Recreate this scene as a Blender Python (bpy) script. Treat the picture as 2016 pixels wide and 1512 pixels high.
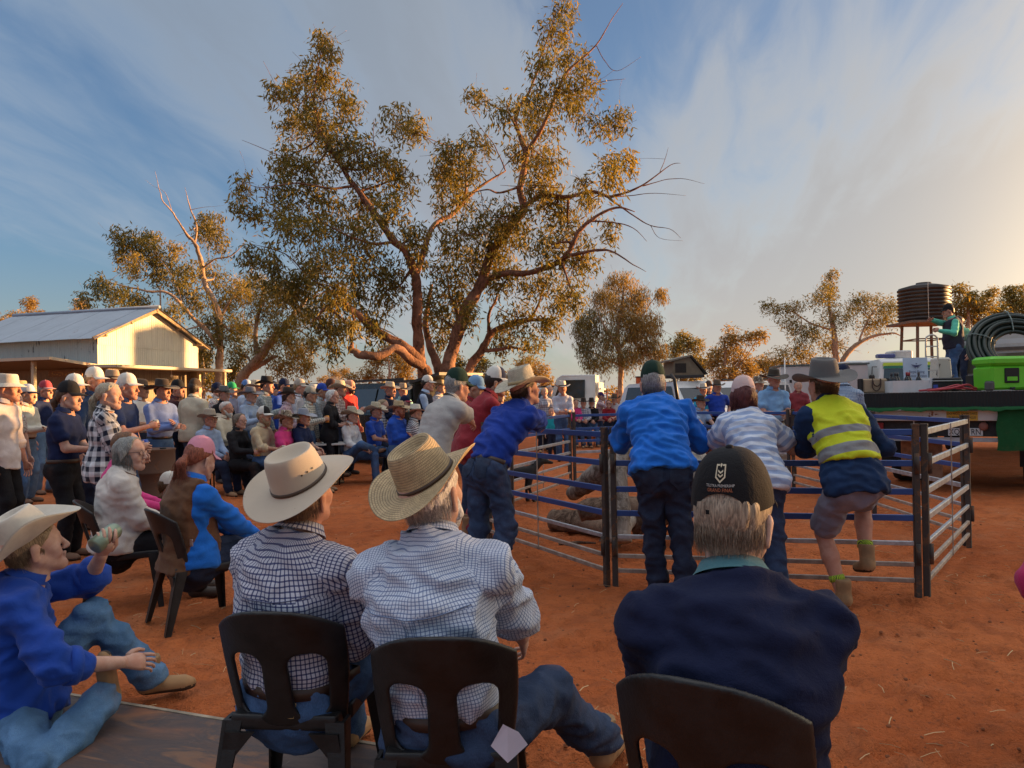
import bpy, math, random
import numpy as np
from mathutils import Vector, Matrix

for _o in list(bpy.data.objects):
    bpy.data.objects.remove(_o)
SC = bpy.context.scene
COL = SC.collection
random.seed(7)
RNG = np.random.default_rng(11)
R = math.radians

# ---------------------------------------------------------------- camera
EYE, FPX, CX, CY, ROLL = 1.41, 1494.0, 1008.0, 787.0, R(1.12)
cam_data = bpy.data.cameras.new('camera')
cam = bpy.data.objects.new('camera', cam_data)
COL.objects.link(cam)
cr, sr = math.cos(ROLL), math.sin(ROLL)
cam.matrix_world = Matrix(((cr, sr, 0, 0), (0, 0, -1, 0), (-sr, cr, 0, EYE), (0, 0, 0, 1)))
cam_data.sensor_width = 36.0
cam_data.lens = FPX / 2016 * 36
cam_data.shift_y = (CY - 756) / 2016
cam_data.clip_start = 0.05
cam_data.clip_end = 3000
SC.camera = cam

# ---------------------------------------------------------------- sun, sky, exposure
SUN_AZ, SUN_EL = R(73), R(4.0)
SUNV = Vector((math.sin(SUN_AZ) * math.cos(SUN_EL), math.cos(SUN_AZ) * math.cos(SUN_EL), math.sin(SUN_EL)))
sd = bpy.data.lights.new('sun', 'SUN')
sd.energy = 5.0
sd.angle = R(0.6)
sd.color = (1.0, 0.53, 0.20)
sun = bpy.data.objects.new('sun', sd)
COL.objects.link(sun)
sun.rotation_euler = SUNV.to_track_quat('Z', 'Y').to_euler()
SC.view_settings.view_transform = 'Standard'
SC.view_settings.look = 'None'
SC.view_settings.exposure = 1.78
SC.view_settings.gamma = 1.0
SC.view_settings.use_curve_mapping = False

SKY_TINT, SKY_SEED = (.39, .58, .80), 20.3
W = bpy.data.worlds.new('World')
SC.world = W
W.use_nodes = True
wt = W.node_tree
wt.nodes.clear()


class NG:
    """small helper to write node graphs"""
    def __init__(self, tree):
        self.t = tree

    def n(self, typ, **kw):
        nd = self.t.nodes.new(typ)
        for k, v in kw.items():
            setattr(nd, k, v)
        return nd

    def set(self, sock, v):
        if isinstance(v, bpy.types.NodeSocket):
            self.t.links.new(v, sock)
        elif v is not None:
            if sock.type == 'RGBA' and len(v) == 3:
                v = (*v, 1)
            sock.default_value = v

    def math(self, op, a, b=None, c=None, clamp=False):
        nd = self.n('ShaderNodeMath', operation=op, use_clamp=clamp)
        for i, v in enumerate((a, b, c)):
            if v is not None:
                self.set(nd.inputs[i], v)
        return nd.outputs[0]

    def vmath(self, op, a, b=None, scale=None):
        nd = self.n('ShaderNodeVectorMath', operation=op)
        self.set(nd.inputs[0], a)
        if b is not None:
            self.set(nd.inputs[1], b)
        if scale is not None:
            self.set(nd.inputs['Scale'], scale)
        return nd.outputs['Value'] if op in ('DOT_PRODUCT', 'LENGTH') else nd.outputs[0]

    def mix(self, f, a, b, typ='MIX'):
        nd = self.n('ShaderNodeMix', data_type='RGBA', blend_type=typ)
        self.set(nd.inputs[0], f)
        self.set(nd.inputs[6], a)
        self.set(nd.inputs[7], b)
        return nd.outputs[2]

    def noise(self, vec, scale, detail=3, rough=.55, dist=0.0, col=False):
        nd = self.n('ShaderNodeTexNoise')
        if vec is not None:
            self.set(nd.inputs['Vector'], vec)
        self.set(nd.inputs['Scale'], scale)
        self.set(nd.inputs['Detail'], detail)
        self.set(nd.inputs['Roughness'], rough)
        self.set(nd.inputs['Distortion'], dist)
        return nd.outputs[1 if col else 0]

    def ramp(self, fac, stops, interp='LINEAR'):
        nd = self.n('ShaderNodeValToRGB')
        cr_ = nd.color_ramp
        cr_.interpolation = interp
        while len(cr_.elements) < len(stops):
            cr_.elements.new(0.5)
        for e, (p, c) in zip(cr_.elements, stops):
            e.position = p
            e.color = (*c, 1) if len(c) == 3 else c
        self.set(nd.inputs[0], fac)
        return nd.outputs[0]

    def mapr(self, v, a, b, c=0.0, d=1.0, smooth=True):
        nd = self.n('ShaderNodeMapRange', interpolation_type='SMOOTHSTEP' if smooth else 'LINEAR')
        self.set(nd.inputs[0], v)
        for i, q in enumerate((a, b, c, d)):
            self.set(nd.inputs[i + 1], q)
        return nd.outputs[0]

    def scale(self, vec, s):
        nd = self.n('ShaderNodeMapping')
        self.set(nd.inputs['Vector'], vec)
        nd.inputs['Scale'].default_value = s
        return nd.outputs[0]

    def sep(self, vec):
        nd = self.n('ShaderNodeSeparateXYZ')
        self.set(nd.inputs[0], vec)
        return nd.outputs

    def comb(self, x, y, z):
        nd = self.n('ShaderNodeCombineXYZ')
        for i, v in enumerate((x, y, z)):
            self.set(nd.inputs[i], v)
        return nd.outputs[0]

    def bump(self, h, strength=.3, dist=.01, normal=None):
        nd = self.n('ShaderNodeBump')
        self.set(nd.inputs['Height'], h)
        nd.inputs['Strength'].default_value = strength
        nd.inputs['Distance'].default_value = dist
        if normal is not None:
            self.set(nd.inputs['Normal'], normal)
        return nd.outputs[0]


def build_world():
    g = NG(wt)
    tc = g.n('ShaderNodeTexCoord').outputs['Generated']
    sky = g.n('ShaderNodeTexSky', sky_type='NISHITA')
    sky.sun_disc = False
    sky.sun_elevation = SUN_EL
    sky.sun_rotation = SUN_AZ
    sky.altitude = 150
    sky.air_density = 1.0
    sky.dust_density = 1.6
    sky.ozone_density = 2.0
    x, y, z = g.sep(tc)
    zc = g.math('MAXIMUM', z, 0.0)
    # cloud sheet: a flat layer seen in perspective
    den = g.math('ADD', zc, 0.22)
    cx = g.math('DIVIDE', x, den)
    cy = g.math('DIVIDE', y, den)
    # long soft bands that fan out from the side of the sun
    a = R(78)
    u = g.math('ADD', g.math('MULTIPLY', cx, math.cos(a)), g.math('MULTIPLY', cy, math.sin(a)))
    v = g.math('SUBTRACT', g.math('MULTIPLY', cy, math.cos(a)), g.math('MULTIPLY', cx, math.sin(a)))
    p = g.comb(g.math('MULTIPLY', u, 0.30), g.math('MULTIPLY', v, 0.95), SKY_SEED)
    big = g.noise(p, 0.85, 2, .45, .3)
    mid_ = g.noise(g.comb(g.math('MULTIPLY', u, 0.45), g.math('MULTIPLY', v, 2.0), 1.3), 1.25, 4, .5, .5)
    fine = g.noise(g.comb(g.math('MULTIPLY', u, 1.3), g.math('MULTIPLY', v, 4.2), 7.7), 2.2, 6, .6, .6)
    dens = g.math('ADD', g.math('ADD', g.math('MULTIPLY', big, .62), g.math('MULTIPLY', mid_, .30)), g.math('MULTIPLY', fine, .12))
    cov = g.mapr(dens, 0.43, 0.60)
    # angle to the sun
    s = g.vmath('DOT_PRODUCT', tc, tuple(SUNV))
    glow = g.mapr(s, -0.3, 1.0)
    g2 = g.math('POWER', glow, 1.3)
    low = g.math('POWER', g.math('SUBTRACT', 1.0, zc), 6.0)
    clear = g.mix(1.0, sky.outputs[0], SKY_TINT, 'MULTIPLY')
    ccol = g.mix(g2, (.66, .82, 1.03), (1.34, 1.22, 1.04))
    ccol = g.mix(g.math('MULTIPLY', low, .8), ccol, (1.85, 1.52, 1.36))
    # thin edges catch more light than the thick grey middle
    edge = g.math('MULTIPLY', cov, g.math('SUBTRACT', 1.0, cov))
    ccol = g.mix(g.math('MULTIPLY', edge, 2.0), ccol, g.mix(.5, ccol, g.mix(g2, (1.4, 1.65, 1.9), (3.3, 2.8, 2.0))))
    hot = g.math('MULTIPLY', g.math('POWER', glow, 24.0), g.math('ADD', .25, g.math('MULTIPLY', low, .75)))
    ccol = g.mix(hot, ccol, (16.0, 11.0, 5.5))
    over = g.mapr(z, .48, .95)  # cloud above the view is brightened to lift the light on the foreground
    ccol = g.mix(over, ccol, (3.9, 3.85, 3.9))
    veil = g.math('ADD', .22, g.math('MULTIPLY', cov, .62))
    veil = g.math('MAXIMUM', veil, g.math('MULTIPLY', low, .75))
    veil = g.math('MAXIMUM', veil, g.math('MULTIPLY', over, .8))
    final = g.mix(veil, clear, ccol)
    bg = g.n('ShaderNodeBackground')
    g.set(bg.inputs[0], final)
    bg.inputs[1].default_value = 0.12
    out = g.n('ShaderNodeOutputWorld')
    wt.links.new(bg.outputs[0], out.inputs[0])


build_world()


# ---------------------------------------------------------------- where things stand
def at(px, py, d):
    """world point at depth d (metres along the view) for a place measured on the photograph"""
    u, v = (px - CX) / FPX, (CY - py) / FPX
    return Vector(((u * cr + v * sr) * d, d, EYE + (v * cr - u * sr) * d))


def ground(px, py, z=0.0):
    u, v = (px - CX) / FPX, (CY - py) / FPX
    k = v * cr - u * sr
    return at(px, py, (z - EYE) / k)


def spot(px, d, z=0.0):
    """ground point under image column px at depth d"""
    v = -(EYE - z) / d
    u = (px - CX) / FPX
    return Vector(((u * cr + v * sr) * d, d, z))


# ---------------------------------------------------------------- objects
def link(name, me, parent=None, mat=None, loc=None):
    o = bpy.data.objects.new(name, me)
    COL.objects.link(o)
    if parent is not None:
        o.parent = parent
    if loc is not None:
        o.location = loc
    if mat is not None and me is not None:
        me.materials.clear()
        for m in (mat if isinstance(mat, (list, tuple)) else [mat]):
            me.materials.append(m)
    return o


def tag(o, label=None, cat=None, group=None, kind=None):
    for k, v in (('label', label), ('category', cat), ('group', group), ('kind', kind)):
        if v:
            o[k] = v
    return o


def thing(name, label, cat, loc=(0, 0, 0), rz=0.0, group=None):
    o = bpy.data.objects.new(name, None)
    o.empty_display_size = .1
    COL.objects.link(o)
    o.location = loc
    o.rotation_euler = (0, 0, rz)
    return tag(o, label, cat, group)


def mesh(verts, faces, smooth=True, mid=None, name='mesh'):
    me = bpy.data.meshes.new(name)
    V = np.asarray(verts, dtype=np.float32).reshape(-1, 3)
    if isinstance(faces, np.ndarray):
        n = faces.shape[1]
        me.vertices.add(len(V))
        me.vertices.foreach_set('co', V.ravel())
        me.loops.add(faces.size)
        me.loops.foreach_set('vertex_index', faces.astype(np.int32).ravel())
        me.polygons.add(len(faces))
        me.polygons.foreach_set('loop_start', np.arange(0, faces.size, n, dtype=np.int32))
        me.update(calc_edges=True)
    else:
        me.from_pydata(V.tolist(), [], faces)
        me.update()
    if len(me.polygons):
        me.polygons.foreach_set('use_smooth', np.full(len(me.polygons), bool(smooth)))
        if mid is not None:
            me.polygons.foreach_set('material_index', np.asarray(mid, dtype=np.int32))
    return me


def set_uv(me, uv):
    l = me.uv_layers.new(name='UVMap')
    l.data.foreach_set('uv', np.asarray(uv, dtype=np.float32).ravel())


class MB:
    """collects simple shapes into ONE mesh"""
    def __init__(self):
        self.v, self.f, self.m = [], [], []

    def add(self, v, f, m=0):
        b = len(self.v)
        self.v += [tuple(p) for p in v]
        self.f += [tuple(i + b for i in q) for q in f]
        self.m += [m] * len(f)
        return self

    def box(self, c, s, rot=None, m=0, bev=0.0, taper=(1, 1)):
        """box with optionally chamfered edges; taper scales the top"""
        hx, hy, hz = (q / 2 for q in s)
        if bev <= 0:
            v = [(-hx, -hy, -hz), (hx, -hy, -hz), (hx, hy, -hz), (-hx, hy, -hz), (-hx, -hy, hz), (hx, -hy, hz), (hx, hy, hz), (-hx, hy, hz)]
            f = [(0, 3, 2, 1), (4, 5, 6, 7), (0, 1, 5, 4), (1, 2, 6, 5), (2, 3, 7, 6), (3, 0, 4, 7)]
        else:
            b = min(bev, hx * .98, hy * .98, hz * .98)
            v = []
            for z, q in ((-hz, b), (-hz + b, 0), (hz - b, 0), (hz, b)):
                for x, y in ((-hx + q, -hy + q + b), (-hx + q + b, -hy + q), (hx - q - b, -hy + q), (hx - q, -hy + q + b),
                             (hx - q, hy - q - b), (hx - q - b, hy - q), (-hx + q + b, hy - q), (-hx + q, hy - q - b)):
                    v.append((x, y, z))
            f = [tuple(reversed(range(8))), tuple(range(24, 32))]
            for r in range(3):
                for i in range(8):
                    j = (i + 1) % 8
                    f.append((r * 8 + i, r * 8 + j, r * 8 + 8 + j, r * 8 + 8 + i))
        if taper != (1, 1):
            v = [(x * (1 + (taper[0] - 1) * (z + hz) / (2 * hz)), y * (1 + (taper[1] - 1) * (z + hz) / (2 * hz)), z) for x, y, z in v]
        if rot is not None:
            Mx = rot if isinstance(rot, Matrix) else Matrix.Rotation(rot, 3, 'Z')
            v = [Mx @ Vector(p) for p in v]
        return self.add([(p[0] + c[0], p[1] + c[1], p[2] + c[2]) for p in v], f, m)

    def bar(self, a, b, w, h=None, m=0, up=(0, 0, 1), bev=0.0):
        """square bar from a to b"""
        a, b = Vector(a), Vector(b)
        y = (b - a)
        L = y.length
        y.normalize()
        x = y.cross(Vector(up))
        if x.length < 1e-4:
            x = y.cross(Vector((1, 0, 0)))
        x.normalize()
        z = x.cross(y)
        Mx = Matrix((x, y, z)).transposed()
        return self.box((a + b) / 2, (w, L, h or w), Mx, m, bev)

    def tube(self, pts, r, n=8, m=0, cap=True, closed=False):
        v, f = tube_geo(pts, r, n, cap, closed)
        return self.add(v, f, m)

    def lathe(self, prof, n=16, m=0, c=(0, 0, 0), Mx=None, arc=None):
        v, f = [], []
        for (r, z) in prof:
            for i in range(n):
                t = 2 * math.pi * i / n
                p = Vector((r * math.cos(t), r * math.sin(t), z))
                if Mx is not None:
                    p = Mx @ p
                v.append((p[0] + c[0], p[1] + c[1], p[2] + c[2]))
        for k in range(len(prof) - 1):
            for i in range(n):
                j = (i + 1) % n
                f.append((k * n + i, k * n + j, k * n + n + j, k * n + n + i))
        f.append(tuple(reversed(range(n))))
        f.append(tuple(range((len(prof) - 1) * n, len(prof) * n)))
        return self.add(v, f, m)

    def prism(self, poly, axis, a, b, m=0):
        """extrude a 2D outline; axis is the extrusion axis 'X','Y' or 'Z'"""
        n = len(poly)

        def P(p, t):
            return {'X': (t, p[0], p[1]), 'Y': (p[0], t, p[1]), 'Z': (p[0], p[1], t)}[axis]
        v = [P(p, a) for p in poly] + [P(p, b) for p in poly]
        f = [tuple(range(n)), tuple(reversed(range(n, 2 * n)))]
        f += [(i, n + i, n + (i + 1) % n, (i + 1) % n) for i in range(n)]
        return self.add(v, f, m)

    def mesh(self, smooth=False):
        me = mesh(self.v, self.f, smooth, self.m)
        return me

    def build(self, name, mat, parent=None, smooth=False, loc=None):
        me = self.mesh(smooth)
        bmesh_fix(me)
        return link(name, me, parent, mat, loc)


def bmesh_fix(me):
    import bmesh
    bm = bmesh.new()
    bm.from_mesh(me)
    bmesh.ops.recalc_face_normals(bm, faces=bm.faces)
    bm.to_mesh(me)
    bm.free()


def tube_geo(pts, r, n=8, cap=True, closed=False):
    P = [Vector(p) for p in pts]
    k = len(P)
    rr = [r] * k if not isinstance(r, (list, tuple, np.ndarray)) else list(r)
    v, f = [], []
    ref = None
    for i in range(k):
        if closed:
            t = P[(i + 1) % k] - P[i - 1]
        else:
            t = P[min(i + 1, k - 1)] - P[max(i - 1, 0)]
        if t.length < 1e-9:
            t = Vector((0, 0, 1))
        t.normalize()
        if ref is None:
            ref = t.cross(Vector((0, 0, 1)))
            if ref.length < .1:
                ref = t.cross(Vector((0, 1, 0)))
        ref = ref - t * ref.dot(t)
        ref.normalize()
        b = t.cross(ref)
        for j in range(n):
            a = 2 * math.pi * j / n
            v.append(P[i] + (ref * math.cos(a) + b * math.sin(a)) * rr[i])
    for i in range(k if closed else k - 1):
        i2 = (i + 1) % k
        for j in range(n):
            j2 = (j + 1) % n
            f.append((i * n + j, i * n + j2, i2 * n + j2, i2 * n + j))
    if cap and not closed:
        f.append(tuple(reversed(range(n))))
        f.append(tuple(range((k - 1) * n, k * n)))
    return v, f


def smooth_path(pts, rad=None, step=4):
    """Catmull-Rom through the points"""
    P = [np.array(p, float) for p in pts]
    if rad is not None:
        P = [np.append(p, r) for p, r in zip(P, rad)]
    out = []
    for i in range(len(P) - 1):
        p0, p1, p2, p3 = P[max(i - 1, 0)], P[i], P[i + 1], P[min(i + 2, len(P) - 1)]
        for s in range(step):
            t = s / step
            out.append(.5 * ((2 * p1) + (-p0 + p2) * t + (2 * p0 - 5 * p1 + 4 * p2 - p3) * t * t + (-p0 + 3 * p1 - 3 * p2 + p3) * t ** 3))
    out.append(P[-1])
    out = np.array(out)
    if rad is not None:
        return out[:, :3], np.maximum(out[:, 3], .002)
    return out


def text_mesh(s, size=1.0, extrude=0.0):
    cu = bpy.data.curves.new('lettering', 'FONT')
    cu.body = s
    cu.size = size
    cu.align_x = 'CENTER'
    cu.align_y = 'CENTER'
    cu.extrude = extrude
    cu.resolution_u = 2
    o = bpy.data.objects.new('lettering', cu)
    COL.objects.link(o)
    bpy.context.view_layer.update()
    me = bpy.data.meshes.new_from_object(o.evaluated_get(bpy.context.evaluated_depsgraph_get()))
    bpy.data.objects.remove(o)
    return me


def lettering(name, s, size, mat, parent, loc, rot, squeeze=1.0):
    me = text_mesh(s, size, size * .01)
    for v in me.vertices:
        v.co.x *= squeeze
    o = link(name, me, parent, mat)
    o.matrix_local = Matrix.Translation(loc) @ rot.to_4x4()
    return o


# ---------------------------------------------------------------- vectorised gradient noise
_PERM = RNG.permutation(512).astype(np.int64)
_GRAD = RNG.normal(size=(512, 3))
_GRAD /= np.linalg.norm(_GRAD, axis=1)[:, None]


def pnoise(p):
    p = np.asarray(p, float)
    i = np.floor(p).astype(np.int64)
    f = p - i
    w = f * f * f * (f * (f * 6 - 15) + 10)
    out = 0
    for dx in (0, 1):
        for dy in (0, 1):
            for dz in (0, 1):
                h = _PERM[(_PERM[(_PERM[(i[:, 0] + dx) & 511] + i[:, 1] + dy) & 511] + i[:, 2] + dz) & 511]
                g = (_GRAD[h] * (f - (dx, dy, dz))).sum(1)
                wx = w[:, 0] if dx else 1 - w[:, 0]
                wy = w[:, 1] if dy else 1 - w[:, 1]
                wz = w[:, 2] if dz else 1 - w[:, 2]
                out = out + g * wx * wy * wz
    return out


# ---------------------------------------------------------------- implicit surfaces
class Prim:
    """tapered capsule, optionally flattened along an axis"""
    def __init__(self, a, b, ra, rb=None, flat=1.0, ax=None, k=.035, sub=False, tagname='', uvoff=0.0, ref=None):
        self.a, self.b = np.array(a, float), np.array(b, float)
        self.ra, self.rb = ra, ra if rb is None else rb
        self.flat = flat
        self.ax = None if ax is None else np.array(ax, float) / np.linalg.norm(ax)
        self.k, self.sub, self.tag, self.uvoff, self.ref = k, sub, tagname, uvoff, ref

    def grown(self, g, mul=1.0):
        q = Prim(self.a, self.b, max(self.ra * mul + g, .004), max(self.rb * mul + g, .004), self.flat, self.ax, self.k, self.sub, self.tag, self.uvoff, self.ref)
        return q

    def dist(self, P):
        ba = self.b - self.a
        bb = float(ba @ ba)
        q = P - self.a
        if bb > 1e-12:
            t = np.clip(q @ ba / bb, 0, 1)
            q = q - t[..., None] * ba
            r = self.ra + (self.rb - self.ra) * t
        else:
            r = self.ra
        if self.ax is not None:
            q = q + (q @ self.ax)[..., None] * self.ax * (self.flat - 1)
        return np.sqrt((q * q).sum(-1)) - r

    def bounds(self):
        r = max(self.ra, self.rb) * max(1.0, 1.0 / self.flat if self.ax is not None else 1)
        return np.minimum(self.a, self.b) - r, np.maximum(self.a, self.b) + r


def smin(a, b, k):
    h = np.clip(.5 + .5 * (a - b) / k, 0, 1)
    return a + (b - a) * h - k * h * (1 - h)


def sdf_eval(prims, P, cuts=()):
    D = np.full(P.shape[:-1], 1.0)
    for p in prims:
        d = p.dist(P)
        D = -smin(-D, d, p.k) if p.sub else smin(D, d, p.k)
    for (o, n) in cuts:
        D = np.maximum(D, (P - np.array(o)) @ np.array(n))
    return D


def sdf_mesh(prims, vox, cuts=(), field=None, bounds=None, after=()):
    """surface net of the union of prims. cuts: (point, normal) half spaces removed on the normal's side; after: prims the cuts leave alone"""
    if bounds is None:
        every = [p for p in list(prims) + list(after) if not p.sub]
        lo = np.min([p.bounds()[0] for p in every], axis=0) - vox * 2.5
        hi = np.max([p.bounds()[1] for p in every], axis=0) + vox * 2.5
    else:
        lo, hi = np.array(bounds[0], float), np.array(bounds[1], float)
    n = np.maximum(np.ceil((hi - lo) / vox).astype(int) + 1, 3)
    D = np.full(n, 1.0)
    ax = [lo[i] + vox * np.arange(n[i]) for i in range(3)]
    def lay(group):
        for p in group:
            b0, b1 = p.bounds()
            m = p.k + 2.5 * vox
            i0 = np.maximum(np.floor((b0 - m - lo) / vox).astype(int), 0)
            i1 = np.minimum(np.ceil((b1 + m - lo) / vox).astype(int) + 1, n)
            if (i1 <= i0).any():
                continue
            s = tuple(slice(a, b) for a, b in zip(i0, i1))
            G = np.stack(np.meshgrid(ax[0][s[0]], ax[1][s[1]], ax[2][s[2]], indexing='ij'), -1)
            d = p.dist(G)
            D[s] = -smin(-D[s], d, p.k) if p.sub else smin(D[s], d, p.k)
    lay(prims)
    if cuts or field:
        G = np.stack(np.meshgrid(*ax, indexing='ij'), -1)
        for (o, nn) in cuts:
            D[...] = np.maximum(D, (G - np.array(o)) @ np.array(nn))
        if field:
            D[...] = field(G, D)
    lay(after)
    D[0], D[-1] = 1, 1
    D[:, 0], D[:, -1] = 1, 1
    D[:, :, 0], D[:, :, -1] = 1, 1
    return surf_net(D, lo, vox)


def surf_net(D, lo, vox):
    S = D < 0
    sh = [(0, 0, 0), (1, 0, 0), (0, 1, 0), (1, 1, 0), (0, 0, 1), (1, 0, 1), (0, 1, 1), (1, 1, 1)]
    nx, ny, nz = D.shape
    cnt = np.zeros((nx - 1, ny - 1, nz - 1), np.int8)
    for a, b, c in sh:
        cnt += S[a:nx - 1 + a, b:ny - 1 + b, c:nz - 1 + c]
    mixed = (cnt > 0) & (cnt < 8)
    cells = np.argwhere(mixed)
    if len(cells) == 0:
        return np.zeros((0, 3)), np.zeros((0, 4), int)
    idx = np.full(mixed.shape, -1, np.int64)
    idx[mixed] = np.arange(len(cells))
    val = np.stack([D[cells[:, 0] + a, cells[:, 1] + b, cells[:, 2] + c] for a, b, c in sh], 1)
    acc = np.zeros((len(cells), 3))
    num = np.zeros(len(cells))
    edges = [(0, 1), (2, 3), (4, 5), (6, 7), (0, 2), (1, 3), (4, 6), (5, 7), (0, 4), (1, 5), (2, 6), (3, 7)]
    shA = np.array(sh, float)
    for e0, e1 in edges:
        v0, v1 = val[:, e0], val[:, e1]
        c = (v0 < 0) != (v1 < 0)
        t = np.where(c, v0 / np.where(c, v0 - v1, 1), 0)
        acc += np.where(c[:, None], shA[e0] + (shA[e1] - shA[e0]) * t[:, None], 0)
        num += c
    V = lo + (cells + acc / num[:, None]) * vox
    F = []
    for axis in range(3):
        s0 = [slice(None)] * 3
        s1 = [slice(None)] * 3
        s0[axis], s1[axis] = slice(0, -1), slice(1, None)
        a, b = S[tuple(s0)], S[tuple(s1)]
        ch = np.argwhere(a != b)
        if len(ch) == 0:
            continue
        o1, o2 = [(1, 2), (2, 0), (0, 1)][axis]
        e1, e2 = np.eye(3, dtype=int)[o1], np.eye(3, dtype=int)[o2]
        ok = (ch[:, o1] > 0) & (ch[:, o2] > 0) & (ch[:, o1] < D.shape[o1] - 1) & (ch[:, o2] < D.shape[o2] - 1)
        ch = ch[ok]
        q = np.stack([idx[tuple((ch - e1 - e2).T)], idx[tuple((ch - e2).T)], idx[tuple(ch.T)], idx[tuple((ch - e1).T)]], 1)
        flip = ~a[tuple(ch.T)]
        q[flip] = q[flip][:, ::-1]
        F.append(q)
    F = np.concatenate(F)
    return V, F[(F >= 0).all(1)]


def vnormals(V, F):
    fn = np.cross(V[F[:, 2]] - V[F[:, 0]], V[F[:, 3]] - V[F[:, 1]])
    N = np.zeros_like(V)
    for i in range(4):
        np.add.at(N, F[:, i], fn)
    return N / np.maximum(np.linalg.norm(N, axis=1), 1e-12)[:, None]


# ---------------------------------------------------------------- materials
_MATS = {}


def material(key, fn):
    if key in _MATS:
        return _MATS[key]
    m = bpy.data.materials.new(key if isinstance(key, str) else '_'.join(str(k) for k in key)[:50])
    m.use_nodes = True
    nt = m.node_tree
    nt.nodes.clear()
    g = NG(nt)
    b = g.n('ShaderNodeBsdfPrincipled')
    out = g.n('ShaderNodeOutputMaterial')
    nt.links.new(b.outputs[0], out.inputs[0])
    g.b, g.out = b, out
    fn(g, b)
    _MATS[key] = m
    return m


def obj_co(g):
    return g.n('ShaderNodeTexCoord').outputs['Object']


def uv_co(g):
    return g.n('ShaderNodeTexCoord').outputs['UV']


def plain(name, col, rough=.6, metal=0.0, var=.12, scale=9.0, bump=.0, bscale=60.0, spec=.4):
    def f(g, b):
        co = obj_co(g)
        n = g.noise(co, scale, 4, .6)
        c = g.mix(g.mapr(n, .3, .7), tuple(q * (1 - var) for q in col), tuple(min(q * (1 + var), 1) for q in col))
        g.set(b.inputs['Base Color'], c)
        g.set(b.inputs['Roughness'], g.mapr(n, .3, .7, max(rough - .06, .02), min(rough + .06, 1)))
        b.inputs['Metallic'].default_value = metal
        b.inputs['Specular IOR Level'].default_value = spec
        if bump:
            g.set(b.inputs['Normal'], g.bump(g.noise(co, bscale, 4, .6), bump, .01))
    return material(('plain', name, tuple(col), rough, metal), f)


def cloth(col, pattern=None, c2=(.03, .04, .09), pitch=.012, width=.25, rough=.85, dirty=.0, c3=None):
    """woven cloth. pattern: None, 'check', 'gingham', 'hstripe', 'vstripe', 'floral', 'camo'; laid out along the garment (UV, metres)"""
    def f(g, b):
        co = obj_co(g)
        n = g.noise(co, 7.0, 3, .6)
        base = g.mix(g.mapr(n, .3, .75), tuple(q * .88 for q in col), tuple(min(q * 1.08, .92) for q in col))
        if pattern:
            uv = uv_co(g)
            u, v, _ = g.sep(uv)

            def line(t, p, w, soft=.06):
                fr = g.math('FRACT', g.math('DIVIDE', g.math('ADD', t, 50.0), p))
                d = g.math('ABSOLUTE', g.math('SUBTRACT', fr, .5))
                return g.mapr(d, w / 2 - soft / 2, w / 2 + soft / 2, 1, 0)
            if pattern == 'check':
                a, c = line(u, pitch, width), line(v, pitch, width)
                m = g.math('MAXIMUM', a, c)
                m = g.math('MINIMUM', g.math('ADD', g.math('MULTIPLY', m, .85), g.math('MULTIPLY', g.math('MULTIPLY', a, c), .3)), 1.0)
                base = g.mix(m, base, c2)
            elif pattern == 'gingham':
                a, c = line(u, pitch, .5), line(v, pitch, .5)
                m = g.math('MULTIPLY', g.math('ADD', a, c), .5)
                base = g.mix(m, base, c2)
            elif pattern == 'plaid':
                a, c = line(u, pitch, .45), line(v, pitch, .45)
                m = g.math('MULTIPLY', g.math('ADD', a, c), .45)
                base = g.mix(m, base, c2)
                m2 = g.math('MAXIMUM', line(u, pitch, .1), line(v, pitch, .1))
                base = g.mix(g.math('MULTIPLY', m2, .6), base, c3 or (.5, .5, .5))
            elif pattern == 'hstripe':
                base = g.mix(line(v, pitch, width), base, c2)
            elif pattern == 'vstripe':
                base = g.mix(line(u, pitch, width), base, c2)
            elif pattern in ('floral', 'camo'):
                q = g.noise(uv, 14.0 if pattern == 'camo' else 45.0, 3, .6)
                base = g.mix(g.mapr(q, .52, .58), base, c2)
                if c3:
                    q = g.noise(g.vmath('ADD', uv, (3.1, 1.7, 0)), 12.0 if pattern == 'camo' else 50.0, 3, .6)
                    base = g.mix(g.mapr(q, .56, .61), base, c3)
        if dirty:
            d = g.noise(co, 4.5, 5, .65)
            base = g.mix(g.mapr(d, .5, .8, 0, dirty), base, (.30, .14, .07))
        g.set(b.inputs['Base Color'], base)
        b.inputs['Roughness'].default_value = rough
        b.inputs['Specular IOR Level'].default_value = .2
        b.inputs['Sheen Weight'].default_value = .10 if max(col) > .1 else .02
        h = g.math('ADD', g.noise(co, 22.0, 4, .6, .6), g.math('MULTIPLY', g.noise(co, 320.0, 2, .5), .25))
        g.set(b.inputs['Normal'], g.bump(h, .55, .008))
    return material(('cloth', tuple(col), pattern, tuple(c2), pitch, width, dirty, c3), f)


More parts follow.
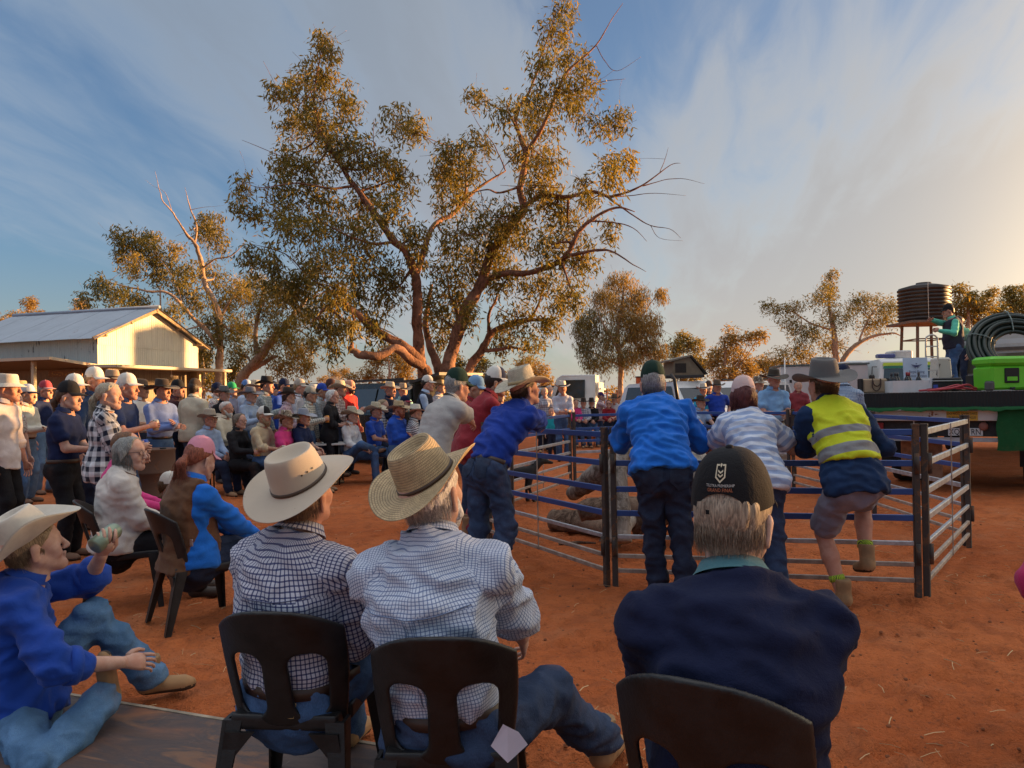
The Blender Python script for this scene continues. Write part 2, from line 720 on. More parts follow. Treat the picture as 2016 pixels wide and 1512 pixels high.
def denim(col=(.045, .085, .17), fade=.5):
    def f(g, b):
        co = obj_co(g)
        n = g.noise(co, 5.0, 4, .65)
        tw = g.noise(g.scale(co, (1, 1, .35)), 420.0, 2, .5)
        c = g.mix(g.mapr(n, .35, .72, 0, fade), col, tuple(min(q * 2.0 + .03, 1) for q in col))
        c = g.mix(g.mapr(tw, .35, .65, 0, .35), c, tuple(q * .45 for q in col))
        dust = g.noise(co, 3.0, 5, .6)
        c = g.mix(g.mapr(dust, .55, .85, 0, .35), c, (.28, .14, .08))
        g.set(b.inputs['Base Color'], c)
        b.inputs['Roughness'].default_value = .85
        b.inputs['Specular IOR Level'].default_value = .2
        h = g.math('ADD', g.noise(co, 26.0, 4, .6, .8), g.math('MULTIPLY', tw, .3))
        g.set(b.inputs['Normal'], g.bump(h, .6, .008))
    return material(('denim', tuple(col), fade), f)


def skin(col):
    def f(g, b):
        co = obj_co(g)
        n = g.noise(co, 24.0, 4, .6)
        c = g.mix(g.mapr(n, .35, .7), tuple(q * f_ for q, f_ in zip(col, (.92, .82, .78))), tuple(min(q * 1.06, 1) for q in col))
        c = g.mix(g.mapr(g.noise(co, 9.0, 2, .5), .5, .75, 0, .35), c, (col[0] * .95, col[1] * .62, col[2] * .55))
        g.set(b.inputs['Base Color'], c)
        b.inputs['Roughness'].default_value = .68
        b.inputs['Subsurface Weight'].default_value = .12
        b.inputs['Subsurface Radius'].default_value = (.012, .005, .003)
        b.inputs['Specular IOR Level'].default_value = .35
        g.set(b.inputs['Normal'], g.bump(g.noise(co, 240.0, 3, .6), .25, .003))
    return material(('skin', tuple(col)), f)


def hair_mat(col):
    def f(g, b):
        co = obj_co(g)
        s = g.noise(g.scale(co, (1, 1, .12)), 260.0, 3, .6, .4)
        c = g.mix(g.mapr(s, .3, .7), tuple(q * .45 for q in col), tuple(min(q * 1.35, .9) for q in col))
        g.set(b.inputs['Base Color'], c)
        b.inputs['Roughness'].default_value = .5
        b.inputs['Specular IOR Level'].default_value = .35
        g.set(b.inputs['Normal'], g.bump(s, .7, .006))
    return material(('hair', tuple(col)), f)


def felt(col, stain=.25):
    def f(g, b):
        co = obj_co(g)
        n = g.noise(co, 14.0, 5, .65)
        c = g.mix(g.mapr(n, .35, .75, 0, stain), col, tuple(q * .55 for q in col))
        sp = g.noise(co, 60.0, 2, .5)
        c = g.mix(g.mapr(sp, .74, .80, 0, .4), c, tuple(q * .3 for q in col))
        g.set(b.inputs['Base Color'], c)
        b.inputs['Roughness'].default_value = .8
        b.inputs['Specular IOR Level'].default_value = .2
        b.inputs['Sheen Weight'].default_value = .12
        g.set(b.inputs['Normal'], g.bump(g.noise(co, 420.0, 3, .6), .3, .002))
    return material(('felt', tuple(col), stain), f)


def straw(col, ridge=.0085, open_weave=True):
    """plaited straw: sewn rounds follow the hat's profile (UV.y in metres), plaits run round it (UV.x)"""
    def f(g, b):
        co = obj_co(g)
        u, v, _ = g.sep(uv_co(g))
        vv = g.math('DIVIDE', g.math('ADD', v, g.math('MULTIPLY', g.noise(co, 30.0, 2), .0012)), ridge)
        fr = g.math('FRACT', vv)
        d = g.math('ABSOLUTE', g.math('SUBTRACT', fr, .5))
        groove = g.mapr(d, .34, .5)
        row = g.math('FLOOR', vv)
        ph = g.math('FRACT', g.math('ADD', g.math('MULTIPLY', u, 95.0), g.math('MULTIPLY', row, .5)))
        pl = g.mapr(g.math('ABSOLUTE', g.math('SUBTRACT', ph, .5)), .15, .45)
        n = g.noise(co, 40.0, 4, .6)
        c = g.mix(g.mapr(n, .3, .7), tuple(q * .8 for q in col), tuple(min(q * 1.15, .9) for q in col))
        c = g.mix(g.math('MULTIPLY', groove, .75), c, tuple(q * .32 for q in col))
        c = g.mix(g.math('MULTIPLY', pl, .28), c, tuple(q * .4 for q in col))
        g.set(b.inputs['Base Color'], c)
        b.inputs['Roughness'].default_value = .6
        b.inputs['Specular IOR Level'].default_value = .3
        h = g.math('SUBTRACT', 1.0, g.math('ADD', groove, g.math('MULTIPLY', pl, .45)))
        g.set(b.inputs['Normal'], g.bump(h, .8, .003))
    return material(('straw', tuple(col), ridge), f)


def painted(name, col, wear=.3, under=(.20, .09, .05), rough=.5, scale=6.0, metal=0.0):
    """paint worn through to rust or primer in patches"""
    def f(g, b):
        co = obj_co(g)
        n = g.noise(co, scale, 6, .7, .3)
        m = g.mapr(n, .72 - wear * .35, .76 - wear * .35)
        c1 = g.mix(g.noise(co, 2.3, 3), tuple(q * .85 for q in col), tuple(min(q * 1.08, .9) for q in col))
        c2 = g.mix(g.noise(co, 25.0, 3), tuple(q * .6 for q in under), tuple(q * 1.5 for q in under))
        g.set(b.inputs['Base Color'], g.mix(m, c1, c2))
        g.set(b.inputs['Roughness'], g.mix(m, (rough,) * 3, (.9,) * 3))
        b.inputs['Metallic'].default_value = metal
        g.set(b.inputs['Normal'], g.bump(g.math('SUBTRACT', g.noise(co, 60.0, 3), g.math('MULTIPLY', m, .7)), .25, .004))
    return material(('painted', name, tuple(col), wear, tuple(under)), f)


def bark(name, c1, c2, scale=6.0):
    def f(g, b):
        co = obj_co(g)
        w = g.vmath('ADD', g.scale(co, (1, 1, .22)), g.vmath('SCALE', g.noise(co, 2.0, 3, .6, col=True), scale=.5))
        n = g.noise(w, scale * 2.2, 6, .7, .3)
        p = g.noise(co, 1.3, 4, .6)
        c = g.mix(g.mapr(n, .35, .65), c1, c2)
        c = g.mix(g.mapr(p, .45, .65, 0, .6), c, tuple(min(q * 1.45 + .03, .7) for q in c2))
        g.set(b.inputs['Base Color'], c)
        b.inputs['Roughness'].default_value = .9
        b.inputs['Specular IOR Level'].default_value = .15
        g.set(b.inputs['Normal'], g.bump(n, .9, .04))
    return material(('bark', name), f)


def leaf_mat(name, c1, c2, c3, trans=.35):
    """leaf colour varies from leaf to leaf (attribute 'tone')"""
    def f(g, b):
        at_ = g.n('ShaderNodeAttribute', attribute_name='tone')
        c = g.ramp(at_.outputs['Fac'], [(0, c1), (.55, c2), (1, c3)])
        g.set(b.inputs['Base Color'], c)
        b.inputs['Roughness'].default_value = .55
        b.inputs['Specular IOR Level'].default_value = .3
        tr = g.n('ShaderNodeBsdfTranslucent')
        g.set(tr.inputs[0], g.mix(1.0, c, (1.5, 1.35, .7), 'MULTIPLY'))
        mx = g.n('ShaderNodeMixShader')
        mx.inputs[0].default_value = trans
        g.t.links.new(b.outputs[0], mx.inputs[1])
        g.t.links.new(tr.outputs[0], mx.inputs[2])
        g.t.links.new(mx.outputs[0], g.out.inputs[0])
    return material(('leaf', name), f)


def glass_mat(col=(.02, .03, .035)):
    return plain('window_glass', col, .08, 0, .05, spec=.7)


BLACKPL = plain('black_plastic', (.014, .013, .013), .42, 0, .3, 14, .15, 90)
RUBBER = plain('rubber', (.02, .02, .02), .85)
DARKM = plain('dark_steel', (.05, .05, .052), .55, .6)
CHROME = plain('bare_metal', (.55, .55, .56), .3, .9)
WHITEP = painted('white', (.62, .63, .62), .15)
STEELR = painted('post_steel', (.055, .042, .035), .55, (.13, .065, .035), .7, 9)
BLUEP = painted('blue_rail', (.018, .070, .26), .22, (.16, .10, .08), .42, 12)
GALV = plain('galvanised', (.42, .44, .47), .42, .55, .22, 16, .2, 40)
GALVD = plain('dusty_galvanised', (.36, .29, .24), .62, .25, .3, 12, .2, 40)


# ---------------------------------------------------------------- people: templates
def V3(*a):
    return np.array(a, float)


def unit(v):
    v = np.array(v, float)
    return v / max(np.linalg.norm(v), 1e-9)


def head_template(vox):
    P = []
    A = P.append
    A(Prim((0, -.040, .040), (0, .012, .042), .079, .079, 1.07, (1, 0, 0), .03))
    A(Prim((0, .030, .01), (0, .042, -.070), .060, .040, 1.0, None, .03))
    for s in (-1, 1):
        A(Prim((s * .052, -.005, -.045), (s * .014, .062, -.094), .022, .020, 1, None, .03))
        A(Prim((s * .040, .055, -.022), (s * .034, .062, -.040), .026, .022, 1, None, .02))
        A(Prim((s * .012, .086, .031), (s * .046, .066, .030), .0095, .009, 1, None, .012))
        A(Prim((s * .010, .102, -.033), (s * .012, .096, -.034), .0085, .0075, 1, None, .006))
    A(Prim((0, .088, .020), (0, .112, -.028), .0085, .0120, 1, None, .010))
    A(Prim((0, .076, -.100), (0, .074, -.102), .018, .018, 1, None, .02))
    for s in (-1, 1):
        A(Prim((s * .031, .101, .010), (s * .036, .100, .010), .0125, .0125, 1, None, .012, sub=True))
    for s in (-1, 1):
        A(Prim((s * .032, .0765, .009), (s * .032, .0765, .009), .0135, .0135, 1, None, .002))
        A(Prim((s * .0800, -.012, .010), (s * .0785, -.020, -.032), .021, .014, 2.0, (1, .35, 0), .006))
    A(Prim((-.017, .0905, -.057), (.017, .0905, -.057), .0055, .0055, 1, None, .006))
    A(Prim((0, .096, -.057), (0, .096, -.057), .007, .007, 1, None, .008))
    A(Prim((-.014, .0895, -.068), (.014, .0895, -.068), .006, .006, 1, None, .006))
    A(Prim((0, -.030, -.05), (0, -.040, -.150), .054, .056, 1, None, .03))
    V, F = sdf_mesh(P, vox, cuts=[((0, 0, -.145), (0, 0, -1))])
    c = V[F].mean(1)
    mid = np.zeros(len(F), int)
    for s in (-1, 1):
        d = np.linalg.norm(c - (s * .032, .0765, .009), axis=1)
        mid[(d < .0152 + vox * .1) & (c[:, 1] > .080)] = 1
        di = np.linalg.norm(c - (s * .032, .0895, .009), axis=1)
        mid[(di < .0075 + vox * .3)] = 2
        br = (abs(c[:, 0] - s * .032) < .021) & (c[:, 1] > .055) & (abs(c[:, 2] - .034 + (abs(c[:, 0]) - .03) * .15) < .0042 + vox * .25)
        mid[br] = 4
    lip = (abs(c[:, 0]) < .020) & (c[:, 1] > .086) & (c[:, 2] > -.074) & (c[:, 2] < -.051)
    mid[lip] = 3
    return V, F, mid


HEADS = [head_template(v) for v in (.0050, .0080, .0125)]


def hand_template(curl, thumb):
    """right hand, wrist at the origin, fingers along +Y, palm down, thumb towards -X"""
    v, f = [], []

    def ringtube(rings, n=8):
        b = len(v)
        for (c, ax, bx, rx, rz) in rings:
            for j in range(n):
                t = 2 * math.pi * j / n
                v.append(tuple(np.array(c) + np.array(ax) * math.cos(t) * rx + np.array(bx) * math.sin(t) * rz))
        for i in range(len(rings) - 1):
            for j in range(n):
                k = (j + 1) % n
                f.append((b + i * n + j, b + i * n + k, b + i * n + n + k, b + i * n + n + j))
        for o, rev in ((b, True), (b + (len(rings) - 1) * n, False)):
            q = [o + j for j in range(n)]
            if rev:
                q.reverse()
            for j in range(0, n - 2, 2):
                f.append((q[0], q[j + 1], q[j + 2], q[(j + 3) % n]) if j + 3 < n else (q[0], q[j + 1], q[j + 2], q[0]))
    X, Z = (1, 0, 0), (0, 0, 1)
    ringtube([((0, -.035, 0), X, Z, .026, .019), ((0, 0, 0), X, Z, .027, .018), ((-.002, .030, 0), X, Z, .037, .0165), ((0, .062, -.001), X, Z, .041, .0145), ((.001, .090, -.004), X, Z, .039, .0105)])

    def finger(base, dirx, lens, r, c):
        p = np.array(base, float)
        a = -.15
        rings = []
        for i, L in enumerate([0] + list(lens)):
            d = np.array((dirx * .9, math.cos(a), -math.sin(a)))
            d /= np.linalg.norm(d)
            p = p + d * L
            ax = np.array(X, float)
            bx = np.cross(d, ax)
            ax = np.cross(bx, d)
            rr = r * (1 - .09 * i)
            rings.append((p.copy(), ax, bx, rr, rr))
            if i < len(lens):
                a += c[i]
        d = np.array((dirx * .9, math.cos(a), -math.sin(a)))
        rings.append((p + d * .004, ax, bx, rr * .6, rr * .6))
        ringtube(rings, 6)
    c1, c2, c3 = curl
    for i, (x, L) in enumerate(((-.030, .92), (-.010, 1.04), (.011, .97), (.030, .76))):
        finger((x, .083, -.003), (x + .002) * 3, (.042 * L, .027 * L, .022 * L), .0092 if i < 3 else .0080, (c1 + .05 * i, c2, c3))
    if thumb == 'wrap':
        pts = [(-.030, .020, -.006), (-.050, .045, -.022), (-.046, .072, -.042), (-.030, .090, -.052)]
    else:
        pts = [(-.028, .018, -.004), (-.052, .044, -.014), (-.060, .074, -.020), (-.058, .098, -.024)]
    P = [np.array(p) for p in pts]
    rings = []
    for i, p in enumerate(P):
        d = unit(P[min(i + 1, 3)] - P[max(i - 1, 0)])
        ax = unit(np.cross(d, (0, 0, 1)))
        bx = np.cross(d, ax)
        rr = (.0150, .0118, .0104, .0080)[i]
        rings.append((p, ax, bx, rr, rr))
    ringtube(rings, 6)
    return np.array(v), np.array(f)


HANDS = {'relax': hand_template((.35, .45, .3), 'open'), 'grip': hand_template((.75, .95, .6), 'wrap'),
         'flat': hand_template((.05, .12, .1), 'open'), 'fist': hand_template((1.3, 1.4, .9), 'wrap')}


def boot_template(high=True):
    P = [Prim((0, -.030, .05), (0, .125, .034), .043, .040, 1, None, .02), Prim((0, .15, .03), (0, .165, .028), .034, .03, 1, None, .02),
         Prim((0, -.02, .07), (0, -.012, .20 if high else .11), .046, .052 if high else .046, 1, None, .03)]
    V, F = sdf_mesh(P, .012, cuts=[((0, 0, 0), (0, 0, -1)), ((0, 0, .19 if high else .10), (0, 0, 1))])
    me = mesh(V, F, True, (V[F].mean(1)[:, 2] < .022).astype(int), 'boot')
    for _ in range(2):
        me.materials.append(None)
    return me


BOOT, SHOE = boot_template(True), boot_template(False)
SOLE = plain('boot_sole', (.05, .035, .025), .9)


def hair_template(style, vox, hatted=False):
    P = [Prim((0, -.040, .042), (0, .010, .044), .086, .086, 1.06, (1, 0, 0), .02)]
    cuts = []
    if style == 'short':
        P.append(Prim((0, -.065, .0), (0, -.06, -.055), .055, .045, 1, None, .02))
        cuts = [((0, .045, .075), (0, .62, -.78)), ((0, -.03, -.075), (0, .35, -.94))]
    elif style == 'nape':
        P.append(Prim((0, -.052, .0), (0, -.050, -.06), .058, .047, 1, None, .02))
        cuts = [((0, .005, .0), (0, .7, -.7)), ((0, -.05, -.050), (0, .25, -.97))]
    elif style == 'bob':
        for s in (-1, 1):
            P.append(Prim((s * .062, -.020, .02), (s * .072, -.012, -.088), .036, .030, 1, None, .03))
        P.append(Prim((0, -.075, .02), (0, -.080, -.085), .060, .052, 1, None, .03))
        P.append(Prim((-.03, .05, .085), (.03, .05, .085), .03, .03, 1, None, .02))
        cuts = [((0, .052, .058), (0, .80, -.60)), ((0, .040, 0), (0, 1, -.12)), ((0, 0, -.105), (0, .25, -.97))]
    elif style == 'pony':
        P.append(Prim((0, -.125, .012), (0, -.150, -.035), .022, .030, 1, None, .02))
        P.append(Prim((0, -.150, -.035), (0, -.140, -.150), .030, .016, 1, None, .03))
        cuts = [((0, .045, .075), (0, .62, -.78)), ((0, -.03, -.070), (0, .35, -.94))]
    elif style == 'long':
        for s in (-1, 1):
            P.append(Prim((s * .060, -.025, .02), (s * .078, -.030, -.16), .036, .030, 1, None, .03))
        P.append(Prim((0, -.075, .02), (0, -.090, -.24), .062, .042, 1.2, (0, 1, 0), .03))
        cuts = [((0, .050, .070), (0, .75, -.66)), ((0, .020, 0), (0, 1, -.15))]
    elif style == 'beard':
        P = [Prim((0, .030, -.055), (0, .048, -.085), .056, .046, 1, None, .02), Prim((0, .060, -.09), (0, .066, -.130), .038, .020, 1, None, .02)]
        for s in (-1, 1):
            P.append(Prim((s * .064, .0, -.01), (s * .045, .035, -.07), .016, .022, 1, None, .02))
        cuts = [((0, .07, -.048), (0, .55, .84)), ((0, -.015, 0), (0, -1, 0))]
    if hatted and style != 'beard':
        cuts = cuts + [((0, -.10, .026), (0, -.30, .95))]
    if style == 'pony':
        V, F = sdf_mesh(P[1:], vox, cuts=[])
        V2, F2 = sdf_mesh(P[:1] + [Prim((0, -.065, .0), (0, -.06, -.050), .055, .045, 1, None, .02)], vox, cuts=cuts)
        F = np.concatenate([F, F2 + len(V)])
        V = np.concatenate([V, V2])
    else:
        V, F = sdf_mesh(P, vox, cuts=cuts)
    N = vnormals(V, F)
    V = V + N * (pnoise(V * (70, 70, 18)) * .006 + pnoise(V * (25, 25, 12)) * .006)[:, None]
    return V, F


_HAIR = {}


def hair_strands(style, n, rng, hatted=False):
    """fine locks laid over the hair so that its edge is not smooth"""
    mb = MB()
    for i in range(n):
        if style == 'pony':
            a = rng.uniform(-1, 1)
            st = V3(a * .016, -.122, .02 + rng.uniform(-.01, .012))
            sp = rng.normal(0, .028)
            mid_ = V3(a * .024 + sp * .5, -.160 + rng.normal(0, .010), -.045)
            L = rng.uniform(.11, .19)
            en = V3(a * .030 + sp * 1.25, -.138 + rng.normal(0, .016), -.03 - L)
        else:
            t = rng.uniform(-2.4, 2.4)
            r0 = V3(math.sin(t) * .078, -.03 - math.cos(t) * .088, .0)
            st = r0 * .75 + V3(0, 0, .085) if not hatted else r0 * .97 + V3(0, 0, .022)
            mid_ = r0 * (1.01 if style in ('nape', 'short') else 1.10) + V3(0, 0, .0 + rng.normal(0, .01))
            low = {'bob': -.105, 'long': -.24, 'nape': -.052, 'short': -.05}[style]
            if style in ('nape', 'short') and abs(t) > 1.5:
                low *= .35
            en = r0 * (.86 if style in ('nape', 'short') else 1.12) + V3(rng.normal(0, .006), rng.normal(0, .006), low + rng.normal(0, .012))
        q = smooth_path([st, st * .4 + mid_ * .6, mid_, mid_ * .4 + en * .6, en], None, 2)
        w = rng.uniform(.0012, .0026) if style in ('pony', 'bob', 'long') else rng.uniform(.0006, .0012)
        mb.tube(q, [w * (1 - .75 * k / (len(q) - 1)) for k in range(len(q))], 3, cap=False)
    return mb


def hair_mesh(style, lod, hatted=False):
    k = (style, lod, hatted)
    if k not in _HAIR:
        V, F = hair_template(style, (.006, .009, .014)[lod], hatted)
        if lod == 0 and style in ('pony', 'bob', 'nape', 'long', 'short'):
            mb = hair_strands(style, 700 if style == 'nape' else 420, RNG, hatted)
            v2 = np.array([tuple(p) for p in mb.v])
            f2 = np.array(mb.f)
            F = np.concatenate([F, f2 + len(V)])
            V = np.concatenate([V, v2])
        me = mesh(V, F, True, None, 'hair')
        me.materials.append(None)
        _HAIR[k] = me
    return _HAIR[k]


# ------------------------------------------------- hats
def hat_geo(crown_h=.115, brim=.085, curl=.05, dip=.012, dent=.035, taper=.16, pinch=.28, a=.083, b=.103, n=56, slope=.012, flare=1.0, curlpow=1.6, rimr=.7):
    rows = []       # (kind, value)
    rows += [('u', t) for t in (0, .35, .7, .93)] + [('e', 1.0)] + [('t', t) for t in (.97, .8, .6, .4, .2, 0)]
    rows += [('c', s) for s in (.06, .2, .4, .6, .78, .9, .97)] + [('d', q) for q in (.97, .86, .72, .55, .35, .15, .01)]
    V, UV = [], []
    for (k, val) in rows:
        for i in range(n):
            t = 2 * math.pi * i / n
            sx, cy_ = math.sin(t), math.cos(t)
            ex, ey = a * sx, b * cy_
            nx, ny = unit((sx / a, cy_ / b))
            if k in 'uet':
                w = brim * (1 + .10 * abs(cy_)) * val
                z = curl * (val ** curlpow) * abs(sx) ** 2.2 - dip * val * cy_ * cy_ - .004 * val
                if k == 'u':
                    z -= .0035
                p = (ex + nx * w, ey + ny * w, z)
            else:
                s = val if k == 'c' else 1.0
                f = 1 - taper * s
                if k == 'c' and val > .85:
                    f *= 1 - .06 * (val - .85) / .12
                if k == 'd':
                    f *= .94 * val
                x, y = ex * f, ey * f
                pf = max(0.0, cy_) ** 1.5
                x *= 1 - pinch * pf * s
                z = crown_h * s + slope * s * (-cy_) * .5
                if k == 'c' and val > .9:
                    z = crown_h * (.94 + .06 * (val - .9) / .07) + slope * (-cy_) * .5
                if k == 'd':
                    q = 1 - min(1.0, val / rimr) ** 2
                    z = crown_h * 1.0 + slope * (-cy_) * .5 * val - dent * max(0, q) * (1.0 + .25 * cy_ * val)
                    if val > rimr:
                        z += .004 * math.sin((val - rimr) / (1 - rimr) * math.pi)
                p = (x, y, z)
            V.append(p)
    V = np.array(V)
    nr = len(rows)
    L = np.zeros(nr)
    for r in range(1, nr):
        L[r] = L[r - 1] + np.linalg.norm(V[r * n + n // 8] - V[(r - 1) * n + n // 8])
    F, UVf = [], []
    for r in range(nr - 1):
        for i in range(n):
            j = (i + 1) % n
            F.append((r * n + i, r * n + j, (r + 1) * n + j, (r + 1) * n + i))
            UVf += [(i / n, L[r]), ((i + 1) / n, L[r]), ((i + 1) / n, L[r + 1]), (i / n, L[r + 1])]
    return V, np.array(F)[:, ::-1], np.array(UVf).reshape(-1, 4, 2)[:, ::-1].reshape(-1, 2)


def band_geo(h0, h1, a=.083, b=.103, taper=.16, pinch=.28, crown_h=.115, n=56, out=.0025):
    V = []
    for z, o in ((h0, 0), (h0, out), (h1, out), (h1, 0)):
        s = z / crown_h
        for i in range(n):
            t = 2 * math.pi * i / n
            f = 1 - taper * s
            x, y = a * math.sin(t) * f, b * math.cos(t) * f
            x *= 1 - pinch * max(0.0, math.cos(t)) ** 1.5 * s
            q = unit((math.sin(t) / a, math.cos(t) / b))
            V.append((x + q[0] * o, y + q[1] * o, z))
    F = [(r * n + i, r * n + n + i, r * n + n + (i + 1) % n, r * n + (i + 1) % n) for r in range(3) for i in range(n)]
    return np.array(V), np.array(F)


HATP = {
    'felt': dict(crown_h=.115, brim=.085, curl=.048, dip=.012, dent=.035),
    'akubra': dict(crown_h=.102, brim=.084, curl=.024, dip=.020, dent=.030, taper=.13, pinch=.16, slope=.02, curlpow=2.2, rimr=.86, n=80),
    'rancher': dict(crown_h=.106, brim=.080, curl=.048, dip=.016, dent=.042, taper=.17, pinch=.22, slope=.0, curlpow=1.5, rimr=.88, n=80),
    'cattleman': dict(crown_h=.118, brim=.105, curl=.095, dip=.020, dent=.045, taper=.18, pinch=.30, n=80, curlpow=1.4),
    'cowboy': dict(crown_h=.120, brim=.100, curl=.070, dip=.020, dent=.045, pinch=.34),
    'widefelt': dict(crown_h=.105, brim=.115, curl=.030, dip=.030, dent=.03, pinch=.2),
    'panama': dict(crown_h=.105, brim=.070, curl=.012, dip=.015, dent=.03),
    'bucket': dict(crown_h=.090, brim=.060, curl=-.035, dip=.035, dent=-.004, taper=.10, pinch=.0),
    'slouch': dict(crown_h=.110, brim=.090, curl=.040, dip=.026, dent=.038, taper=.14, pinch=.30, slope=-.02, n=72),
}
_HATM = {}


def hat_mesh(kind):
    if kind not in _HATM:
        hp = HATP[kind]
        V, F, UV = hat_geo(**hp)
        me = mesh(V, F, True, None, 'hat')
        set_uv(me, UV)
        me.materials.append(None)
        bp = {k: hp[k] for k in ('crown_h', 'taper', 'pinch', 'a', 'b', 'n') if k in hp}
        V, F = band_geo(.002, .024 if kind not in ('akubra', 'rancher') else .012, **bp)
        bm_ = mesh(V, F, True, None, 'hat_band')
        bm_.materials.append(None)
        _HATM[kind] = (me, bm_)
    return _HATM[kind]


def cap_point(t, s, a=.083, b=.103, h=.118):
    """dome of a cap: t round the head (0 = front), s from rim (0) to button (1)"""
    ph = s * math.pi / 2
    f = math.cos(ph) ** .72 if s < 1 else 0.0
    z = h * math.sin(ph) ** 1.05
    seam = 1 - .012 * (abs(math.cos(3 * t)) ** 14) * math.cos(ph)
    return V3(a * math.sin(t) * f * seam, b * math.cos(t) * f * seam, z)


def cap_geo(open_back=True, n=60, m=14):
    V, F, M = [], [], []
    for k in range(m + 1):
        for i in range(n):
            t = 2 * math.pi * i / n
            db = abs(math.atan2(math.sin(t - math.pi), math.cos(t - math.pi)))
            s0 = .25 * math.sqrt(1 - (db / .62) ** 2) if open_back and db < .62 else 0
            V.append(cap_point(t, s0 + (1 - s0) * k / m))
    for k in range(m):
        for i in range(n):
            t = 2 * math.pi * (i + .5) / n
            j = (i + 1) % n
            F.append((k * n + i, k * n + n + i, k * n + n + j, k * n + j))
            front = abs(math.atan2(math.sin(t), math.cos(t))) < 1.06
            M.append(0 if front else 2)
    # inner lining so the shell has thickness at the opening
    b0 = len(V)
    V += [tuple(np.array(p) * (.965, .965, .975)) for p in V[:b0]]
    F2 = [tuple(reversed([q + b0 for q in f])) for f in F]
    F += F2
    M += M[:len(F2)]
    if open_back:                                   # strap across the opening
        b0 = len(V)
        for k in range(17):
            t = math.pi - .68 + 1.36 * k / 16
            for s, o in ((.0, 1.012), (.055, 1.012)):
                p = cap_point(t, s)
                V.append((p[0] * o, p[1] * o, p[2]))
        for k in range(16):
            F.append((b0 + 2 * k, b0 + 2 * k + 1, b0 + 2 * k + 3, b0 + 2 * k + 2))
            M.append(2)
    # visor
    b0 = len(V)
    nv, mv = 20, 6
    for lay in (0, 1):
        for k in range(mv + 1):
            q = k / mv
            for i in range(nv + 1):
                t = -1.18 + 2.36 * i / nv
                base = cap_point(t, .0)
                w = .075 * math.cos(t * 1.05) ** .7 * q if abs(t) < 1.45 else 0
                x = base[0] * (1 + .02 * q)
                y = base[1] + w
                z = .004 - .020 * q * (.2 + .8 * math.cos(t)) - .022 * (x / .083) ** 2 * q - lay * .003
                V.append((x, y, z))
    st = (mv + 1) * (nv + 1)
    for lay in (0, 1):
        for k in range(mv):
            for i in range(nv):
                q = b0 + lay * st + k * (nv + 1) + i
                f = (q, q + 1, q + nv + 2, q + nv + 1)
                F.append(f if not lay else f[::-1])
                M.append(1)
    for i in range(nv):
        q = b0 + mv * (nv + 1) + i
        F.append((q, q + 1, q + st + 1, q + st))
        M.append(1)
    # button
    b0 = len(V)
    for r, z in ((.009, .116), (.008, .122), (.004, .124)):
        for i in range(8):
            V.append((r * math.sin(i * math.pi / 4), r * math.cos(i * math.pi / 4), z))
    for k in range(2):
        for i in range(8):
            F.append((b0 + k * 8 + i, b0 + k * 8 + (i + 1) % 8, b0 + k * 8 + 8 + (i + 1) % 8, b0 + k * 8 + 8 + i))
            M.append(1)
    F.append((b0 + 16, b0 + 18, b0 + 20, b0 + 22))
    M.append(1)
    return np.array([tuple(p) for p in V]), np.array(F), M


def cap_mesh(open_back):
    k = 'cap%d' % open_back
    if k not in _HATM:
        V, F, M = cap_geo(open_back)
        me = mesh(V, F, True, M, 'cap')
        for _ in range(3):
            me.materials.append(None)
        _HATM[k] = me
    return _HATM[k]


def objmat(o, mats):
    for i, m in enumerate(mats):
        s = o.material_slots[i]
        s.link = 'OBJECT'
        s.material = m
    return o


def glasses_mesh(dark):
    k = ('glasses', dark)
    if k not in _HATM:
        mb = MB()
        for s in (-1, 1):
            c = V3(s * .032, .098, .008)
            ring = [c + V3(math.cos(t) * .020, -abs(s) * .0 - .004 * abs(math.cos(t)), math.sin(t) * .0155) for t in np.linspace(0, 2 * math.pi, 12, endpoint=False)]
            mb.tube(ring, .0016, 4, 0, closed=True)
            mb.add(ring, [tuple(range(12))], 1 if dark else 2)
            mb.tube([(s * .052, .092, .012), (s * .072, .06, .014), (s * .079, -.005, .012)], .0016, 4, 0)
        mb.tube([(-.013, .100, .010), (0, .104, .012), (.013, .100, .010)], .0016, 4, 0)
        me = mb.mesh(True)
        for _ in range(3):
            me.materials.append(None)
        _HATM[k] = me
    return _HATM[k]


# ---------------------------------------------------------------- people: builder
SKINS = {'fair': (.55, .35, .27), 'ruddy': (.52, .28, .20), 'tan': (.42, .25, .17), 'pale': (.60, .42, .34), 'brown': (.30, .16, .10), 'dark': (.12, .06, .04)}
EYEW, IRIS = plain('eye_white', (.55, .52, .48), .3), plain('iris', (.03, .025, .02), .2)


def ik(a, b, l1, l2, pole):
    a, b, pole = np.array(a, float), np.array(b, float), np.array(pole, float)
    d = b - a
    L = np.linalg.norm(d)
    if L > (l1 + l2) * .999:
        b = a + d / L * (l1 + l2) * .999
        d = b - a
        L = np.linalg.norm(d)
    L = max(L, abs(l1 - l2) + .01)
    x = (L * L + l1 * l1 - l2 * l2) / (2 * L)
    h = math.sqrt(max(l1 * l1 - x * x, 0))
    d = unit(d)
    p = pole - d * (pole @ d)
    return a + d * x + unit(p) * h, b


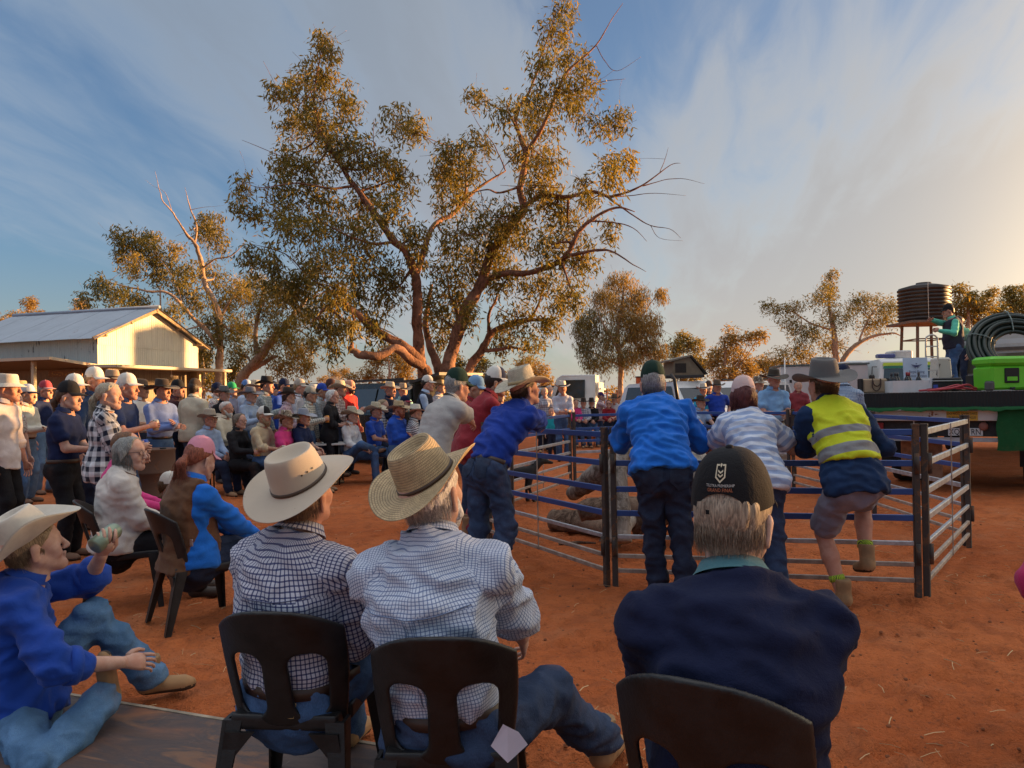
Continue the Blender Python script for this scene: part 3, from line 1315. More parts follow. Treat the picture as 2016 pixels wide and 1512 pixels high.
ARMS = {  # wrist targets (side-out, forward, up) from the base of the neck in body heights of 1.75 m
    'down': ((.27, .04, -.62), (.27, .05, -.62)),
    'cross': ((.00, .235, -.345), (-.02, .275, -.30)),
    'drink': ((.10, .31, -.28), (.26, .05, -.60)),
    'drinkL': ((.26, .05, -.60), (.10, .31, -.28)),
    'both': ((.05, .29, -.36), (.05, .29, -.36)),
    'sip': ((.06, .22, .00), (.25, .05, -.60)),
    'lap': ((.06, .30, -.42), (.06, .32, -.41)),
    'knees': ((.14, .42, -.44), (.14, .42, -.44)),
    'lapdrink': ((.10, .36, -.36), (.08, .30, -.43)),
    'hips': ((.22, .02, -.44), (.22, .02, -.44)),
    'pocket': ((.22, .05, -.55), (.22, .05, -.55)),
    'fold': ((-.02, .26, -.38), (-.02, .28, -.36)),
}


def person(label, pos, face=90, ht=1.72, w=1.0, belly=0.0, fem=False, lod=2, legs='stand', arms='down', lean=2, side=0, twist=0, hunch=6,
           head=(0, 0, 0), seat=.45, skin_='fair', shirt=None, sleeve='long', tuck=True, vest=None, ease=.012, trousers=None, shorts=None, shoe=None,
           high=True, hat=None, hair=None, beard=None, glasses=None, collar=True, belt=None, rw=None, lw=None, feet=None, hip=None, hand='relax', handL=None,
           group='crowd at the sale', name='person', seed=None, poleR=None, poleL=None, scale=1.0, hem=.13, fold=1.0, palms=None, kneepole=None, backneck=0, sock=None, uvs=1.0, hatz=0.0, vestcut=-.07, yokev=None):
    rng = random.Random(seed if seed is not None else label)
    root = thing(name, label, 'child' if ht < 1.45 else 'person', pos, -R(face), group)
    s = ht / 1.75
    Rz = np.array(Matrix.Rotation(-R(face), 3, 'Z'))
    O = np.array(pos, float)

    def loc(p):                          # world -> local
        return Rz.T @ (np.array(p, float) - O)
    # ---- spine
    stand = legs in ('stand', 'walk', 'free')
    P = V3(*(hip if hip is not None else ((0, 0, .945 * s) if stand else (0, 0, seat + .085 * s))))

    def upv(l, sd):
        return unit((math.sin(R(sd)), math.sin(R(l)) * math.cos(R(sd)), math.cos(R(l)) * math.cos(R(sd))))
    u1, u2, u3 = upv(lean * .55, side * .6), upv(lean, side), upv(lean + hunch, side)
    uneck = upv(lean * .7 + hunch * 1.6 + backneck, side * .4)
    waist = P + u1 * .15 * s
    chest = waist + u2 * .20 * s
    neck = chest + u3 * .185 * s

    def frame(u, tw):
        r = V3(math.cos(R(tw)), -math.sin(R(tw)), 0)
        r = unit(r - u * (r @ u))
        return r, np.cross(u, r)
    r1, f1 = frame(u1, 0)
    r2, f2 = frame(u2, twist * .6)
    r3, f3 = frame(u3, twist)
    sw = (.158 if fem else .180) * s * (1 + (w - 1) * .45)
    bw = w
    sh = {1: neck - u3 * .082 * s + r3 * sw, -1: neck - u3 * .082 * s - r3 * sw}
    # ---- torso volumes
    T = []
    kT = .05
    hp, wa, ch = (.150, .122, .140) if fem else (.145, .138, .158)
    T.append(Prim(P - u1 * .035 * s, waist, hp * s * bw, wa * s * bw, 1.30, f1, kT, tagname='t', ref=r2))
    T.append(Prim(waist, chest, wa * s * bw, ch * s * bw, 1.34, f2, kT, tagname='t', ref=r2))
    T.append(Prim(chest, neck - u3 * .085 * s, ch * s * bw, .118 * s * bw, 1.38, f3, kT, tagname='t', ref=r2))
    for q in (1, -1):
        T.append(Prim(neck - u3 * .062 * s, sh[q] - r3 * q * .012, .060 * s, .050 * s * (bw ** .4), 1, None, .045, tagname='y', ref=r2))
        T.append(Prim(neck - u3 * .004, sh[q] - r3 * q * .085 * s, .046 * s, .044 * s, 1, None, .05, tagname='y', ref=r2))
    if belly:
        T.append(Prim(waist + f2 * (.045 + .05 * belly) * s - u2 * .02, waist + f2 * (.035 + .05 * belly) * s + u2 * .09, .115 * s * (.8 + .25 * belly) * bw ** .5, .105 * s * (.8 + .2 * belly), 1, None, .06, tagname='t', ref=r2))
    if fem:
        for q in (1, -1):
            T.append(Prim(chest + r2 * q * .065 * s + f2 * .075 * s * bw ** .5 + u2 * .01, chest + r2 * q * .065 * s + f2 * .070 * s, .055 * s, .055 * s, 1, None, .04, tagname='t', ref=r2))
    # ---- arms
    up_, lo_ = .285 * s, .255 * s
    A = {}
    pr = ARMS.get(arms, ARMS['down'])
    for q, i, wt in ((1, 0, rw), (-1, 1, lw)):
        if wt is not None:
            tg = loc(wt[:3]) if len(wt) == 3 else np.array(wt[:3])
        else:
            o = pr[i]
            rr, ff = frame(V3(0, 0, 1), twist)
            jig = V3(rng.uniform(-.02, .02), rng.uniform(-.02, .02), rng.uniform(-.02, .02))
            tg = neck + (rr * q * o[0] + ff * o[1] + V3(0, 0, 1) * o[2] + jig) * s
        pole = poleR if q == 1 else poleL
        pole = V3(q * .55, -.55, -.75) if pole is None else np.array(pole, float)
        el, wr = ik(sh[q], tg, up_, lo_, pole)
        A[q] = (sh[q], el, wr)
    af = bw ** .35
    # ---- legs
    th, sn = .425 * s, .415 * s
    hj = {q: P - u1 * .035 * s + r1 * q * .088 * s * bw ** .4 for q in (1, -1)}
    ft = {}
    if feet is not None:
        for q, i in ((1, 0), (-1, 1)):
            v = feet[i]
            ft[q] = (loc(v[:3]) if len(v) == 3 else np.array(v[:3]))
            if len(v) == 3:
                ft[q][2] = v[2]
    elif stand:
        for q in (1, -1):
            st = (.0 if legs != 'walk' else .16 * q)
            ft[q] = V3(q * (.105 + rng.uniform(-.02, .03)) * s, st + rng.uniform(-.05, .05), 0)
    elif legs == 'sit':
        for q in (1, -1):
            ft[q] = V3(q * (.12 + rng.uniform(-.02, .04)) * s, .44 * s + rng.uniform(-.05, .08), 0)
    elif legs == 'sitx':
        ft[-1] = V3(-.10 * s, .46 * s, 0)
        ft[1] = V3(-.20 * s, .40 * s, seat + .05)
    L = {}
    for q in (1, -1):
        ank = ft[q] + V3(0, 0, .085 * s)
        if kneepole is not None:
            kp = np.array(kneepole[0 if q == 1 else 1], float)
        elif legs == 'sitx' and q == 1:
            kp = V3(.9, .35, .5)
        else:
            kp = V3(q * .12, 1, .25 if stand else .9)
        kn, ank = ik(hj[q], ank, th, sn, kp)
        L[q] = (hj[q], kn, ank)
    # ---- head
    hy, hpit, hr = head
    Hm = np.array(Matrix.Rotation(-R(hy + twist), 3, 'Z') @ Matrix.Rotation(-R(hpit), 3, 'X') @ Matrix.Rotation(R(hr), 3, 'Y'))
    hs = (1.01 if fem else 1.04) * (s ** .5 if ht > 1.4 else .93)
    hc = neck + uneck * .068 * s + Hm @ V3(0, .028, .080) * hs
    Hmat = Matrix(((*(Hm[0] * hs), hc[0]), (*(Hm[1] * hs), hc[1]), (*(Hm[2] * hs), hc[2]), (0, 0, 0, 1)))
    # ---- body mesh
    vox = (.0125, .017, .026)[lod] * scale
    nk = [Prim(neck - u3 * .05, neck + uneck * .10 * s, .058 * s * af, .050 * s, 1, None, .05)]
    body = [p.grown(-.004, .95) for p in T] + nk
    for q in (1, -1):
        a, e, b = A[q]
        body += [Prim(a, e, .050 * s * af, .041 * s * af, 1, None, .03), Prim(e, b, .042 * s * af, .027 * s, 1, None, .02)]
        a, e, b = L[q]
        body += [Prim(a, e, .078 * s * bw ** .5, .054 * s, 1, None, .04), Prim(e, e * .62 + b * .38, .053 * s, .056 * s, 1, None, .02), Prim(e * .62 + b * .38, b, .055 * s, .036 * s, 1, None, .02)]
    BV, BF = sdf_mesh(body, vox)
    mid = np.zeros(len(BF), int)
    hv, hf, hm = HEADS[lod]
    parts_v, parts_f, parts_m = [BV, (hv * hs) @ Hm.T + hc], [BF, hf + len(BV)], [mid, hm]
    off = len(BV) + len(hv)
    gripc = {}
    for q in (1, -1):
        a, e, b = A[q]
        fdir = unit(b - e)
        kind = (hand if q == 1 else (handL or hand))
        tv, tf = HANDS[kind]
        tv = tv.copy()
        if palms and palms[0 if q == 1 else 1] is not None:
            pn = np.array(palms[0 if q == 1 else 1], float)
        elif kind == 'grip':
            pn = V3(-q, .25, 0)
        else:
            pn = V3(-q * .8, -.1, -.5) if fdir[2] > -.6 else V3(-q, 0, .0)
        pn = unit(pn - fdir * (pn @ fdir))
        if q == -1:
            tv[:, 0] *= -1
            tf = tf[:, ::-1]
        Zx = -pn
        Xx = np.cross(fdir, Zx)
        M = np.stack([Xx, fdir, Zx], 1)
        hsz = s if ht > 1.4 else s * 1.05
        parts_v.append((tv * hsz * .98) @ M.T + b + fdir * .012)
        parts_f.append(tf + off)
        parts_m.append(np.zeros(len(tf), int))
        off += len(tv)
        gripc[q] = b + fdir * .085 * s + pn * .040 * s
    V = np.concatenate(parts_v)
    F = np.concatenate(parts_f)
    me = mesh(V, F, True, np.concatenate(parts_m), 'body')
    hcol = hair[1] if hair else (.12, .08, .05)
    bo = link('body', me, root, [skin(SKINS[skin_]), EYEW, IRIS, plain('lips', tuple(c * f for c, f in zip(SKINS[skin_], (.75, .5, .5))), .45), hair_mat(tuple(c * .7 for c in hcol))])
    # ---- garments
    fn = rng.uniform(0, 90)

    def garment(name_, prims, cuts, mat, amp, after=()):
        Vg, Fg = sdf_mesh(prims, vox, cuts, after=after)
        prims = list(prims) + list(after)
        if len(Vg) == 0:
            return None
        N = vnormals(Vg, Fg)
        # folds: broad sags and sharper creases, stretched round the body
        q = Vg @ np.stack([r2, f2, u2], 1)
        a1 = pnoise(q * (5.5, 5.5, 11) + fn)
        w_ = np.stack([q[:, 0] * 6 + a1 * .8, q[:, 1] * 6, q[:, 2] * 17 + q[:, 0] * 6 + a1 * 1.2], 1) + fn
        a2 = np.exp(-np.abs(pnoise(w_)) * 5.5) * 1.5 - .45
        a3 = np.exp(-np.abs(pnoise(q * (10, 10, 19) + fn + a1[:, None] * 2)) * 6) * 1.4 - .4
        d = amp * (a1 * 2.0 + np.clip(a2, -.4, 1) * (2.0 if lod == 0 else 1.3) + (np.clip(a3, -.3, 1) * (.95 if lod == 0 else .45) if lod < 2 else 0)) * fold
        for _ in range(1):
            acc, cnt = np.zeros(len(Vg)), np.zeros(len(Vg))
            fm = d[Fg].mean(1)
            for k in range(4):
                np.add.at(acc, Fg[:, k], fm)
                np.add.at(cnt, Fg[:, k], 1)
            d = acc / np.maximum(cnt, 1)
        Vg = Vg + N * np.maximum(d - amp * .35, -ease * .75)[:, None]
        me_ = mesh(Vg, Fg, True, None, name_)
        # layout of the cloth: round and along the limb each face belongs to
        cen = Vg[Fg].mean(1)
        D = np.stack([p.dist(cen) for p in prims], 1)
        who = D.argmin(1)
        UV = np.zeros((len(Fg), 4, 2))
        for k, p in enumerate(prims):
            fsel = np.where(who == k)[0]
            if not len(fsel):
                continue
            pts = Vg[Fg[fsel]]
            if p.tag == 't':
                rel = pts - waist
                x, y, z = rel @ r2, rel @ f2 * 1.35, rel @ u2
                rad = .17 * s * bw ** .5
            else:
                ax = unit(p.b - p.a)
                rf = unit(np.cross(ax, (0.31, .9, .2)))
                rel = pts - p.a
                x, y, z = rel @ rf, rel @ np.cross(ax, rf), rel @ ax + p.uvoff
                rad = max(p.ra, p.rb)
            if p.tag == 'y':
                rel = pts - waist
                UV[fsel, :, 0] = rel @ r2
                UV[fsel, :, 1] = rel @ u2 + rel @ f2 * .9
                continue
            an = np.arctan2(x, -y)
            ac = an[:, :1]
            an = ac + (an - ac + np.pi) % (2 * np.pi) - np.pi
            if p.tag == 'a' and p.uvoff == 0:              # over the point of the shoulder the sleeve head lies flat
                tip = z.mean(1) < .035
                rel = pts - waist
            UV[fsel, :, 0] = an * rad
            UV[fsel, :, 1] = z
            if p.tag == 'a' and p.uvoff == 0:
                UV[fsel[tip], :, 0] = (rel @ r2)[tip] + .003
                UV[fsel[tip], :, 1] = (rel @ u2 + rel @ f2 * .9)[tip] + .004
            if yokev is not None and p.tag == 't':
                ab = fsel[z.mean(1) > yokev]
                UV[ab] += (.0047, .0061)
        set_uv(me_, UV * uvs)
        return link(name_, me_, root, mat)
    arm_end = {'long': 1.0, 'rolled': .28, 'short': -.42, 'none': None}[sleeve]

    def sleeve_prims(g, upto, wide=1.0):
        out, cuts_ = [], []
        for q in (1, -1):
            a, e, b = A[q]
            if upto is None:
                continue
            if upto < 0:
                m = a + (e - a) * (1 + upto)
                out.append(Prim(a, m, .050 * s * af + g * 1.1, .050 * s * af + g * 1.5, 1, None, .03, tagname='a'))
            else:
                m = e + (b - e) * upto
                out.append(Prim(a, e, .050 * s * af + g * 1.05, .043 * s * af + g * 1.25, 1, None, .03, tagname='a'))
                out.append(Prim(e, m, .043 * s * af + g * 1.25, (.034 * s + g * .75) if upto > .6 else .044 * s * af + g * 1.2, 1, None, .02, tagname='a', uvoff=up_))
        return out
    parts = []
    if shirt is not None:
        g = ease
        tp = [p.grown(g) for p in T]
        cuts = []
        hemc = P + u1 * .055 * s
        if not tuck:
            ext = Prim(P + u1 * .02, P - u1 * (hem + .03) * s, (hp * s * bw) + g + .014, (hp * s * bw) + g + .024, 1.16, f1, .05, tagname='t', ref=r2)
            for q in (1, -1):
                gl = hj[q] - f1 * .035 * s * (1 if stand else .4) - u1 * .01
                tp.append(Prim(gl, gl + u1 * .03, .088 * s * bw ** .5 + .012 + g, None, 1, None, .05, tagname='t', ref=r2))
            tp.append(ext)
            cuts.append((P - u1 * (hem if stand else .045) * s, -u1))
        else:
            cuts.append((hemc, -u1))
        cuts.append((neck + u3 * .012 * s, unit(u3 + f3 * .30)))
        so = garment('shirt', tp, cuts, shirt, .0075, sleeve_prims(g, arm_end))
        parts.append(so)
        if sleeve == 'rolled' and lod < 2:
            for q in (1, -1):
                a, e, b = A[q]
                c = e + (b - e) * .28
                d = unit(b - e)
                mb = MB()
                rr = .046 * s * af + g * 1.2
                pts = [(rr * .9, -.040), (rr + .007, -.038), (rr + .010, -.018), (rr + .007, .006), (rr * .9, .008)]
                Mx = Matrix(np.stack([unit(np.cross(d, (.3, .2, .9))), np.cross(d, unit(np.cross(d, (.3, .2, .9)))), d], 1).tolist())
                mb.lathe(pts, 18, 0, c, Mx)
                mm = mb.mesh(True)
                set_uv(mm, [(v.co.x * 1.0 + v.co.y * .5, v.co.z) for l in mm.loops for v in (mm.vertices[l.vertex_index],)])
                link('cuff', mm, so, shirt)
        if collar:
            cs, cc = [], []
            for i in range(29):
                t = R(28) + (2 * math.pi - 2 * R(28)) * i / 28
                dx, dy = math.sin(t), math.cos(t)
                for (rr, zz) in ((.060, -.012), (.0605, .026 - .012 * dy), (.066, .034 - .012 * dy), (.076, .012 - .012 * dy), (.088, -.006 - .018 * dy)):
                    c = neck + uneck * (.030 * s + zz * s) + r3 * dx * rr * s * 1.08 * af + (f3 * dy - f3 * .06) * rr * s * 1.05 * af
                    cs.append(c)
            for i in range(28):
                for k in range(4):
                    cc.append((i * 5 + k, i * 5 + 5 + k, i * 5 + 6 + k, i * 5 + 1 + k))
            me_ = mesh(cs, np.array(cc), True)
            uvv = []
            for f in cc:
                for vi in f:
                    uvv.append(((vi // 5) * .016, (vi % 5) * .014))
            set_uv(me_, uvv)
            link('collar', me_, so, collar if isinstance(collar, bpy.types.Material) else shirt)
    if vest is not None:
        vp = [p.grown(ease + .020) for p in T]
        vw = .022 if tuck else .058
        vp.append(Prim(waist, P - u1 * .10 * s, wa * s * bw + ease + .026, hp * s * bw + ease + vw, 1.16, f1, .05, tagname='t', ref=r2))
        vcut = [(P + u1 * vestcut * s, -u1), (neck + u3 * .010 * s, unit(u3 + f3 * .30))]
        for q in (1, -1):
            vcut.append((sh[q] + r3 * q * .004 * s, r3 * q))
        parts.append(garment('vest', vp, vcut, vest, .006))
    lm = trousers or shorts
    if lm is not None:
        lg, pg = [], []
        g = .014
        pg.append(Prim(P - u1 * .035 * s, P + u1 * .09 * s, hp * s * bw + g * .55, (hp + wa) / 2 * s * bw + g * .45, 1.28, f1, .05, tagname='l'))
        for q in (1, -1):
            a, e, b = L[q]
            gl = a - f1 * .035 * s * (1 if stand else .4) - u1 * .01
            pg.append(Prim(gl, gl, .088 * s * bw ** .5 + g * .4, None, 1, None, .05, tagname='l'))
            if trousers is not None:
                d = unit(b - e)
                end = b - d * .015
                lg.append(Prim(a, e, .082 * s * bw ** .5 + g, .058 * s + g, 1, None, .045, tagname='l'))
                lg.append(Prim(e, end, .058 * s + g, .052 * s + g, 1, None, .03, tagname='l', uvoff=th))
            else:
                lg.append(Prim(a, a + (e - a) * .80, .084 * s * bw ** .5 + g, .076 * s + g, 1, None, .045, tagname='l'))
        cuts = [(P + u1 * .062 * s, u1)]
        to = garment('trousers' if trousers else 'shorts', pg, cuts, lm, .0065, lg)
        if belt is not None and tuck:
            bo_ = P + u1 * .050 * s
            n = 32
            dirs = np.array([math.sin(2 * math.pi * i / n) * r1 + math.cos(2 * math.pi * i / n) * f1 for i in range(n)])
            ts = np.linspace(.05, .30, 90)
            pts = bo_ + dirs[:, None, :] * ts[None, :, None]
            D = sdf_eval(pg + lg, pts)
            rad = ts[(D > 0).argmax(1)]
            rad = (rad + np.roll(rad, 1) + np.roll(rad, -1)) / 3
            mb = MB()
            vv = []
            for dz, o in ((-.019, .001), (-.019, .008), (.019, .008), (.019, .001)):
                vv += [bo_ + dirs[i] * (rad[i] + o) + u1 * dz for i in range(n)]
            mb.add(vv, [(k * n + i, k * n + (i + 1) % n, k * n + n + (i + 1) % n, k * n + n + i) for k in range(3) for i in range(n)])
            mb.build('belt', belt, root, True)
    # ---- footwear
    shm = shoe or plain('tan_boot', (.26, .15, .08), .8, 0, .25)
    for q in (1, -1):
        a, e, b = L[q]
        bt = link('boot' if high else 'shoe', BOOT if high else SHOE, root)
        d = unit(e - b)
        fy = unit(V3(q * .18, 1, 0)) if not (legs == 'sitx' and q == 1) else unit(V3(-.5, .6, .6))
        flatleg = d[2] < .55 and legs == 'free'
        zz = unit(d * .35 + V3(0, 0, 1) * .65) if (ft[q][2] > .03) else V3(0, 0, 1)
        if flatleg:
            zz, fy = d, V3(q * .5, -.2, .85)
        fy = unit(fy - zz * (fy @ zz))
        xx = np.cross(fy, zz)
        k = s
        base = b - zz * .085 * s
        if ft[q][2] <= .03 and not flatleg:
            base[2] = max(base[2], ft[q][2])
        bt.matrix_local = Matrix([[xx[i] * k, fy[i] * k, zz[i] * k, base[i]] for i in range(3)] + [[0, 0, 0, 1]])
        objmat(bt, [shm, SOLE])
        if sock is not None:
            mb = MB()
            Mx = Matrix(np.stack([unit(np.cross(d, (0, 1, .1))), np.cross(d, unit(np.cross(d, (0, 1, .1)))), d], 1).tolist())
            mb.lathe([(.040, .085), (.050, .09), (.050, .125), (.046, .128)], 16, 0, b, Mx)
            mm = mb.mesh(True)
            set_uv(mm, [(math.atan2(v.co.y - b[1], v.co.x - b[0]) * .05, v.co.z) for l in mm.loops for v in (mm.vertices[l.vertex_index],)])
            link('sock', mm, root, sock)
    # ---- hair, beard, hat
    if hair:
        ho = link('hair', hair_mesh(hair[0], lod, bool(hat) and 'cap' not in hat[0]), root)
        ho.matrix_local = Hmat
        objmat(ho, [hair_mat(hair[1])])
    if beard:
        ho = link('beard', hair_mesh('beard', lod), root)
        ho.matrix_local = Hmat
        objmat(ho, [hair_mat(beard)])
    if glasses:
        go = link('sunglasses' if glasses == 'sun' else 'glasses', glasses_mesh(glasses == 'sun'), root)
        go.matrix_local = Hmat
        objmat(go, [DARKM, plain('lens_dark', (.01, .01, .012), .1, spec=.7), skin(SKINS[skin_])])
    ho = None
    if hat:
        kind, mats = hat[0], hat[1]
        tilt = hat[2] if len(hat) > 2 else (0, 0, 0)       # pitch (front down), roll, yaw
        sz = hat[3] if len(hat) > 3 else 1.0
        HM = Hmat @ Matrix.Translation((0, -.012, .058 + hatz)) @ Matrix.Rotation(-R(tilt[2]), 4, 'Z') @ Matrix.Rotation(-R(tilt[0]), 4, 'X') @ Matrix.Rotation(R(tilt[1]), 4, 'Y') @ Matrix.Scale(sz, 4)
        if kind in ('cap', 'capclosed'):
            ho = link('cap', cap_mesh(kind == 'cap'), root)
            ho.matrix_local = HM
            m = list(mats) + [mats[0]] * (3 - len(mats))
            objmat(ho, m[:3])
        else:
            a_, b_ = hat_mesh(kind)
            ho = link('hat', a_, root)
            ho.matrix_local = HM
            objmat(ho, [mats[0]])
            if len(mats) > 1 and mats[1] is not None:
                bd = link('hat_band', b_, ho)
                objmat(bd, [mats[1]])
    W4 = Matrix.Translation(Vector(pos)) @ Matrix.Rotation(-R(face), 4, 'Z')
    info = dict(root=root, grip={q: W4 @ Vector(gripc[q]) for q in gripc}, neck=neck, hat=ho, P=P, u=(u1, u2, u3), r=(r1, r2, r3), f=(f1, f2, f3), W=W4, A=A, L=L,
                Hmat=Hmat, waist=waist, chest=chest, parts=parts, shirt=parts[0] if parts else None, sh=sh, s=s)
    return info


# ---------------------------------------------------------------- ground
def rise(X, Y):
    """the low rise of land towards the evening sun that keeps the yard in shade"""
    s = X * math.sin(SUN_AZ) + Y * math.cos(SUN_AZ)
    t = -X * math.cos(SUN_AZ) + Y * math.sin(SUN_AZ)
    w = np.exp(-((s - 104) / 13.0) ** 2) * 9.2
    return w / (1 + np.exp((t - 24) / 4.0)) / (1 + np.exp((-t - 75) / 6.0))


def ground_height(X, Y):
    P = np.stack([X, Y, np.zeros_like(X)], -1).reshape(-1, 3)
    n = pnoise(P * 1.1) * .016 + pnoise(P * (3.1, 3.1, 1) + 7) * .017
    f = pnoise(P * (7.5, 7.5, 1) + 3)
    n = n - np.clip(np.abs(f) - .16, 0, 1) * .060 + pnoise(P * (11, 11, 1) + 31) * .021
    d = np.hypot(P[:, 0], P[:, 1])
    n = n * np.clip(1.4 - d / 40, 0, 1)
    return n.reshape(X.shape) + rise(X, Y)


def axis(a, b, fine, lo, hi, grow=1.22):
    q = list(np.arange(a, b, fine))
    st = fine
    x = b
    while x < hi:
        q.append(x)
        st *= grow
        x += min(st, 12 if x < 160 else 400)
    q.append(hi)
    st = fine
    x = a - fine
    while x > lo:
        q.append(x)
        st *= grow
        x -= min(st, 12 if x > -160 else 400)
    q.append(lo)
    return np.array(sorted(q))


def make_ground():
    xs, ys = axis(-5, 6, .045, -900, 900), axis(2.5, 11, .045, -500, 1500)
    X, Y = np.meshgrid(xs, ys, indexing='ij')
    Z = ground_height(X, Y)
    rg = np.random.default_rng(17)
    for k in range(900):                                  # footprints
        d = 2.8 + 9.5 * rg.random() ** 1.3
        x, a = rg.uniform(-.72, .72) * d, rg.uniform(0, 6.28)
        if not (-5 < x < 6 and d < 11):
            continue
        i0, i1 = np.searchsorted(xs, (x - .22, x + .22))
        j0, j1 = np.searchsorted(ys, (d - .22, d + .22))
        dx, dy = X[i0:i1, j0:j1] - x, Y[i0:i1, j0:j1] - d
        p, q = dx * math.cos(a) + dy * math.sin(a), dy * math.cos(a) - dx * math.sin(a)
        e = np.sqrt((p / .135) ** 2 + (q / (.048 + .012 * np.sign(p))) ** 2)
        Z[i0:i1, j0:j1] += np.where(e < 1, -.016, .010 * np.exp(-((e - 1.15) / .25) ** 2))
    V = np.stack([X, Y, Z], -1).reshape(-1, 3)
    nx, ny = len(xs), len(ys)
    i = np.arange(nx - 1)[:, None] * ny + np.arange(ny - 1)[None, :]
    F = np.stack([i, i + ny, i + ny + 1, i + 1], -1).reshape(-1, 4)

    def f(g, b):
        co = obj_co(g)
        n1 = g.noise(co, .55, 5, .6, .3)
        n2 = g.noise(co, 5.5, 5, .65)
        n3 = g.noise(co, 42.0, 4, .65)
        c = g.mix(g.mapr(n1, .3, .7), (.46, .118, .037), (.57, .168, .056))
        c = g.mix(g.mapr(n2, .42, .72, 0, .8), c, (.33, .095, .037))
        c = g.mix(g.mapr(g.noise(co, 1.7, 4, .6), .52, .70, 0, .45), c, (.50, .20, .095))
        c = g.mix(g.mapr(n3, .54, .74, 0, .7), c, (.20, .075, .04))
        c = g.mix(g.mapr(g.noise(co, 160.0, 2), .68, .78, 0, .6), c, (.60, .34, .20))
        g.set(b.inputs['Base Color'], c)
        b.inputs['Roughness'].default_value = .95
        b.inputs['Specular IOR Level'].default_value = .1
        h = g.math('ADD', g.math('MULTIPLY', n3, .35), g.noise(co, 14.0, 5, .65))
        g.set(b.inputs['Normal'], g.bump(h, 1.0, .07))
    tag(link('ground', mesh(V, F), None, material('red_sand', f)), kind='structure')
    # straw, twigs and chips trodden into the sand: far too many to count
    mb = MB()
    for k in range(620):
        d = 2.9 + 11 * random.random() ** 1.6
        x = random.uniform(-.75, .75) * d
        a = random.uniform(0, math.pi)
        L = random.uniform(.02, .11)
        z = float(ground_height(np.array([x]), np.array([d]))[0]) + .006
        p0 = Vector((x, d, z))
        p1 = p0 + Vector((math.cos(a) * L, math.sin(a) * L, random.uniform(-.004, .012)))
        mb.tube([p0, (p0 + p1) / 2 + Vector((random.uniform(-.006, .006), 0, .004)), p1], random.uniform(.0010, .0024), 3, 0 if random.random() < .7 else 1)
    mp = MB()
    for k in range(700):
        d = 2.9 + 9 * random.random() ** 1.5
        x, r_ = random.uniform(-.72, .72) * d, random.uniform(.004, .013)
        z = float(ground_height(np.array([x]), np.array([d]))[0])
        mp.lathe([(r_ * .7, -r_ * .3), (r_, r_ * .2), (r_ * .5, r_ * random.uniform(.6, .9))], 5, k % 2, (x, d, z))
    tag(mp.build('pebbles', [plain('clod', (.22, .075, .03), .95), plain('stone', (.30, .17, .11), .9)]), 'small clods and pebbles on the red sand', 'pebbles', kind='stuff')
    o = mb.build('straw_litter', [plain('straw_bit', (.55, .38, .2), .8), plain('twig', (.16, .09, .05), .9)])
    tag(o, 'bits of straw and twig scattered over the red sand', 'litter', kind='stuff')


make_ground()


# ---------------------------------------------------------------- trees
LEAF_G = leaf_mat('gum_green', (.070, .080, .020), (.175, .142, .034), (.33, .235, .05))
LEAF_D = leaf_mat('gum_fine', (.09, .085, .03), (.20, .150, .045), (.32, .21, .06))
BARK_BIG = bark('river_gum', (.085, .042, .027), (.25, .13, .082))
BARK_PALE = bark('pale_gum', (.22, .14, .09), (.42, .30, .21))


def leaves(clumps, rng, dens=1.0, size=.13, droop=1.0, slim=.26):
    """clumps: (centre, radii(3), n). Leaves hang in small sprays through each clump"""
    C, DIR, S, T = [], [], [], []
    for (c, r, n, tone) in clumps:
        n = int(n * dens)
        if n < 4:
            continue
        ns = max(3, n // 14)
        # sprays spread towards the outside of the clump
        d = rng.normal(size=(ns, 3))
        d /= np.linalg.norm(d, axis=1)[:, None]
        rad = rng.random(ns) ** .45
        sp = np.array(c) + d * rad[:, None] * np.array(r)
        k = rng.integers(0, ns, n)
        off = rng.normal(size=(n, 3)) * (.13, .13, .20) * (np.array(r).mean() ** .3)
        off[:, 2] -= np.abs(off[:, 2]) * .5
        p = sp[k] + off
        q = rng.normal(size=(n, 3)) * (.75, .75, .5)
        q[:, 2] -= droop
        q /= np.linalg.norm(q, axis=1)[:, None]
        C.append(p)
        DIR.append(q)
        S.append(size * rng.uniform(.65, 1.35, n))
        T.append(np.clip(tone + rng.normal(0, .2, n) + (rng.random(ns)[k] - .5) * .35, 0, 1))
    C, DIR, S, T = np.concatenate(C), np.concatenate(DIR), np.concatenate(S), np.concatenate(T)
    n = len(C)
    side = np.cross(DIR, rng.normal(size=(n, 3)))
    side /= np.maximum(np.linalg.norm(side, axis=1), 1e-6)[:, None]
    nrm = np.cross(DIR, side)
    w = S * slim * .5
    V = np.stack([C, C + DIR * (S * .45)[:, None] + side * w[:, None] + nrm * (S * .04)[:, None], C + DIR * S[:, None], C + DIR * (S * .45)[:, None] - side * w[:, None] + nrm * (S * .04)[:, None]], 1).reshape(-1, 3)
    F = np.arange(n * 4).reshape(-1, 4)
    me = mesh(V, F, False, None, 'crown')
    a = me.attributes.new('tone', 'FLOAT', 'POINT')
    a.data.foreach_set('value', np.repeat(T, 4).astype(np.float32))
    return me


def wiggle(pts, rad, rng, amp=.5, step=5):
    q, r = smooth_path(pts, rad, step)
    n = len(q)
    j = rng.normal(size=(n, 3)) * (np.minimum(r, .03) * amp + r * .10)[:, None]
    j[0] = j[-1] = 0
    if n > 4:
        j[1:-1] = (j[:-2] + 2 * j[1:-1] + j[2:]) / 4
    r = r * (1 + .10 * np.clip(rng.normal(size=n), -1, 1))
    return q + j, r


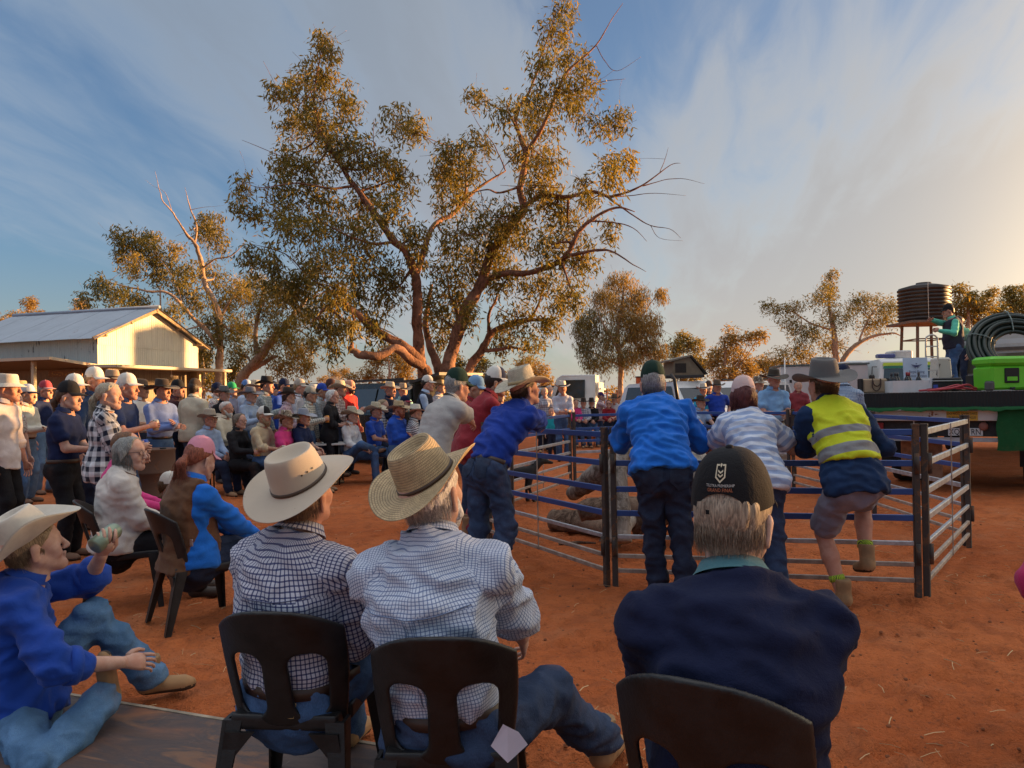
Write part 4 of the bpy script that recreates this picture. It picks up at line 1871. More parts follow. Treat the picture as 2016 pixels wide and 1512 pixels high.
def tree(name, label, base_d, limbs, clumps, leafm, barkm, rng, dens=1.0, size=.13, droop=1.0, depth=2.5, twigs=True, group=None, slim=.26, tone=.45, bushy=1.0):
    """limbs: lists of (px, py, radius_m, depth offset) measured on the photograph; clumps: (px, py, rx, ry) in pixels"""
    m = base_d / FPX
    b0 = limbs[0][0]
    base = at(b0[0], b0[1], base_d + (b0[3] if len(b0) > 3 else 0))
    root = thing(name, label, 'tree', (base.x, base.y, 0), 0, group)
    O = np.array(root.location)
    mb = MB()
    nodes = []
    for li, lb in enumerate(limbs):
        dz = 0.0
        pts, rad = [], []
        go = rng.normal(0, depth * .16)
        for i, q in enumerate(lb):
            off = q[3] if len(q) > 3 else None
            if off is None:
                dz += go
                off = dz
            p = np.array(at(q[0], q[1], base_d + off))
            pts.append(p - O)
            rad.append(q[2])
        if lb is limbs[0] or pts[0][2] < .6:
            pts.insert(0, V3(pts[0][0], pts[0][1], -.1))
            rad.insert(0, rad[0] * 1.25)
        # start on the nearest node of an earlier limb so nothing floats
        if nodes and li and pts[0][2] > .6:
            NN = np.array([x[0] for x in nodes])
            j = np.linalg.norm((NN - pts[0]) * (1, .35, 1), axis=1).argmin()
            sh = NN[j] - pts[0]
            fall = np.linspace(1, .35, len(pts))[:, None]
            pts = [p + sh * f for p, f in zip(pts, fall)]
        q, r = wiggle(pts, rad, rng)
        mb.tube(q, list(r), 10 if r[0] > .1 else 6)
        nodes += [(a, b) for a, b in zip(q, r)]
    NN = np.array([x[0] for x in nodes])
    RR = np.array([x[1] for x in nodes])
    cl = []
    for (px, py, rx, ry, *tn) in clumps:
        c0 = np.array(at(px, py, base_d)) - O
        j = np.linalg.norm((NN - c0) * (1, .2, 1), axis=1).argmin()
        c = c0.copy()
        dep = NN[j][1] * .8 + rng.normal(0, depth * .28)
        c = np.array(at(px, py, base_d + dep)) - O
        mm = (base_d + dep) / FPX
        r = (rx * mm, max(rx, ry) * mm * .9, ry * mm)
        n = int(1500 * (r[0] * r[2]) ** .80 * bushy) + 20
        cl.append((c + O, r, n, tn[0] if tn else tone))
        # a branchlet to the clump and fine twigs inside it
        a = NN[j]
        mid_ = (a + c) / 2 + rng.normal(size=3) * .12 * np.linalg.norm(c - a)
        r0 = min(RR[j] * .7, .045)
        q, rr = wiggle([a, mid_, c], [r0, r0 * .65, r0 * .35], rng, .4, 4)
        mb.tube(q, list(rr), 5)
        if twigs:
            for k in range(5):
                e = c + rng.normal(size=3) * np.array(r) * .75
                q, rr = wiggle([c, (c + e) / 2 + rng.normal(size=3) * .08, e], [r0 * .4, r0 * .25, .004], rng, .5, 3)
                mb.tube(q, list(rr), 4)
    mb.build('trunk', barkm, root, True)
    lm = leaves(cl, rng, dens, size, droop, slim)
    co = np.empty(len(lm.vertices) * 3, np.float32)
    lm.vertices.foreach_get('co', co)
    lm.vertices.foreach_set('co', (co.reshape(-1, 3) - O).astype(np.float32).ravel())
    link('crown', lm, root, leafm)
    return root


trng = np.random.default_rng(5)
BIG_LIMBS = [
    [(880, 880, .27, 0), (876, 790, .24, 0), (880, 735, .21, 0), (891, 680, .18, .1), (921, 605, .175, .2), (950, 550, .155, .2), (970, 496, .14, .2), (1005, 446, .125, 0), (1030, 412, .11, -.2), (1025, 367, .10, -.3), (1035, 307, .085, -.4), (1020, 258, .06, -.2), (1015, 228, .05, 0), (1040, 183, .04, .1), (1064, 119, .03, .2), (1090, 40, .015, .3)],
    [(862, 880, .24, -.3), (846, 790, .20, -.2), (834, 740, .175, -.2), (822, 670, .15, -.5), (822, 595, .14, -.8), (817, 546, .125, -1), (802, 501, .11, -1.1), (777, 476, .10, -1.2), (737, 422, .085, -1.2), (698, 367, .075, -1.0), (668, 322, .065, -.8), (643, 278, .055, -.6), (623, 238, .045, -.4), (618, 198, .035, -.2), (623, 149, .025, 0), (633, 99, .012, 0)],
    [(1035, 300, .07, -.4), (1070, 248, .055, -.6), (1094, 188, .045, -.6), (1119, 139, .035, -.6), (1174, 89, .02, -.5), (1203, 40, .012, -.4), (1226, 7, .006, -.3)],
    [(817, 546, .10, -1), (838, 470, .085, -.4), (862, 435, .075, .2), (886, 425, .07, .5), (906, 405, .06, .8), (945, 367, .045, 1.2), (995, 337, .02, 1.5)],
    [(906, 405, .045, .8), (918, 370, .04, .8), (915, 330, .03, .9), (890, 290, .02, 1)],
    [(941, 580, .10, .2), (968, 556, .095, .0), (995, 546, .09, -.5), (1055, 541, .085, -1), (1104, 521, .08, -1.3), (1129, 486, .07, -1.5), (1144, 456, .062, -1.5), (1174, 432, .045, -1.6), (1213, 412, .03, -1.6), (1250, 420, .012, -1.6)],
    [(1114, 516, .05, -1.3), (1164, 501, .04, -1.6), (1204, 501, .03, -1.8), (1240, 520, .018, -2), (1273, 538, .006, -2)],
    [(1030, 412, .075, -.2), (1065, 387, .065, -.6), (1119, 389, .058, -1), (1164, 377, .05, -1.2), (1204, 387, .04, -1.3), (1263, 367, .025, -1.4), (1318, 327, .013, -1.4), (1340, 322, .004, -1.4)],
    [(1199, 390, .028, -1.3), (1243, 422, .02, -1.2), (1283, 446, .013, -1.2), (1320, 452, .008, -1.2), (1342, 470, .004, -1.2)],
    [(1263, 367, .018, -1.4), (1300, 357, .012, -1.3), (1340, 352, .008, -1.3), (1387, 362, .003, -1.3)],
    [(1283, 446, .010, -1.2), (1300, 470, .006, -1.2), (1345, 475, .003, -1.2)],
    [(1204, 387, .02, -1.3), (1240, 385, .014, -1), (1290, 380, .008, -1), (1350, 385, .003, -1)],
    [(1300, 345, .010, -1.4), (1312, 310, .006, -1.4), (1316, 292, .003, -1.4)],
    [(1150, 420, .03, -1.5), (1190, 425, .02, -1.4), (1240, 440, .012, -1.3), (1270, 470, .004, -1.3)],
    [(892, 880, .19, .4), (905, 780, .16, .6), (921, 729, .15, .8), (950, 689, .125, .9), (965, 660, .11, 1), (1010, 635, .085, 1), (1045, 630, .065, 1), (1089, 630, .03, 1)],
    [(950, 689, .07, .9), (985, 686, .06, .8), (1015, 684, .045, .7), (1030, 690, .02, .7)],
    [(965, 660, .06, 1), (962, 625, .05, 1), (975, 595, .035, 1), (985, 570, .02, 1)],
    [(1045, 630, .045, 1), (1060, 600, .04, .9), (1068, 560, .035, .8), (1060, 545, .03, .6)],
    [(858, 880, .20, -.6), (846, 760, .16, -.8), (832, 722, .14, -1), (805, 690, .14, -1.2), (770, 668, .125, -1.4), (730, 648, .105, -1.6), (700, 615, .085, -1.8), (680, 602, .07, -1.9), (655, 600, .06, -2), (626, 622, .035, -2)],
    [(830, 725, .13, -1), (800, 705, .12, -1.4), (777, 689, .115, -1.6), (740, 702, .11, -1.9), (712, 700, .10, -2), (693, 692, .085, -2.1), (688, 682, .05, -2.1)],
    [(695, 692, .045, -2.1), (692, 660, .04, -2.1), (698, 630, .03, -2), (690, 600, .015, -2)],
    [(680, 602, .04, -1.9), (640, 570, .03, -2), (600, 540, .022, -2), (560, 500, .015, -2), (490, 480, .006, -2)],
    [(892, 880, .20, .2), (868, 760, .16, .5), (862, 720, .14, .6), (845, 680, .11, .8), (838, 640, .09, 1), (843, 600, .07, 1.2), (850, 560, .04, 1.3)],
    [(905, 650, .06, .3), (900, 610, .05, .6), (888, 580, .04, .9), (880, 540, .025, 1)],
    [(777, 476, .05, -1.2), (740, 480, .04, -1.6), (700, 470, .03, -1.8), (640, 440, .02, -2), (600, 400, .01, -2)],
    [(698, 367, .04, -1), (640, 370, .03, -1.4), (580, 360, .02, -1.6), (520, 370, .012, -1.8), (478, 360, .006, -1.8)],
    [(1025, 367, .04, -.3), (985, 380, .03, -.6), (960, 372, .02, -.8), (930, 380, .01, -.8)],
    [(1020, 258, .04, -.2), (1000, 220, .03, -.4), (985, 215, .02, -.6), (950, 195, .01, -.6)],
    [(995, 337, .02, 1.5), (975, 290, .014, 1.4), (945, 250, .009, 1.4), (920, 205, .004, 1.4)],
    [(970, 330, .012, 1.3), (950, 300, .008, 1.3), (953, 260, .004, 1.3)],
    [(1174, 89, .012, -.5), (1190, 120, .01, -.5), (1215, 140, .008, -.5), (1262, 112, .003, -.5)],
    [(1119, 195, .02, -.5), (1160, 180, .014, -.5), (1200, 165, .01, -.5), (1240, 158, .004, -.5)],
]
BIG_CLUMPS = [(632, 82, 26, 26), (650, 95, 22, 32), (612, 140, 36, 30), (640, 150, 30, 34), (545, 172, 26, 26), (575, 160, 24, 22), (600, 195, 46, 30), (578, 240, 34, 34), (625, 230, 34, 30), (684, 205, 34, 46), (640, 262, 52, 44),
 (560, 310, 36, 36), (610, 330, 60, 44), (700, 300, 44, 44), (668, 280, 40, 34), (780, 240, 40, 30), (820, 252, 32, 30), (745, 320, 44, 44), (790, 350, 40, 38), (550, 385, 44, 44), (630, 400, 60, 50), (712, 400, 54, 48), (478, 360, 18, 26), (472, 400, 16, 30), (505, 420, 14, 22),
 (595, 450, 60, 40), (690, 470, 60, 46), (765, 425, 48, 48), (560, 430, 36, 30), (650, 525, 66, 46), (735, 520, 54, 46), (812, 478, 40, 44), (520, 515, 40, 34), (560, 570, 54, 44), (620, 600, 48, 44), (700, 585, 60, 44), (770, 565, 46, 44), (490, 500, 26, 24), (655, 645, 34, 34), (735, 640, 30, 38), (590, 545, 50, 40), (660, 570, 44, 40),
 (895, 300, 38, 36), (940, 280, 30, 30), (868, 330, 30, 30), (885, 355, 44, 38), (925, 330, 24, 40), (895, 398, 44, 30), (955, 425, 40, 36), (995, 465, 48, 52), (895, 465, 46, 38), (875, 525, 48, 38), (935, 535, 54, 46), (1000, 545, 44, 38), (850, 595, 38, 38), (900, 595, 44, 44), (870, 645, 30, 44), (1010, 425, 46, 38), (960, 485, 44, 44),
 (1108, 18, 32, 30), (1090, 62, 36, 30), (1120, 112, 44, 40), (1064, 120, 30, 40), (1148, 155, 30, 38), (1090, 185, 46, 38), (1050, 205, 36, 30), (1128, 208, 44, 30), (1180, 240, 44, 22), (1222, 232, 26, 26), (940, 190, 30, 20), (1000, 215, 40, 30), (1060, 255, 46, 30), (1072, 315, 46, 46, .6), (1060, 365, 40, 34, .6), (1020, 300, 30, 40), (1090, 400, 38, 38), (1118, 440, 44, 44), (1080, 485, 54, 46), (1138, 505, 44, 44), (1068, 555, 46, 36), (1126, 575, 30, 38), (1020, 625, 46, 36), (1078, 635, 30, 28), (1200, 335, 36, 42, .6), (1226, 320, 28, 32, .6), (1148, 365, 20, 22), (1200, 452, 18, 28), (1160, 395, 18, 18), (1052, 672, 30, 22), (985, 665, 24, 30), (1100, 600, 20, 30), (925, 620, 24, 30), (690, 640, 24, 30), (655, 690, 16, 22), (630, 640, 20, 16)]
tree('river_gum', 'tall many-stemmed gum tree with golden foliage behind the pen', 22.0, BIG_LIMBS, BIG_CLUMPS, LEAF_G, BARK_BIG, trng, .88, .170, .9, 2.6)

L_LIMBS = [
    [(433, 830, .26, 0), (433, 749, .21, 0), (433, 687, .19, 0), (430, 615, .17, 0), (410, 574, .15, .2), (398, 538, .135, .3), (392, 505, .12, .3), (386, 482, .10, .3), (374, 467, .08, .2), (353, 440, .05, 0), (338, 416, .038, -.2), (320, 395, .026, -.4), (314, 374, .018, -.4), (305, 336, .005, -.5)],
    [(428, 690, .13, 0), (421, 678, .12, -.2), (392, 642, .10, -.6), (356, 604, .085, -1), (326, 577, .07, -1.2), (285, 574, .05, -1.4), (249, 565, .035, -1.5), (213, 556, .02, -1.6)],
    [(386, 479, .07, .3), (389, 443, .05, .4), (377, 413, .035, .5), (370, 390, .02, .5), (365, 368, .006, .5)],
    [(398, 529, .06, .3), (421, 511, .045, .1), (457, 502, .03, 0), (484, 473, .01, -.1)],
    [(338, 416, .02, -.2), (325, 380, .012, -.2), (300, 365, .007, -.2), (285, 353, .003, -.2)],
    [(377, 413, .02, .5), (400, 408, .012, .5), (425, 406, .006, .5), (443, 404, .003, .5)],
    [(392, 642, .05, -.6), (362, 650, .035, -.8), (330, 640, .02, -.9), (300, 615, .01, -1)],
    [(430, 640, .09, 0), (445, 600, .07, .3), (470, 575, .045, .6), (488, 560, .02, .8)],
    [(356, 604, .03, -1), (345, 560, .02, -1), (320, 520, .012, -1), (290, 480, .006, -1)],
]
L_CLUMPS = [(262, 468, 38, 20, .35), (238, 468, 24, 20, .3), (290, 495, 30, 26, .3), (248, 500, 20, 26), (318, 510, 30, 24, .3), (345, 485, 20, 12, .8), (405, 450, 28, 28), (430, 470, 24, 28), (412, 430, 26, 16), (262, 520, 22, 24, .7), (320, 535, 32, 26, .3), (370, 530, 30, 24), (355, 560, 26, 24), (200, 560, 24, 24, .3), (232, 582, 36, 26, .3), (270, 592, 30, 20, .3), (165, 590, 12, 24), (420, 540, 28, 30), (385, 590, 30, 28), (440, 590, 36, 30, .6), (470, 568, 28, 28, .6), (412, 640, 28, 28), (400, 690, 22, 30), (450, 650, 28, 34), (300, 470, 18, 16), (345, 610, 24, 18)]  # clump tones paint sunlit and shaded foliage into the leaf colour
tree('gum_tree', 'straggly gum tree with bare dead top limbs beside the shed', 27.0, [[(a, b, c * .66, d) for a, b, c, d in l] for l in L_LIMBS], L_CLUMPS, LEAF_G, BARK_PALE, trng, 1.3, .15, .9, 2.2)
M_LIMBS = [
    [(468, 830, .24, 0), (472, 749, .20, 0), (502, 711, .18, 0), (523, 687, .165, 0), (546, 657, .13, 0), (576, 621, .09, .2), (600, 595, .05, .3), (615, 560, .02, .3)],
    [(500, 745, .14, .3), (517, 731, .12, .3), (546, 711, .07, .3), (552, 706, .03, .3)],
    [(510, 705, .10, 0), (505, 650, .08, .3), (515, 600, .06, .5), (520, 560, .03, .6)],
    [(560, 640, .06, 0), (590, 650, .04, .2), (610, 665, .02, .3)],
]
M_CLUMPS = [(520, 600, 40, 34), (560, 640, 36, 30, .6), (500, 560, 34, 30), (560, 570, 30, 30), (600, 620, 24, 24, .7), (590, 690, 30, 28, .8), (565, 665, 26, 26, .7), (612, 672, 20, 18, .8), (560, 718, 36, 22, .8), (470, 700, 24, 34), (520, 680, 30, 28, .6), (480, 640, 26, 28), (600, 720, 24, 16, .8), (455, 740, 26, 22)]
tree('gum_tree', 'gum tree with thick leaning trunk glowing orange beyond the crowd', 29.5, M_LIMBS, M_CLUMPS, LEAF_G, BARK_PALE, trng, 1.4, .15, .9, 2.0)
R_LIMBS = [
    [(1222, 830, .15, 0), (1222, 760, .12, 0), (1222, 710, .11, 0), (1216, 650, .09, .1), (1224, 600, .06, .2), (1228, 560, .02, .2)],
    [(1222, 700, .07, 0), (1200, 660, .05, -.3), (1180, 620, .03, -.4), (1170, 590, .01, -.4)],
    [(1222, 690, .07, 0), (1250, 650, .05, .4), (1275, 610, .03, .6), (1295, 580, .01, .7)],
    [(1222, 720, .06, 0), (1190, 705, .04, -.3), (1160, 690, .02, -.4)],
]
R_CLUMPS = [(1225, 555, 32, 22, .8), (1190, 585, 30, 26, .45), (1258, 590, 26, 30, .75), (1222, 615, 40, 32, .75), (1164, 632, 24, 30, .3), (1280, 640, 24, 34, .85), (1250, 645, 34, 32, .85), (1200, 668, 40, 28, .45), (1152, 675, 18, 30, .3), (1262, 690, 30, 26, .7), (1302, 580, 12, 16, .7), (1175, 710, 34, 22, .4), (1230, 705, 30, 20, .5), (1296, 690, 20, 26, .6), (1140, 640, 12, 26, .3)]  # sunlit right side and shaded left side painted in by clump tone
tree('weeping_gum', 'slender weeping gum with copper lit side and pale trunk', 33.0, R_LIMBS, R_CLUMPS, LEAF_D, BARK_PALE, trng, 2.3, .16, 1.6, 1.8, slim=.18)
T_LIMBS = [
    [(1646, 830, .20, 0), (1648, 740, .16, 0), (1645, 690, .13, 0), (1640, 640, .10, .1), (1632, 600, .07, .2), (1640, 560, .03, .2)],
    [(1656, 740, .13, .3), (1668, 705, .12, .4), (1690, 680, .10, .5), (1720, 664, .07, .6), (1760, 656, .04, .6), (1782, 665, .01, .6)],
    [(1640, 650, .06, 0), (1600, 640, .04, -.3), (1560, 615, .025, -.5), (1515, 600, .01, -.6)],
    [(1690, 680, .05, .5), (1705, 640, .04, .6), (1725, 610, .02, .8)],
]
T_CLUMPS = [(1638, 545, 16, 18, .5), (1632, 570, 22, 20), (1512, 598, 16, 12), (1535, 608, 20, 13), (1565, 606, 18, 16, .6), (1615, 585, 30, 22), (1560, 640, 26, 22), (1600, 655, 36, 28, .35), (1650, 620, 36, 28, .4), (1690, 592, 24, 22), (1720, 600, 28, 24, .5), (1750, 602, 24, 20), (1715, 638, 30, 20, .6), (1570, 690, 36, 22, .7), (1528, 705, 30, 22, .7), (1640, 678, 30, 22, .6), (1745, 630, 20, 16), (1590, 715, 40, 18, .6)]
tree('gum_tree', 'spreading gum tree left of the water tank', 34.0, T_LIMBS, T_CLUMPS, LEAF_G, BARK_PALE, trng, 1.2, .14, .7, 2.0)
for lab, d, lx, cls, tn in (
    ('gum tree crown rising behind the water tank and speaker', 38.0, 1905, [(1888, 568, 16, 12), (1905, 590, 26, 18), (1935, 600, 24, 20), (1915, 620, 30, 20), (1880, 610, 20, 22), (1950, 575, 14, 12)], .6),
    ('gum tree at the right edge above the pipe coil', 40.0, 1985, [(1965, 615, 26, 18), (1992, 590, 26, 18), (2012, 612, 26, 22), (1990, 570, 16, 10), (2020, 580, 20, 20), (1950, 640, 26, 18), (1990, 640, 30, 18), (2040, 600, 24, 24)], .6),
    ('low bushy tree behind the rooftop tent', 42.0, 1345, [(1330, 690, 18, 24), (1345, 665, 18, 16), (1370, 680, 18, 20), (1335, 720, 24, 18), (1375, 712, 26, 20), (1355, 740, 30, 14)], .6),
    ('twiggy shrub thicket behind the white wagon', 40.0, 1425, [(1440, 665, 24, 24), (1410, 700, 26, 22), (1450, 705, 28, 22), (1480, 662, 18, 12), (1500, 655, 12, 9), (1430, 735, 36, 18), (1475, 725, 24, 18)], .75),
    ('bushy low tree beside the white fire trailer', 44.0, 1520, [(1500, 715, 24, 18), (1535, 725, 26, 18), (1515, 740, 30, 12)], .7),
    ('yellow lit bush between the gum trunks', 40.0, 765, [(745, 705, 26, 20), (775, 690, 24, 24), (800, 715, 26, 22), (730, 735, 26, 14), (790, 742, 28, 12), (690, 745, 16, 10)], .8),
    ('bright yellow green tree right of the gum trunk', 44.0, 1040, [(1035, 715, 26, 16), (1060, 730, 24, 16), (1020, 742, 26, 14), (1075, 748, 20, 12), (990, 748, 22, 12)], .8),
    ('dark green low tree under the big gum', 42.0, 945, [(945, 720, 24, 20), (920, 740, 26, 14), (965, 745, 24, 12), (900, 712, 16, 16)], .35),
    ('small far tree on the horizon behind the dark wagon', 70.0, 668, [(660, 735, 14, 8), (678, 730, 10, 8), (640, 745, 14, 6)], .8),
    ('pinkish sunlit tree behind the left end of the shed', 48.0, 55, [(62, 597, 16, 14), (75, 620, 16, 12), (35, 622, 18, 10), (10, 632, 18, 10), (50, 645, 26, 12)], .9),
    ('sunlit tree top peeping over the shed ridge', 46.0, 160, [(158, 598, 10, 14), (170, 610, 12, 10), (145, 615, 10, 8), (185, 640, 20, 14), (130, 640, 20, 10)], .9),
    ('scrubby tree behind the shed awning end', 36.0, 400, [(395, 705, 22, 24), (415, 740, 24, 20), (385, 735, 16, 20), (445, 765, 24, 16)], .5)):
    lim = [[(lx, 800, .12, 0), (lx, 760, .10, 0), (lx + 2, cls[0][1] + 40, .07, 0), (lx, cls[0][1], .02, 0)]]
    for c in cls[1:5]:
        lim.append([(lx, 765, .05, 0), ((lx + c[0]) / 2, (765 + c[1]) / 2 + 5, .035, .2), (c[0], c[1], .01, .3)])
    tree('scrub_tree', lab, d, lim, cls, LEAF_D if tn > .65 else LEAF_G, BARK_PALE, trng, 1.3, .20, .5, 1.6, tone=tn)  # high tones put the sunlit look into the leaf colour

# far scrub: a low mass along the horizon
def far_scrub():
    rng = np.random.default_rng(3)
    cl = []
    for k in range(170):
        a = rng.uniform(-.62, .62)
        d = rng.uniform(75, 170)
        h = rng.uniform(.8, 2.2) * (1.0 if rng.random() < .8 else 1.5)
        cl.append((V3(math.tan(a) * d, d, h * .8), (rng.uniform(1.5, 4.0), 2.0, h), 130, rng.uniform(.3, .95)))
    me = leaves(cl, rng, 1.0, .55, .2, .5)
    o = link('far_scrub', me, None, LEAF_D)
    tag(o, 'low mulga scrub along the far horizon', 'scrub', kind='stuff')


far_scrub()


# ---------------------------------------------------------------- the shed
def corr(w, L, pitch=.076, amp=.009, seg=4):
    """corrugated sheet: x across the corrugations (0..w), y along (0..L), relief in z"""
    n = max(2, int(round(w / pitch * seg)))
    v, f = [], []
    for j in (0, 1):
        for i in range(n + 1):
            x = w * i / n
            v.append((x, L * j, amp * math.sin(2 * math.pi * x / pitch)))
    for i in range(n):
        f.append((i, i + 1, n + 2 + i, n + 1 + i))
    return v, f


def corr_mat(name, col, patch, under, rough=.6, metal=0.0, rust=(.20, .10, .06)):
    """weathered sheet iron: chalky paint flaked off in streaks and patches"""
    def f(g, b):
        co = g.n('ShaderNodeTexCoord').outputs['Object']
        inf = g.n('ShaderNodeObjectInfo')
        co = g.vmath('ADD', co, g.comb(g.math('MULTIPLY', inf.outputs['Random'], 40.0), 0, 0))
        st = g.noise(g.scale(co, (1.0, .18, 1.0)), 11.0, 5, .7, .4)
        pa = g.noise(co, 2.2, 5, .65, .3)
        m = g.math('MULTIPLY', g.mapr(st, .55, .60), g.mapr(pa, .62 - patch, .70 - patch))
        c = g.mix(g.noise(co, 1.2, 3), tuple(q * .84 for q in col), tuple(min(q * 1.1, .9) for q in col))
        c = g.mix(g.mapr(g.noise(g.scale(co, (1, .1, 1)), 6.0, 4), .45, .75, 0, .35), c, tuple(q * .6 for q in col))
        c = g.mix(m, c, under)
        c = g.mix(g.mapr(g.noise(co, 9.0, 5, .7), .66, .74, 0, .6), c, rust)
        g.set(b.inputs['Base Color'], c)
        b.inputs['Roughness'].default_value = rough
        b.inputs['Metallic'].default_value = metal
        g.set(b.inputs['Normal'], g.bump(g.noise(co, 60.0, 3), .2, .004))
    return material(('corr', name), f)


def place_sheet(name, me, parent, o, ax, ay, mat):
    """lay a sheet mesh with its x along ax, y along ay from o (parent space)"""
    ax, ay = Vector(ax).normalized(), Vector(ay).normalized()
    az = ax.cross(ay)
    ob = link(name, me, parent)
    ob.matrix_local = Matrix.Translation(o) @ Matrix((ax, ay, az)).transposed().to_4x4()
    if len(me.materials) == 0:
        me.materials.append(mat)
    return objmat(ob, [mat])


def make_shed():
    c0 = at(192, 700, 21.0)
    al = math.atan2(.9, -3.3)                      # along the long wall, away to the left
    root = thing('shed', 'old corrugated iron shed with flaking cream and blue paint', 'shed', (c0.x, c0.y, 0), al)
    # local: x along the long (front) wall, -y... the gable runs along +y? choose y away from the camera
    Lx, Wy, eave, ridge = 5.0, 4.2, 3.40, 4.34
    sgn = -1                                        # local y that points away from the viewer
    FR = corr_mat('front_blue', (.52, .57, .55), .10, (.10, .12, .13))
    GB = corr_mat('gable_cream', (.70, .66, .54), .03, (.22, .20, .16))
    RF = corr_mat('roof_iron', (.30, .35, .41), .02, (.20, .13, .10), .45, .35)
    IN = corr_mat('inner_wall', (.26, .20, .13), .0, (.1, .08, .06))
    TIM = plain('shed_timber', (.30, .22, .14), .85, 0, .3, 8, .3, 60)
    FASC = painted('fascia', (.55, .45, .32), .3)
    Y = lambda t: sgn * t
    # walls above the awnings, in sheets
    sw = .76
    n = int(Lx / sw) + 1
    for i in range(n):
        w = min(sw, Lx - i * sw)
        if w < .05:
            continue
        v, f = corr(w, eave - 2.55)
        place_sheet('wall_sheet', mesh(v, f), root, (i * sw, Y(0), 2.55), (1, 0, 0), (0, 0, 1), FR)
    ng = 6
    for i in range(ng):
        w = Wy / ng
        # lower row and upper (gable) row, the upper trimmed to the roof slope
        v, f = corr(w, .62)
        place_sheet('wall_sheet', mesh(v, f), root, (0, Y(i * w), 2.55), (0, sgn, 0), (0, 0, 1), GB)
        nseg = int(round(w / .076 * 4))
        vv, ff = [], []
        for k in range(nseg + 1):
            x = w * k / nseg
            t = i * w + x
            top = eave + (ridge - eave) * (1 - abs(t - Wy / 2) / (Wy / 2)) - 3.17
            z = .009 * math.sin(2 * math.pi * x / .076)
            vv += [(x, 0, z), (x, max(top, .02), z)]
        ff = [(2 * k, 2 * k + 2, 2 * k + 3, 2 * k + 1) for k in range(nseg)]
        place_sheet('gable_sheet', mesh(vv, ff), root, (-.012, Y(i * w), 3.165), (0, sgn, 0), (0, 0, 1), GB)
    # back and far walls, plain
    mb = MB()
    mb.box((Lx / 2, Y(Wy), 1.7), (Lx, .03, 3.4))
    mb.box((Lx, Y(Wy / 2), 1.7), (.03, Wy, 3.4))
    mb.build('back_wall', IN, root)
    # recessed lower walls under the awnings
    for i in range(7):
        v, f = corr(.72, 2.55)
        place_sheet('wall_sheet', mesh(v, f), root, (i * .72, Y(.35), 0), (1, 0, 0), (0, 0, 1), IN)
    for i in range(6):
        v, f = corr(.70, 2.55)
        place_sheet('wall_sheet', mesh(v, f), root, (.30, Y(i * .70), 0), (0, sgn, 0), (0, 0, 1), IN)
    # roof sheets, both slopes
    ov, oe = .28, .35
    rl = Lx + 2 * ov
    for side in (0, 1):
        for i in range(8):
            w = rl / 8
            dy = Wy / 2 + oe
            dz = (ridge - eave) * (Wy / 2 + oe) / (Wy / 2)
            v, f = corr(w + .03, math.hypot(dy, dz))
            me = mesh(v, f)
            x0 = -ov + i * w
            zt = ridge + .06 + (i % 2) * .006
            if side == 0:
                place_sheet('roof_sheet', me, root, (x0, Y(-oe), zt - dz), (1, 0, 0), (0, sgn * dy, dz), RF)
            else:
                place_sheet('roof_sheet', me, root, (x0, Y(Wy + oe), zt - dz), (1, 0, 0), (0, -sgn * dy, dz), RF)
    mb = MB()
    mb.tube([(-ov - .02, Y(Wy / 2), ridge + .085), (Lx + ov, Y(Wy / 2), ridge + .085)], .06, 8)
    mb.build('ridge_cap', RF, root, True)
    # rafters and purlin ends under the gable overhang
    for t in (0.02, .25, .5, .75, .98):
        mb = MB()
        y = Wy * t
        z = eave + (ridge - eave) * (1 - abs(y - Wy / 2) / (Wy / 2))
        mb.tube([(-ov + .04, Y(y), z - .02), (.3, Y(y), z - .02)], .045, 7)
        mb.build('purlin', TIM, root, True)
    for sd in (0, 1):
        mb = MB()
        a = (-.20, Y(-oe if sd == 0 else Wy + oe), eave - .10)
        mb.bar(a, (-.20, Y(Wy / 2), ridge - .03), .05, .09)
        mb.build('barge_board', TIM, root)
    # front awning (towards the viewer) and gable awning
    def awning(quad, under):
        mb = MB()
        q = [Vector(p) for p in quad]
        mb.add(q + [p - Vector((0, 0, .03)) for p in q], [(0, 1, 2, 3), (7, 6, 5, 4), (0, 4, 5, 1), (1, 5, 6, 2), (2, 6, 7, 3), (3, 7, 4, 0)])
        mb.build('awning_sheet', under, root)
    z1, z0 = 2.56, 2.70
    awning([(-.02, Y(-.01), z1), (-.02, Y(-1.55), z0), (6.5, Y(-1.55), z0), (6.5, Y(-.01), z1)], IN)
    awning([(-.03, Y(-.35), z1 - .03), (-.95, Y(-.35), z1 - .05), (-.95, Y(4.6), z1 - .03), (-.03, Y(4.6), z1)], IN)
    for a, b, nm in (((-.04, Y(-.02), z1 + .01), (-.04, Y(-1.57), z0 + .01), 'fascia'), ((-.04, Y(-1.58), z0 + .01), (6.5, Y(-1.58), z0 + .01), 'fascia'),
                     ((-.97, Y(-.38), z1 - .03), (-.97, Y(4.62), z1 - .01), 'fascia'), ((-.97, Y(-.38), z1 - .03), (-.05, Y(-.38), z1 - .01), 'fascia')):
        MB().bar(a, b, .04, .075).build(nm, FASC, root)
    for (x, y, h) in ((.75, -1.35, 2.66), (2.9, -1.35, 2.66), (-.02, .02, 2.55), (-.85, 4.4, 2.5), (-.10, 4.1, 2.5)):
        MB().bar((x, Y(y), 0), (x, Y(y), h), .09, .09, up=(0, 1, 0)).build('veranda_post', painted('post_paint', (.55, .46, .30), .4), root)
